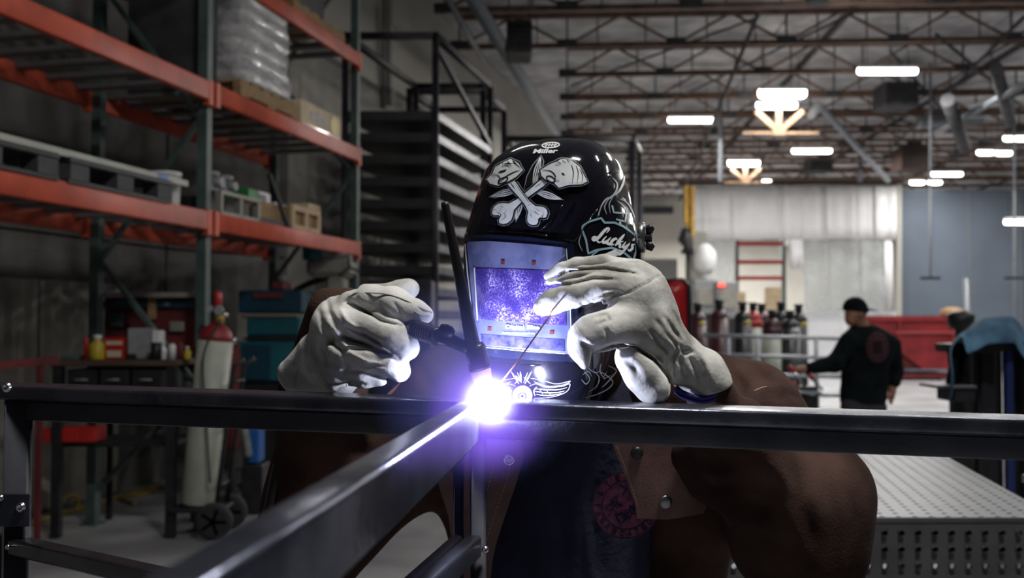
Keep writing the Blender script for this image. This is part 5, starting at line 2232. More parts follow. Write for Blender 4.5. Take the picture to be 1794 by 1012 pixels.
def bolt(px, py, Y, r=5.5):
    c_ = W(px, py, Y)
    q = MB()
    R_ = RP(r, Y)
    q.lathe(c_, [(R_ * 1.25, 0), (R_ * 1.25, .0015), (R_, .0018), (R_, .004), (R_ * .8, .005), (R_ * .45, .005), (R_ * .4, .0035), (0.0001, .0035)], seg=12, axis=(0, -1, 0))
    q.build('bolt', M['chrome'], sf)


bolt(12, 678, lp.y - .004, 7)
bolt(37, 888, lp.y - .006, 7)
bolt(15, 957, lp.y - .002, 4)
bolt(1, 872, lp.y - .006, 5)
bolt(850, 962, fr_pt(838).y + .008, 5)
# lower rails
def lrail(pa, pb, w, h, m='steel'):
    q = MB()
    q.beam(pa, pb, w, h, r=0.005, seg=4)
    q.build('lower_rail', M[m], sf)


zl = ZY(945, lp.y)
a = W(18, 953, lp.y + .0)
bq = W(300, 1014, lp.y)
Yb = (CZ - zl) / ((1003 - 565) / F)
b2 = Vector((XY(300, Yb), Yb, zl))
a.z = zl
dd = (b2 - a).normalized()
sd_ = Vector((-dd.y, dd.x, 0))
lrail(a + sd_ * .012 - UP * .011, b2 + dd * .6 + sd_ * .012 - UP * .011, 0.030, 0.024, 'steeltop')
post(-2, 18, lp.y + .03, zl, dep=.03)
pj = fr_pt(838)
zr = ZY(940, pj.y)
for k, (xa, xb) in enumerate(((829, 740), (800, 712))):
    pa = Vector((XY(xa, pj.y), pj.y + .01, zr - .015))
    Yq = (CZ - zr) / ((1012 - 565) / F)
    pb = Vector((XY(xb, Yq), Yq, zr - .015))
    d_ = (pb - pa).normalized()
    lrail(pa, pb + d_ * .5, 0.022 if k == 0 else 0.016, 0.030, 'steel')

# ------------------------------------------------------------------ the arc
AY = fr_pt(850).y + 0.012
ARC = W(855, 698, AY)
arc_l.location = W(859, 690, AY - .004)
wa = empty('welding_arc', W(855, 700, AY), 'blinding blue-white welding arc where the two rails meet', 'arc')
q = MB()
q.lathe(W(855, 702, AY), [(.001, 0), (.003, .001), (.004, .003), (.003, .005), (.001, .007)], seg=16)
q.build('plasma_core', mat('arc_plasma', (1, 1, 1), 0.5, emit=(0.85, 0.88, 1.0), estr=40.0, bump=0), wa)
# glare halo round the arc, put in as emissive spheres: radial falloff about its own centre
def halo_sphere(name, centre, R, color, strength, power, dens):
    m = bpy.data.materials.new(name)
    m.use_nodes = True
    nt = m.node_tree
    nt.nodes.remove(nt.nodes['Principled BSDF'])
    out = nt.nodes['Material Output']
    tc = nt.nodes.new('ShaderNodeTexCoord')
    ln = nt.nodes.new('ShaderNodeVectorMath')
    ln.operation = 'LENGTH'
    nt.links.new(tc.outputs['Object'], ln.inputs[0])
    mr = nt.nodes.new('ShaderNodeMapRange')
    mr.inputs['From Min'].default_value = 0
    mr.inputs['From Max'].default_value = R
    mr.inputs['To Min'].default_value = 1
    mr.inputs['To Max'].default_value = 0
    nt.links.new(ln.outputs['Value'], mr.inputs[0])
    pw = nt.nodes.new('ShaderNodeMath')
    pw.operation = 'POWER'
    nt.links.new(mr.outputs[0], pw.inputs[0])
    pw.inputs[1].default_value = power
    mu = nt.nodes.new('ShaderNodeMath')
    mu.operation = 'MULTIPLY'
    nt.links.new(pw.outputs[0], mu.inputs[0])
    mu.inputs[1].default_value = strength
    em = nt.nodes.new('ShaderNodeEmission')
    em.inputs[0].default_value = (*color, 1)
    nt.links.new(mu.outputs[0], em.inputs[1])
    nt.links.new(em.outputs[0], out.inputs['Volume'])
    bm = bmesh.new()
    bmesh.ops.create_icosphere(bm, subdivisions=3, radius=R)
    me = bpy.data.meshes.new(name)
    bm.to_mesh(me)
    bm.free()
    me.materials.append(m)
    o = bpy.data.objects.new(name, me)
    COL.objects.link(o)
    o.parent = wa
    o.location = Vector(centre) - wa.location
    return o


halo_sphere('white_halo', W(857, 702, AY - .025), 0.051, (0.80, 0.84, 1.0), 420.0, 3.2, 0)  # these three spheres stand in for the bloom around the arc
halo_sphere('violet_halo', W(855, 722, AY - .03), 0.092, (0.28, 0.12, 1.0), 22.0, 1.5, 0)
halo_sphere('blue_halo', W(838, 665, AY - .01), 0.15, (0.22, 0.26, 0.9), 3.2, 1.3, 0)

# ------------------------------------------------------------------ TIG torch
tg = empty('welding_torch', W(840, 640, 1.34), 'black welding torch with long back cap held over the arc', 'torch')
q = MB()
Yq = 1.335
q.tube([W(779, 354, 1.30), W(780, 359, 1.30), W(803, 475, 1.318), W(828, 600, 1.333), W(833, 618, 1.335)], [RP(6.5, 1.3), RP(7.5, 1.3), RP(9.5, 1.3), RP(13, 1.33), RP(13, 1.33)], seg=18)
q.build('back_cap', M['torchblack'], tg)
q = MB()
q.tube([W(831, 606, Yq), W(833, 609, Yq), W(838, 632, Yq), W(841, 645, Yq), W(842, 648, Yq)], [RP(16, Yq), RP(18.5, Yq), RP(19.5, Yq), RP(20, Yq), RP(18, Yq)], seg=20)
q.build('torch_head', M['torchblack'], tg)
q = MB()
q.tube([W(841, 645, Yq), W(842, 650, Yq), W(846, 668, Yq), W(850, 682, Yq)], [RP(17, Yq), RP(19, Yq), RP(16, Yq), RP(11, Yq)], seg=20)
q.build('ceramic_cup', M['cup'], tg)
q = MB()
q.tube([W(850, 680, Yq), W(853, 694, AY)], [.0016, .0005], seg=8)
q.build('tungsten_electrode', M['chrome'], tg)
q = MB()
q.tube([W(834, 616, Yq), W(812, 606, Yq), W(790, 596, 1.34), W(775, 590, 1.345)], [RP(12, Yq), RP(11, Yq), RP(12, Yq), RP(15, Yq)], seg=16)
q.build('torch_neck', M['torchblack'], tg)
q = MB()
q.lathe(W(783, 580, 1.335), [(.0001, -.012), (.006, -.011), (.009, -.004), (.009, .004), (.006, .010), (.0001, .012)], seg=14, axis=(.8, 0, -.4))
q.build('switch_button', M['torchblack'], tg)
q = MB()
A_, B_ = W(768, 590, 1.345), W(702, 567, 1.435)
q.tube([A_, A_ + (B_ - A_) * .03, B_], [RP(15, 1.34), RP(16.5, 1.34), RP(15, 1.38)], seg=18)
for k in range(9):
    q.tube([A_ + (B_ - A_) * (.06 + .06 * k), A_ + (B_ - A_) * (.085 + .06 * k)], RP(17.3, 1.34), seg=18)
q.build('ribbed_handle', M['torchblack'], tg)
q = MB()
q.tube(curve_pts([B_, W(645, 560, 1.475), W(610, 570, 1.52), W(565, 600, 1.58), W(520, 700, 1.62), W(470, 900, 1.60), W(430, 1200, 1.7)], 36), 0.009, seg=8)
q.build('torch_cable', M['torchblack'], tg)

# filler wire
q = MB()
q.tube([W(858, 694, AY), W(906, 634, 1.33), W(957, 562, 1.325), W(975, 530, 1.35)], 0.0011, seg=8)
tag(q.build('filler_wire', M['copper']), 'thin copper filler wire held between the right-hand glove fingers', 'wire')

# ------------------------------------------------------------------ the welder
wd = empty('person', (W(960, 800, 1.8).x, 1.8, 0), 'welder in brown suede jacket, pale gloves and black painted helmet', 'person')


def P3(px, py, Y):
    return W(px, py, Y)


cxw = W(965, 700, 1.76).x
# body under the clothes, one continuous figure
sd = SDF((-.62, 1.30, -.01), (.72, 2.02, 1.78), 0.014, k=0.04)
hd = W(968, 470, 1.575)
sd.cap(hd + Vector((0, .02, .06)), hd + Vector((0, .0, -.02)), .088, .082)
sd.cap(hd + Vector((-.01, -.03, -.08)), hd + Vector((-.01, -.04, -.09)), .055, .045, k=.03)
sd.cap(hd + Vector((-.012, -.105, -.01)), hd + Vector((-.012, -.115, -.035)), .012, .016, k=.02)
sd.cap(hd + Vector((0, .04, -.08)), Vector((cxw, 1.72, 1.38)), .058, .065)
sd.cap(Vector((cxw - .15, 1.76, 1.35)), Vector((cxw + .15, 1.76, 1.36)), .07)
sd.cap(Vector((cxw, 1.78, 1.28)), Vector((cxw, 1.82, .98)), .135, .125, flat=((0, 1, 0), 1.3), k=.08)
ELR, ELL = W(1405, 915, 1.62), W(545, 880, 1.68)
WR, WL = W(1215, 650, 1.445), W(576, 640, 1.57)
sd.cap(Vector((cxw + .17, 1.75, 1.36)), ELR, .062, .048)
sd.cap(ELR, WR, .046, .032)
sd.cap(WR, W(1155, 580, 1.41), .030, .030, k=.02)
sd.cap(Vector((cxw - .17, 1.75, 1.35)), ELL, .062, .048)
sd.cap(ELL, W(562, 760, 1.62), .042, .036)
sd.cap(W(562, 760, 1.62), WL, .036, .030)
sd.cap(WL, W(600, 600, 1.48), .030, .028, k=.02)
for s in (-1, 1):
    hp = Vector((cxw + s * .09, 1.82, .93))
    kn = Vector((cxw + s * .12, 1.78, .52))
    an = Vector((cxw + s * .14, 1.84, .10))
    sd.cap(hp, kn, .092, .062)
    sd.cap(kn, an, .060, .042)
    sd.cap(an + Vector((0, 0, -.055)), an + Vector((0, -.16, -.065)), .040, .034)
# fingers of both hands, inside the gloves
for b_, e_, r in ((W(1110, 478, 1.412), W(1000, 464, 1.409), .006), (W(1110, 492, 1.387), W(1005, 482, 1.384), .006), (W(1110, 512, 1.375), W(965, 530, 1.354), .008),
                  (W(1100, 570, 1.362), W(1030, 590, 1.34), .009), (W(625, 540, 1.455), W(725, 545, 1.416), .008), (W(620, 575, 1.44), W(708, 604, 1.400), .008),
                  (W(615, 620, 1.435), W(692, 642, 1.402), .008), (W(610, 652, 1.435), W(650, 660, 1.418), .006)):
    sd.cap(b_, e_, r * 1.15, r, k=.01)
sd.build('body', M['skin'], wd)

# navy shirt front
sd = SDF((-.35, 1.45, .80), (.42, 2.0, 1.46), 0.009, k=0.05)
sd.cap(Vector((cxw, 1.74, 1.28)), Vector((cxw, 1.78, .90)), .185, .175, flat=((0, 1, 0), 1.35), k=.06)
sd.cap(Vector((cxw - .14, 1.75, 1.345)), Vector((cxw + .14, 1.75, 1.35)), .085)
sd.cut((0, 0, .83), (0, 0, -1))
sd.noise(.0035, 22, 2)
for pts, w, d in (([(960, 785), (985, 900), (980, 1010)], 9, .010), ([(1060, 785), (1040, 900), (1050, 1010)], 10, .010), ([(900, 860), (930, 950), (925, 1010)], 9, .007),
                  ([(1000, 785), (1015, 900), (1010, 1010)], 12, -.009), ([(945, 785), (955, 900), (945, 1010)], 10, -.006)):
    sd.crease(pts, w, d, ymax=1.76)
shirt, sbv = sd.build('shirt', M['shirt'], wd, label='navy shirt with faded pink round print')

# jacket: shoulders and sleeves
H = 0.0065
sd = SDF((-.62, 1.36, .92), (.70, 2.0, 1.50), H, k=0.035)
# shoulders, yoke
sd.cap(P3(800, 668, 1.72), P3(1170, 655, 1.73), RP(66, 1.7), RP(70, 1.7), k=.05)
sd.cap(P3(775, 690, 1.69), P3(800, 790, 1.66), RP(62, 1.7), RP(62, 1.66), k=.05)
sd.cap(P3(1150, 675, 1.70), P3(1300, 728, 1.67), RP(82, 1.7), RP(92, 1.67), k=.05)
sd.cap(P3(1300, 728, 1.67), P3(1402, 885, 1.63), RP(92, 1.67), RP(116, 1.63), k=.05)
sd.cap(P3(1402, 885, 1.63), P3(1408, 960, 1.60), RP(116, 1.63), RP(106, 1.6), k=.05)
sd.cap(P3(1395, 930, 1.60), P3(1290, 780, 1.50), RP(100, 1.6), RP(72, 1.5), k=.04)
sd.cap(P3(1290, 780, 1.50), P3(1238, 668, 1.445), RP(70, 1.5), RP(36, 1.44), k=.04)
sd.cap(P3(1245, 830, 1.56), P3(1215, 800, 1.56), RP(52, 1.56), RP(40, 1.56), k=.04)
# left sleeve
sd.cap(P3(775, 700, 1.70), P3(590, 870, 1.70), RP(66, 1.7), RP(82, 1.7), k=.05)
sd.cap(P3(590, 870, 1.70), P3(545, 960, 1.70), RP(82, 1.7), RP(88, 1.7), k=.05)
sd.cap(P3(545, 900, 1.68), P3(565, 720, 1.60), RP(86, 1.68), RP(72, 1.6), k=.05)
sd.cap(P3(565, 720, 1.60), P3(590, 545, 1.52), RP(70, 1.6), RP(56, 1.52), k=.04)
# jacket sides
sd.cap(P3(775, 790, 1.70), P3(815, 850, 1.73), RP(72, 1.7), RP(52, 1.73), flat=((0, 1, 0), 1.2), k=.04)
sd.cap(P3(815, 850, 1.73), P3(850, 1010, 1.78), RP(52, 1.73), RP(46, 1.78), flat=((0, 1, 0), 1.2), k=.04)
sd.cap(P3(560, 935, 1.70), P3(738, 856, 1.70), RP(76, 1.7), RP(36, 1.7), k=.04)
sd.cap(P3(1215, 800, 1.72), P3(1190, 1040, 1.80), RP(85, 1.72), RP(80, 1.8), flat=((0, 1, 0), 1.2), k=.05)
sd.cut((0, 0, .945), (0, 0, -1))
sd.noise(.0035, 26, 4)
for pts, w, d in (([(1310, 640), (1345, 665), (1360, 705)], 8, .012), ([(1275, 645), (1300, 680), (1305, 712)], 8, .012), ([(1325, 690), (1342, 676), (1362, 680)], 4, -.006),
                  ([(1400, 700), (1385, 690), (1360, 700)], 4, .008), ([(1410, 810), (1400, 880), (1430, 960)], 14, .014), ([(1440, 820), (1460, 900), (1455, 1000)], 12, .012),
                  ([(1300, 830), (1340, 860), (1320, 920)], 14, .016), ([(1230, 850), (1290, 850), (1330, 890)], 12, .014), ([(1220, 800), (1260, 815), (1300, 800)], 12, .016),
                  ([(1350, 800), (1380, 860), (1370, 940)], 14, -.014), ([(1330, 930), (1380, 960), (1400, 1010)], 12, .014), ([(1250, 760), (1300, 790), (1350, 780)], 12, -.01),
                  ([(735, 640), (760, 690), (755, 760)], 8, .010), ([(780, 620), (800, 650), (800, 700)], 7, .006), ([(560, 760), (590, 800), (570, 860)], 12, .014),
                  ([(600, 760), (640, 800), (650, 850)], 12, .014), ([(520, 700), (510, 760), (530, 820)], 12, -.012), ([(1480, 850), (1495, 910), (1485, 980)], 8, .008)):
    sd.crease(pts, w * 1.35, d * .6)
jac, jbv = sd.build('jacket', M['suede'], wd, label='worn dark brown suede welding jacket')
# stitching on the shoulder
q = MB()
ribbon(q, jbv, [(1322, 684), (1336, 678), (1343, 677)], 1.3, off=.0008)
q.build('seam', M['thread'], jac)
# open front flaps, laid over a wider chest surface
fs_ = SDF((-.45, 1.45, .80), (.55, 2.0, 1.46), 0.012, k=0.05)
fs_.cap(Vector((cxw - .12, 1.745, 1.28)), Vector((cxw - .12, 1.785, .90)), .185, .175, flat=((0, 1, 0), 1.35), k=.06)
fs_.cap(Vector((cxw + .14, 1.745, 1.28)), Vector((cxw + .14, 1.785, .90)), .185, .175, flat=((0, 1, 0), 1.35), k=.06)
fs_.cap(Vector((cxw, 1.745, 1.28)), Vector((cxw, 1.785, .90)), .185, .175, flat=((0, 1, 0), 1.35), k=.06)
_P, _Q = fs_.mesh()
fbv = BVHTree.FromPolygons([Vector(p) for p in _P], _Q.tolist())
q = MB()
lay(q, fbv, [(752, 770), (915, 770), (917, 797), (905, 840), (888, 890), (872, 940), (864, 975), (858, 1030), (806, 1030), (790, 900)], off=.012, step=9, thick=.003)
fl = q.build('front_flap', M['leather'], wd, label='left front flap of brown leather with bright snap')
q = MB()
rp_ = [(1068, 765), (1074, 780), (1088, 815), (1100, 850), (1110, 877), (1113, 902), (1165, 904), (1221, 894), (1238, 860), (1240, 765)]
lay(q, fbv, rp_, off=.014, step=9, thick=.003)
fr_ = q.build('front_flap', M['leather'], wd, label='right front flap of brown leather with two dark snaps')
q = MB()
for pts in ([(896, 800), (885, 845), (868, 895), (852, 950), (848, 1010)],):
    q_ = curve_pts([(x, y, 0) for x, y in pts], 30)
    for k in range(0, len(q_) - 1, 1):
        a_, c_ = q_[k], q_[k + 1]
        ribbon(q, fbv, [(a_.x, a_.y), (a_.x + (c_.x - a_.x) * .6, a_.y + (c_.y - a_.y) * .6)], 1.3, off=.0165)
pts = curve_pts([(868, 800, 0), (856, 850, 0), (848, 880, 0)], 14)
for k in range(len(pts) - 1):
    a_, c_ = pts[k], pts[k + 1]
    ribbon(q, fbv, [(a_.x, a_.y), (a_.x + (c_.x - a_.x) * .6, a_.y + (c_.y - a_.y) * .6)], 1.3, off=.0165)
tag(q.build('stitching', M['thread'], fl), kind='stuff')
q = MB()
pts = curve_pts([(1078, 776, 0), (1090, 805, 0), (1102, 840, 0), (1114, 880, 0)], 26)
for k in range(len(pts) - 1):
    a_, c_ = pts[k], pts[k + 1]
    ribbon(q, fbv, [(a_.x, a_.y), (a_.x + (c_.x - a_.x) * .6, a_.y + (c_.y - a_.y) * .6)], 1.5, off=.0185)
tag(q.build('stitching', M['thread'], fr_), kind='stuff')


def snap(px, py, r, par, m, off, lab=None, ring=False):
    c_ = on_surface(fbv, px, py, off)
    o_, d_ = ray(px, py)
    hit, n_, _, _ = fbv.ray_cast(o_, d_, 30)
    n_ = (n_ if n_ is not None else Vector((0, -1, 0)))
    if n_.dot(d_) > 0:
        n_ = -n_
    R_ = RP(r, c_.y)
    q = MB()
    if ring:
        q.lathe(c_, [(R_, 0), (R_, .001), (R_ * .85, .003), (R_ * .62, .003), (R_ * .55, .001), (R_ * .42, .001), (R_ * .38, .0035), (R_ * .2, .0035), (R_ * .15, .001), (.0001, .001)], seg=24, axis=n_)
    else:
        q.lathe(c_, [(R_, 0), (R_, .001), (R_ * .9, .0028), (R_ * .6, .0042), (R_ * .2, .0048), (.0001, .0048)], seg=24, axis=n_)
    q.build('snap', m, par, label=lab)


snap(892, 800, 10.5, fl, M['chrome'], .0155, 'bright ring snap', True)
snap(1113, 788, 11, fr_, M['torchblack'], .0175)
snap(1160, 873, 12, fr_, M['snap'], .0175)

# round chest print with its lettering
q = MB()
ECX, ECY, ER = 1096, 882, 59
out = [(ECX + ER * math.cos(a), ECY + ER * math.sin(a)) for a in np.linspace(0, 2 * math.pi, 49)[:-1]]
lay(q, fbv, out, off=.0080, step=7)
em = q.build('chest_print', M['pinkprint'], shirt)
q = MB()
for R_ in (57.5, 42):
    ribbon(q, fbv, [(ECX + R_ * math.cos(a), ECY + R_ * math.sin(a)) for a in np.linspace(0, 2 * math.pi, 61)], 1.6, off=.0088)


def ring_text(txt, a0, a1, R_, h, inward):
    n = len(txt)
    for i, ch in enumerate(txt):
        if ch == ' ':
            continue
        a = math.radians(a0 + (a1 - a0) * i / max(1, n - 1))
        x, y = ECX + R_ * math.cos(a), ECY + R_ * math.sin(a)
        text_on(q, fbv, ch, x, y, h * .72, h, rot=(a + math.pi / 2) if not inward else (a - math.pi / 2), bold=.03, off=.0090)


ring_text('STEEL', 205, 300, 49.5, 10.5, False)
ring_text('FABRICATION', 178, 20, 49.5, 10.5, True)
rng = random.Random(4)
for k in range(26):
    a = rng.uniform(0, 6.28)
    r1, r2 = rng.uniform(5, 20), rng.uniform(22, 39)
    a2 = a + rng.uniform(-.7, .7)
    ribbon(q, fbv, [(ECX + r1 * math.cos(a), ECY + r1 * math.sin(a)), (ECX + (r1 + r2) / 2 * math.cos(a2), ECY + (r1 + r2) / 2 * math.sin(a2)), (ECX + r2 * math.cos(a), ECY + r2 * math.sin(a))], rng.uniform(1.2, 3.0), off=.0088)
q.build('print_lettering', M['shirt'], shirt)

# trousers and boots (below the picture, still part of the figure)
sd = SDF((-.25, 1.55, .03), (.36, 2.05, 1.02), 0.014, k=0.04)
sd.cap(Vector((cxw, 1.82, .98)), Vector((cxw, 1.82, .92)), .165, .17, flat=((0, 1, 0), 1.35))
for s in (-1, 1):
    hp, kn, an = Vector((cxw + s * .09, 1.82, .90)), Vector((cxw + s * .12, 1.79, .52)), Vector((cxw + s * .14, 1.84, .12))
    sd.cap(hp, kn, .105, .085)
    sd.cap(kn, an, .084, .075)
sd.cut((0, 0, .07), (0, 0, -1))
sd.build('trousers', M['denim'], wd)
for s in (-1, 1):
    an = Vector((cxw + s * .14, 1.84, .05))
    sd = SDF((an.x - .09, an.y - .28, -.01), (an.x + .09, an.y + .1, .18), 0.01, k=.02)
    sd.cap(an + Vector((0, .02, .0)), an + Vector((0, -.18, -.005)), .056, .050)
    sd.cap(an, an + Vector((0, 0, .10)), .056, .052)
    sd.cut((0, 0, 0), (0, 0, -1))
    sd.build('boot', M['black'], wd)

# ------------------------------------------------------------------ helmet
SEC = [(246, 930, 1048, .045, 1.560), (250, 905, 1066, .070, 1.558), (258, 888, 1076, .090, 1.556), (272, 868, 1088, .108, 1.554), (292, 850, 1097, .122, 1.552), (330, 838, 1108, .131, 1.55), (370, 826, 1116, .135, 1.55),
       (405, 817, 1121, .137, 1.55), (440, 814, 1124, .138, 1.55), (480, 815, 1125, .139, 1.55), (520, 818, 1124, .140, 1.55), (560, 824, 1120, .141, 1.55), (600, 832, 1114, .142, 1.55),
       (640, 843, 1104, .142, 1.55), (680, 856, 1090, .139, 1.55), (710, 866, 1076, .134, 1.55), (740, 874, 1056, .126, 1.55), (762, 884, 1030, .115, 1.55), (776, 906, 985, .095, 1.55)]
YAW = math.radians(20)
NA = 57


def section(py, xl, xr, dep, Yc):
    pts = []
    ex = 2.0 / 3.0
    for i in range(NA):
        t = math.radians(-112 + 224 * i / (NA - 1))
        s, c = math.sin(t), math.cos(t)
        x = abs(s) ** ex * (1 if s > 0 else -1)
        y = -abs(c) ** ex * (1 if c > 0 else -1)
        # y<0 is the front; rotate so the front turns towards the picture's left
        X_ = x * 1.0 * math.cos(YAW) + y * 1.15 * math.sin(YAW)
        Y_ = -x * 1.0 * math.sin(YAW) + y * 1.15 * math.cos(YAW)
        pts.append((X_, Y_))
    lo, hi = min(p[0] for p in pts), max(p[0] for p in pts)
    fy = min(p[1] for p in pts)
    out = []
    z = ZY(py, Yc - dep * .6)
    for X_, Y_ in pts:
        u = (X_ - lo) / (hi - lo)
        Yw = Yc + Y_ / abs(fy) * dep
        wpx = xl + (xr - xl) * u
        out.append(Vector((XY(wpx, Yc), Yw, z)))
    # keep the silhouette exact: scale x about the middle for the true depth
    return out


helm = None
hp = empty('tmp', (0, 0, 0))
rows = [section(*s) for s in SEC]
# crown cap
q = MB()
ctr = sum(rows[0], Vector((0, 0, 0))) / NA
capr = [[ctr + (p - ctr) * .02 + Vector((0, 0, .004)) for p in rows[0]], [ctr + (p - ctr) * .55 + Vector((0, 0, .003)) for p in rows[0]]]
q.grid(capr + rows)
helm = q.build('helmet', M['helmet'], wd, thick=0.0035, flip=False, label='gloss black helmet with white bone artwork')
helm.modifiers[0].offset = -1
bpy.data.objects.remove(hp)
_v = [wd.location + v.co for v in helm.data.vertices]
hbv = BVHTree.FromPolygons(_v, [tuple(p.vertices) for p in helm.data.polygons])
# make sure the solidify grows inwards
_p = helm.data.polygons[len(helm.data.polygons) // 2]
if _p.normal.dot(_p.center + wd.location - Vector((ctr.x, 1.56, _p.center.z + wd.location.z))) < 0:
    helm.modifiers[0].offset = 1
# raised rim round the lens opening and the lens itself
q = MB()
fo = [(818, 414), (860, 411), (930, 416), (1004, 427), (1008, 470), (1012, 560), (1013, 634), (960, 632), (880, 626), (836, 618), (826, 560), (820, 480)]
lay(q, hbv, fo, off=.0010, step=6, thick=.0035)
lf = q.build('lens_frame', M['lensframe'], helm)
q = MB()
lay(q, hbv, [(824, 428), (828, 424), (860, 423), (930, 428), (986, 434), (991, 438), (995, 500), (998, 560), (999, 612), (996, 620), (920, 612), (850, 604), (842, 600), (835, 540), (829, 480)], off=.0046, step=6, thick=.0016)
q.build('cover_lens', M['lenscover'], helm, label='scuffed blue cover lens')
q = MB()
lay(q, hbv, [(839, 470), (910, 472), (989, 476), (991, 520), (992, 570), (910, 564), (845, 558), (842, 520)], off=.0064, step=6, thick=.0006)
q.build('lens_window', M['lenswindow'], helm, label='speckled purple viewing window')
q = MB()
lay(q, hbv, [(848, 584), (920, 590), (989, 594), (990, 615), (920, 609), (852, 603)], off=.0064, step=6, thick=.0005)
q.build('lens_strip', M['lensstrip'], helm)
q = MB()
ribbon(q, hbv, curve_pts([(836, 469, 0), (840, 520, 0), (843, 561, 0)], 10) and [(837, 469), (840, 520), (843, 560)], 2.0, off=.0074)
ribbon(q, hbv, [(822, 428), (826, 480), (833, 540), (840, 598)], 1.6, off=.0070)
ribbon(q, hbv, [(850, 606), (920, 614), (990, 619)], 1.4, off=.0070)
ribbon(q, hbv, [(992, 436), (998, 520), (1001, 612)], 1.6, off=.0070)
tag(q.build('lens_edge', M['decalw'], helm), kind='stuff')
for px, py in ((884, 460), (937, 462), (863, 575), (968, 582)):
    q = MB()
    lay(q, hbv, [(px - 3.2, py - 3.2), (px + 3.2, py - 3), (px + 3.2, py + 3.4), (px - 3.2, py + 3)], off=.0072, step=3, thick=.0004)
    q.build('sensor', M['darkred'], helm)
q = MB()
text_on(q, hbv, 'Digital Elite', 919, 573.5, 58, 9.5, rot=.03, bold=.03, off=.0082)
text_on(q, hbv, 'Auto-darkening lens', 912, 583, 56, 4.2, rot=.03, bold=.02, off=.0082)
text_on(q, hbv, 'Miller', 955.5, 265.5, 44, 7.5, rot=-.02, shear=.25, bold=.035)
tag(q.build('helmet_lettering', M['decalw'], helm), kind='stuff')

# emblem oval above the lettering
q = MB()
ell = lambda cx_, cy_, a_, b_, r_, n=26: [(cx_ + a_ * math.cos(t) * math.cos(r_) - b_ * math.sin(t) * math.sin(r_), cy_ + a_ * math.cos(t) * math.sin(r_) + b_ * math.sin(t) * math.cos(r_)) for t in np.linspace(0, 2 * math.pi, n)]
ribbon(q, hbv, ell(965, 255, 15, 4.4, -.06), 2.2)
for k in range(4):
    ribbon(q, hbv, [(956 + k * 5, 257.5), (959 + k * 5, 252.5)], 1.6)
ribbon(q, hbv, [(954, 255), (976, 254.5)], 1.2)
q.build('oval_mark', M['decalw'], helm)

# crossed bones with piston heads: grey outline, white body, black details
def bone(k0, k1, w, headw):
    """shaft polygon from k0 to k1 with a knuckled end at k1"""
    a_, b_ = Vector(k0), Vector(k1)
    d = (b_ - a_).normalized()
    n = Vector((-d.y, d.x))
    L = (b_ - a_).length
    pr = [(0, w * .75), (.2, w * .8), (.45, w * .62), (.62, w * .66), (.74, w * 1.0), (.80, headw * .75), (.86, headw), (.93, headw * 1.02), (.985, headw * .85), (1.02, headw * .55), (1.0, headw * .30), (.955, headw * .12)]
    lft = [a_ + d * (L * t) + n * h for t, h in pr]
    rgt = [a_ + d * (L * t) - n * h for t, h in pr]
    poly = lft + rgt[::-1][0:]
    return [(p.x, p.y) for p in poly]


def grow(poly, g):
    n = len(poly)
    A = sum(poly[i][0] * poly[(i + 1) % n][1] - poly[(i + 1) % n][0] * poly[i][1] for i in range(n))
    s = 1 if A > 0 else -1
    out = []
    for i in range(n):
        p, c_, r_ = Vector(poly[i - 1]), Vector(poly[i]), Vector(poly[(i + 1) % n])
        d1, d2 = (c_ - p).normalized(), (r_ - c_).normalized()
        n1, n2 = Vector((d1.y, -d1.x)) * s, Vector((d2.y, -d2.x)) * s
        m = (n1 + n2)
        m = m.normalized() if m.length > .05 else n1
        out.append((c_.x + m.x * g, c_.y + m.y * g))
    return out


gk, wh, bk = MB(), MB(), MB()
# spearheads / pointed leaves behind
sp = [[(948, 273), (952, 283), (949, 300), (935, 325), (918, 335), (924, 310), (934, 290)],
      [(858, 345), (880, 332), (905, 322), (912, 332), (890, 340), (868, 346)], [(986, 350), (965, 335), (944, 326), (936, 334), (955, 342), (975, 347)],
      [(904, 388), (899, 370), (904, 352), (914, 342), (917, 356), (910, 374)]]
for i, pl in enumerate(sp):
    lay(gk, hbv, grow(pl, 1.8), off=.0006, step=6)
    lay(bk, hbv, pl, off=.0010, step=6)
    c_ = Vector((sum(p[0] for p in pl) / len(pl), sum(p[1] for p in pl) / len(pl)))
    tip = Vector(pl[0])
    far = Vector(pl[len(pl) // 2])
    nn_ = Vector((-(far - tip).y, (far - tip).x)).normalized()
    for o_ in (-5.5, -2.5, 1, 4.5):
        m_ = (tip + far) / 2 + nn_ * o_
        ribbon(wh, hbv, [tuple(tip + (far - tip) * .06 + nn_ * o_ * .1), tuple(m_), tuple(far + (tip - far) * .05 + nn_ * o_ * .4)], 2.0, off=.0014, taper=True)
BON = [bone((890, 312), (948, 386), 8, 19), bone((968, 308), (872, 382), 7, 18)]
for pl in BON[::-1]:
    lay(gk, hbv, grow(pl, 3.6), off=.0016, step=6)
    lay(bk, hbv, grow(pl, 2.4), off=.0020, step=6)
    lay(wh, hbv, pl, off=.0024 + .0008 * (pl is BON[0]), step=6)
lay(bk, hbv, grow(BON[0], 1.6), off=.0028, step=6)
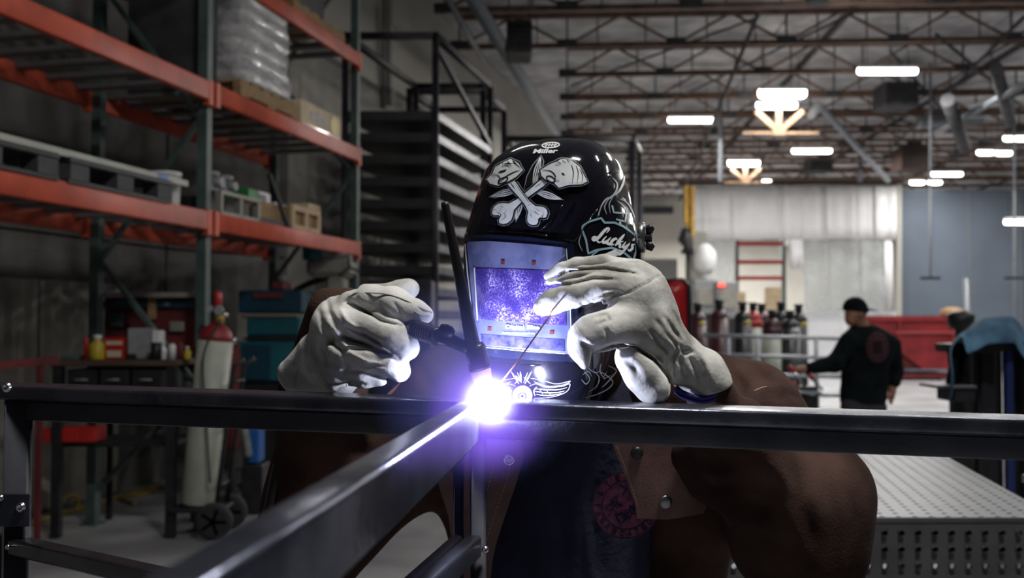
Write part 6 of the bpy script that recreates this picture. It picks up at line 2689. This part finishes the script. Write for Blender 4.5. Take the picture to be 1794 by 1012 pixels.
# pistons
PIS = [[(871, 294), (896, 282), (910, 288), (918, 300), (906, 312), (892, 320), (876, 327), (862, 324), (856, 316), (866, 306)],
       [(948, 300), (964, 290), (984, 282), (1002, 284), (1014, 294), (1020, 306), (1027, 320), (1018, 324), (996, 325), (980, 330), (972, 322), (958, 318), (950, 310)]]
for pl in PIS:
    lay(gk, hbv, grow(pl, 3.4), off=.0036, step=6)
    lay(bk, hbv, grow(pl, 2.2), off=.0039, step=6)
    lay(wh, hbv, pl, off=.0042, step=6)
gk.build('artwork_outline', M['decalg'], helm)
wh.build('bone_artwork', M['decalw'], helm)
for pts, w in (([(866, 306), (878, 312), (876, 326)], 1.6), ([(898, 283), (916, 298)], 1.4), ([(882, 288), (890, 292), (898, 290)], 1.0), ([(886, 286), (896, 296)], 1.0), ([(890, 284), (900, 294)], 1.0),
               ([(862, 308), (872, 312)], 1.0), ([(876, 304), (884, 302), (890, 299)], 3.2), ([(984, 305), (990, 309)], 3.2), ([(1000, 290), (1004, 304), (1002, 323)], 1.6), ([(1008, 292), (1012, 305), (1010, 323)], 1.4),
               ([(1014, 298), (1019, 309), (1018, 322)], 1.3), ([(976, 284), (984, 290)], 1.0), ([(984, 282), (992, 288)], 1.0), ([(992, 282), (998, 287)], 1.0), ([(950, 300), (966, 302), (974, 312), (970, 322)], 1.8),
               ([(878, 322), (888, 312), (902, 304), (914, 300)], 1.8), ([(902, 320), (920, 344), (930, 358)], 1.3), ([(896, 322), (904, 332)], 2.0), ([(936, 370), (946, 378)], 1.3), ([(930, 374), (934, 382)], 1.2),
               ([(944, 388), (952, 384), (950, 376)], 1.4), ([(872, 372), (880, 378), (874, 384)], 1.4), ([(862, 370), (872, 368)], 1.2), ([(884, 366), (880, 360)], 1.2), ([(950, 322), (938, 330)], 1.2),
               ([(882, 386), (888, 380), (884, 374)], 1.2), ([(926, 362), (934, 358)], 1.0)):
    ribbon(bk, hbv, pts, w, off=.0047, step=3, taper=True)
for e_ in ((884, 318, 9, 4, -.5), (966, 316, 8, 4.5, .5)):
    ribbon(bk, hbv, ell(*e_), 2.0, off=.0047, step=3)
tag(bk.build('artwork_ink', M['decalk'], helm), kind='stuff')
q = MB()
for c_ in ((880, 316, 5, 2.6, -.3), (976, 318, 5, 2.4, .2), (978, 290, 5, 1.8, -.2), (886, 292, 4, 1.8, -.3)):
    lay(q, hbv, ell(*c_, n=12)[:-1], off=.0045, step=4)
q.build('blue_shading', mat('faint_blue_print', (0.42, 0.56, 0.64), .35, bump=0), helm)

# winged eye at the chin
q = MB()
k_ = MB()
lay(q, hbv, ell(916, 692, 17, 17, 0)[:-1], off=.0010, step=5)
for s in (-1, 1):
    X_ = lambda x: 916 + s * (x - 916)
    for pts, w in (([(930, 662), (952, 666), (975, 672), (999, 667), (985, 674), (960, 676), (936, 668)], 1.8), ([(928, 676), (940, 672), (960, 678), (985, 676), (998, 672), (994, 684), (978, 692), (958, 696), (936, 697)], 2.0),
                   ([(937, 680), (955, 682), (978, 682), (994, 678)], 2.6), ([(938, 685), (955, 687), (975, 687), (990, 684)], 2.6), ([(940, 690), (955, 692), (972, 691), (984, 688)], 2.4),
                   ([(941, 677), (936, 684), (938, 693)], 2.6), ([(946, 682), (952, 690)], 1.3), ([(958, 684), (966, 691)], 1.3), ([(918, 660), (930, 672)], 2.2), ([(925, 652), (918, 670)], 2.2)):
        ribbon(q, hbv, [(X_(x), y) for x, y in pts], w * .72, off=.0012, step=3, taper=True)
for a_, b_ in (((912, 650), (914, 668)), ((896, 650), (910, 672)), ((932, 650), (920, 672)), ((904, 657), (912, 668))):
    ribbon(q, hbv, [a_, b_], 2.4, off=.0012, step=3, taper=True)
q.build('winged_eye_artwork', M['decaldim'], helm)
ribbon(k_, hbv, ell(916, 693, 6.5, 6, 0), 1.6, off=.0020, step=3)
lay(k_, hbv, ell(916, 693, 2.5, 2.3, 0, n=12)[:-1], off=.0020, step=3)
ribbon(k_, hbv, ell(916, 693, 13, 13, 0, n=14)[2:8], 1.0, off=.0020, step=3)
k_.build('eye_ink', M['decalk'], helm)

# shield with lettering on the side
q = MB()
sh_ = [(1020, 396), (1032, 388), (1052, 382), (1058, 390), (1075, 390), (1090, 396), (1112, 412), (1113, 440), (1108, 456), (1094, 444), (1070, 434), (1044, 438), (1030, 444), (1026, 420), (1020, 404)]
ribbon(q, hbv, sh_ + [sh_[0]], 3.6, off=.0014, step=4)
ribbon(q, hbv, [(1071, 360), (1074, 372), (1096, 374), (1094, 388), (1078, 384)], 3.0, off=.0014, step=4)
ribbon(q, hbv, [(1036, 447), (1050, 437), (1070, 433), (1092, 441)], 2.4, off=.0014)
q.build('shield_artwork', M['decalb'], helm)
q = MB()
SCRIPT = [([(.78, .72), (.84, 1.0), (.68, 1.08), (.52, .80), (.38, .25), (.14, -.02), (.0, .10), (.18, .20), (.56, -.08), (.86, .06)], 1.35),
          ([(.92, .52), (.84, .14), (1.0, .0), (1.2, .22), (1.3, .55)], 1.15), ([(1.3, .55), (1.22, .12), (1.36, .0), (1.5, .14)], 1.0),
          ([(1.86, .44), (1.72, .54), (1.54, .30), (1.62, .02), (1.86, .12)], 1.2), ([(2.20, 1.05), (2.08, .5), (1.98, .0)], 1.3),
          ([(2.40, .52), (2.10, .28), (2.26, .24), (2.38, .02), (2.54, .10)], 1.1), ([(2.62, .55), (2.58, .20), (2.72, .08), (2.92, .34), (2.98, .55)], 1.15),
          ([(2.98, .55), (2.90, .05), (2.70, -.45), (2.48, -.42), (2.62, -.15)], 1.05), ([(3.16, .98), (3.10, .72)], 1.0),
          ([(3.44, .52), (3.24, .46), (3.38, .20), (3.26, -.02), (3.06, .08)], 1.1)]
_c, _s = math.cos(.30), math.sin(.30)
for pts, wf in SCRIPT:
    P_ = []
    for x, y in pts:
        X_, Y_ = x * 20.5 + y * 5.0, -y * 24
        P_.append((1037 + X_ * _c - Y_ * _s, 419 + X_ * _s + Y_ * _c))
    ribbon(q, hbv, P_, 4.2 * wf, off=.0018, step=3, taper=True)
ribbon(q, hbv, [(1058, 424), (1066, 430), (1062, 422)], 3, off=.0018)
lay(q, hbv, [(1055, 446), (1078, 436), (1082, 447), (1070, 452)], off=.0016, step=5)
q.build('side_lettering', M['decalw'], helm)
q = MB()
for pts, w in (([(1072, 312), (1080, 322), (1078, 335), (1070, 345), (1060, 350), (1052, 362), (1048, 378)], 4), ([(1093, 308), (1090, 322), (1084, 334), (1076, 342)], 4), ([(1066, 348), (1058, 362), (1062, 376)], 2),
               ([(1072, 346), (1066, 358), (1068, 374)], 1.6), ([(1084, 348), (1098, 356), (1108, 374), (1113, 390)], 2), ([(1080, 352), (1092, 362), (1102, 380)], 1.6), ([(1088, 346), (1096, 352)], 2.4), ([(1018, 410), (1014, 425), (1020, 440)], 2),
               ([(1050, 366), (1046, 380)], 1.8), ([(1090, 360), (1098, 366), (1094, 376)], 1.4),
               ([(1064, 640), (1078, 648), (1070, 660), (1060, 672), (1052, 678)], 2.4), ([(1048, 650), (1060, 656), (1072, 668), (1064, 680), (1044, 690), (1024, 696)], 2.2), ([(1022, 650), (1032, 662), (1026, 672), (1018, 664)], 1.8),
               ([(1036, 646), (1048, 660), (1044, 676), (1030, 686)], 1.6), ([(1052, 636), (1050, 650), (1058, 664)], 1.6), ([(1026, 640), (1040, 652), (1052, 648)], 1.4), ([(1062, 650), (1056, 662), (1070, 656)], 1.4),
               ([(1020, 656), (1030, 650), (1036, 660)], 1.3)):
    ribbon(q, hbv, pts, w, off=.0014, step=3, taper=True)
tag(q.build('scroll_artwork', M['decalg'], helm), kind='stuff')
# facet ridges at the temple, bright edged
def ridge(pts, r, m, nm):
    q = MB()
    q.tube([on_surface(hbv, x, y, .0006) for x, y in pts], r, seg=8)
    q.build(nm, m, helm)


q = MB()
lay(q, hbv, [(988, 356), (976, 378), (962, 405), (985, 388), (1010, 350)], off=.0010, step=6, thick=.004)
q.build('temple_facet', M['helmet'], helm)
ridge([(946, 404), (966, 386), (990, 354)], .0016, M['helmet'], 'shell_ridge')
ridge([(1092, 292), (1082, 302), (1066, 310)], .0012, M['helmet'], 'shell_ridge')
ridge([(1004, 424), (1024, 398), (1046, 366)], .0014, M['helmet'], 'shell_ridge')
ridge(curve_pts([(840, 628, 0), (880, 636, 0), (930, 640, 0), (1000, 634, 0)], 14) and [(840, 628), (880, 636), (930, 640), (1000, 634)], .0016, M['helmet'], 'shell_ridge')
ridge([(816, 412), (860, 405), (940, 410), (1004, 422)], .0016, M['helmet'], 'shell_ridge')
# tightening knob on the right
kc = W(1124, 416, 1.55)
q = MB()
q.lathe(kc, [(.024, -.004), (.024, .004), (.020, .006)], seg=20, axis=(1, -.25, 0))
q.build('knob_washer', M['snap'], helm)
q = MB()
q.tube([kc, kc + Vector((.016, -.004, 0))], .007, seg=12)
for s in (-1, 1):
    q.tube([kc + Vector((.011, -.003, s * .006)), kc + Vector((.013, -.004, s * .014)), kc + Vector((.011, -.004, s * .020))], [.005, .0075, .005], seg=10)
q.build('wing_knob', M['torchblack'], helm)
q = MB()
q.beam(kc + Vector((-.004, 0, 0)), kc + Vector((-.004, 0.0, -.06)), .004, .012, up=(0, 1, 0))
q.build('head_strap', M['rubber'], helm)

# ------------------------------------------------------------------ gloves
DYG = 0.035


def px_caps(sd, L, k=None):
    for seg in L:
        for i in range(len(seg) - 1):
            (x0, y0, Y0, r0), (x1, y1, Y1, r1) = seg[i], seg[i + 1]
            sd.cap(W(x0, y0, Y0 + DYG), W(x1, y1, Y1 + DYG), RP(r0, Y0 + DYG), RP(r1, Y1 + DYG), k=k)


# the glove holding the torch (picture left)
lo, hi = W(470, 715, 1.40), W(775, 470, 1.40)
sd = SDF((-.39, 1.33, 1.320), (-.095, 1.60, 1.54), 0.0021, k=0.012)
px_caps(sd, [[(516, 655, 1.505, 30), (560, 628, 1.485, 46)], [(528, 672, 1.49, 20), (600, 676, 1.45, 16)]], k=.02)
px_caps(sd, [[(588, 612, 1.465, 52), (602, 572, 1.445, 52), (625, 560, 1.435, 42)], [(600, 640, 1.445, 44), (640, 610, 1.43, 40)]], k=.02)
px_caps(sd, [[(612, 530, 1.425, 22), (650, 527, 1.41, 26), (692, 533, 1.392, 29), (728, 547, 1.38, 22), (744, 552, 1.378, 16)]], k=.008)
px_caps(sd, [[(686, 522, 1.45, 15), (704, 510, 1.455, 19), (717, 506, 1.455, 19)], [(640, 512, 1.45, 14), (690, 508, 1.455, 15)]], k=.008)
px_caps(sd, [[(605, 570, 1.405, 30), (655, 575, 1.385, 28), (690, 592, 1.368, 27), (714, 608, 1.362, 24)]], k=.008)
px_caps(sd, [[(600, 615, 1.40, 28), (655, 628, 1.378, 26), (690, 640, 1.366, 24), (700, 650, 1.362, 20)]], k=.008)
px_caps(sd, [[(590, 650, 1.405, 24), (640, 658, 1.385, 20), (668, 664, 1.375, 13)]], k=.008)
sd.smooth(1)
sd.noise(.0010, 75, 11)
for pts, w, d in (([(612, 527), (640, 545), (668, 562), (705, 572)], 3.2, .0075), ([(606, 572), (640, 586), (670, 603), (700, 625)], 3.2, .0070),
                  ([(578, 560), (600, 590), (640, 604), (680, 620), (705, 632)], 3.4, .0055), ([(576, 600), (600, 612), (640, 612), (672, 618)], 3, .0045),
                  ([(606, 648), (640, 652), (690, 668)], 3.0, .006), ([(573, 528), (577, 548), (590, 566), (606, 590)], 5, .0050), ([(560, 545), (566, 575), (590, 608), (606, 622)], 5, .0045),
                  ([(545, 580), (552, 620), (575, 650), (600, 664)], 6, .0050), ([(540, 610), (535, 640), (545, 670)], 7, -.004), ([(556, 600), (566, 640), (590, 662)], 5, -.0045),
                  ([(586, 570), (600, 598), (618, 622)], 4, -.0035), ([(596, 540), (606, 560), (625, 575)], 4, -.0035), ([(590, 680), (615, 668), (640, 672)], 3, .005),
                  ([(531, 625), (520, 650), (512, 690)], 4, .0045), ([(612, 520), (606, 530), (617, 534)], 3, .004), ([(600, 625), (610, 640), (600, 655)], 4, .004),
                  ([(618, 620), (640, 632), (670, 638)], 3, -.003), ([(655, 590), (675, 606), (695, 620)], 2.5, -.0025), ([(640, 648), (660, 645), (690, 650)], 3, -.003),
                  ([(640, 530), (648, 542), (662, 548)], 2.5, .0022), ([(665, 528), (672, 540), (684, 550)], 2.5, .0022), ([(690, 530), (698, 540), (706, 552)], 2.5, .0022), ([(625, 520), (632, 532), (645, 540)], 2.5, .002)):
    sd.crease(pts, w, d, ymax=1.505)
gl, gbv = sd.build('glove', M['glove'], wd, label='pale leather glove gripping the torch')
q = MB()


def seam(q, bvh, pts, r, off=.0004):
    P = [on_surface(bvh, x, y, off) for x, y in pts]
    q.tube([p for p in curve_pts(P, 26)], r, seg=6)


seam(q, gbv, [(612, 522), (622, 514), (645, 513), (680, 516), (710, 526), (738, 540), (756, 547)], .0010)
q.build('seam', M['gloveseam'], gl)
q = MB()
seam(q, gbv, [(725, 545), (738, 552), (752, 553)], .0009)
q.build('seam', M['gloveseam'], gl)
q = MB()
seam(q, gbv, [(608, 606), (620, 606), (650, 612), (668, 618)], .0008)
q.build('seam', M['gloveseam'], gl)

# the raised glove (picture right)
DYG = 0.012
sd = SDF((.022, 1.29, 1.295), (.325, 1.53, 1.575), 0.0021, k=0.012)
px_caps(sd, [[(961, 485, 1.40, 9), (985, 471, 1.398, 12), (1010, 463, 1.395, 13), (1060, 461, 1.395, 14), (1110, 472, 1.40, 20)]], k=.006)
px_caps(sd, [[(962, 494, 1.375, 8), (990, 486, 1.372, 12), (1020, 480, 1.37, 14), (1070, 479, 1.365, 16), (1115, 492, 1.372, 24)]], k=.006)
px_caps(sd, [[(950, 538, 1.345, 16), (968, 528, 1.342, 21), (1000, 515, 1.338, 24), (1050, 503, 1.342, 26), (1105, 508, 1.36, 34)]], k=.007)
px_caps(sd, [[(1104, 493, 1.38, 34), (1124, 513, 1.385, 42), (1143, 556, 1.392, 42), (1160, 592, 1.395, 37)], [(1104, 535, 1.365, 44), (1132, 578, 1.375, 44), (1156, 603, 1.385, 38)]], k=.02)
px_caps(sd, [[(1095, 568, 1.345, 38), (1045, 580, 1.33, 36), (1024, 592, 1.325, 28), (1018, 612, 1.325, 18), (1026, 636, 1.327, 9)]], k=.010)
px_caps(sd, [[(1008, 600, 1.325, 12), (1024, 640, 1.33, 7)]], k=.006)
px_caps(sd, [[(1165, 605, 1.392, 40), (1198, 628, 1.41, 36)], [(1155, 640, 1.39, 34), (1190, 640, 1.405, 34)]], k=.016)
px_caps(sd, [[(1195, 625, 1.41, 36), (1228, 652, 1.425, 42), (1240, 672, 1.43, 40), (1246, 690, 1.432, 38)]], k=.010)
px_caps(sd, [[(1105, 628, 1.352, 28), (1128, 655, 1.355, 34), (1142, 676, 1.358, 33)]], k=.006)
# open end of the cuff
sd.cut(W(1235, 684, 1.44), Vector((0.30, 0.15, -1.0)))
sd.sub(W(1246, 694, 1.454), W(1215, 650, 1.44), RP(34, 1.43), RP(26, 1.42), k=.004)
sd.smooth(1)
sd.noise(.0010, 70, 21)
for pts, w, d in (([(962, 492), (1000, 474), (1060, 470), (1115, 480)], 2.6, .0060), ([(962, 502), (1000, 498), (1040, 488), (1080, 490)], 3.0, .0060), ([(1052, 517), (1075, 519), (1100, 513), (1135, 494), (1165, 478)], 1.8, .0022),
                  ([(1040, 524), (1060, 514), (1084, 512), (1070, 522), (1048, 530)], 2.8, .0060), ([(1015, 552), (1040, 545), (1066, 534), (1080, 524)], 3.2, .0060),
                  ([(1044, 614), (1075, 604), (1110, 606), (1145, 630), (1172, 660), (1180, 690)], 3.2, .0085), ([(1060, 575), (1066, 590), (1058, 604)], 4, .0045), ([(1040, 556), (1062, 552), (1066, 560), (1050, 568)], 3.5, .0035),
                  ([(1150, 560), (1165, 585), (1185, 605)], 4, .0040), ([(1165, 555), (1180, 580), (1196, 600)], 4, .0040), ([(1140, 580), (1160, 605), (1178, 622)], 4, .0040), ([(1176, 540), (1190, 570), (1200, 592)], 4, .003),
                  ([(1188, 600), (1196, 612), (1210, 612)], 3, .004), ([(1192, 612), (1200, 620), (1216, 616)], 3, .004), ([(1188, 618), (1180, 632), (1185, 650)], 3, .0045), ([(1196, 624), (1192, 640), (1200, 658)], 3, .0045),
                  ([(1172, 622), (1166, 640), (1172, 660)], 3, .0045), ([(1182, 600), (1186, 616), (1176, 628)], 3, .005), ([(1206, 624), (1218, 644), (1226, 668)], 5, .0045), ([(1222, 612), (1238, 636), (1246, 662)], 6, -.003),
                  ([(1182, 635), (1188, 642), (1182, 648)], 3.5, -.004), ([(1174, 650), (1180, 662), (1176, 672)], 4, -.0035), ([(1156, 572), (1172, 596), (1184, 612)], 3.5, -.003), ([(1092, 628), (1110, 640), (1122, 660)], 6, .0035),
                  ([(1020, 598), (1036, 612), (1040, 628)], 4, .004), ([(1085, 600), (1092, 606), (1100, 604)], 4, .004), ([(1010, 478), (1050, 468), (1100, 470)], 5, -.0012),
                  ([(1018, 528), (1022, 536), (1016, 542)], 2.5, .0016), ([(1032, 524), (1037, 533), (1030, 540)], 2.5, .0018), ([(1000, 534), (1004, 540), (1000, 546)], 2.5, .0014), ([(1060, 524), (1064, 533), (1058, 540)], 2.5, .002)):
    sd.crease(pts, w, d, ymax=1.46)
gr, gbv2 = sd.build('glove', M['glove'], wd, label='pale leather glove holding the filler wire')
q = MB()
seam(q, gbv2, [(1054, 516), (1078, 518), (1104, 511), (1135, 495), (1160, 481)], .0007)
q.build('seam', M['gloveseam'], gr)
q = MB()
seam(q, gbv2, [(1070, 606), (1110, 608), (1146, 632), (1170, 662), (1172, 688), (1164, 700)], .0013)
q.build('seam', M['gloveseam'], gr)
q = MB()
hem = [W(1184, 678, 1.405), W(1196, 687, 1.402), W(1215, 694, 1.406), W(1236, 696, 1.412), W(1256, 688, 1.422), W(1270, 674, 1.435), W(1275, 662, 1.45)]
q.tube(curve_pts(hem, 40), RP(4.5, 1.4), seg=8)
q.tube(curve_pts([p + Vector((0, .001, -.006)) for p in hem], 40), RP(4, 1.4), seg=8)
q.build('hem_band', M['blueband'], gr, label='dark blue fabric hem band')
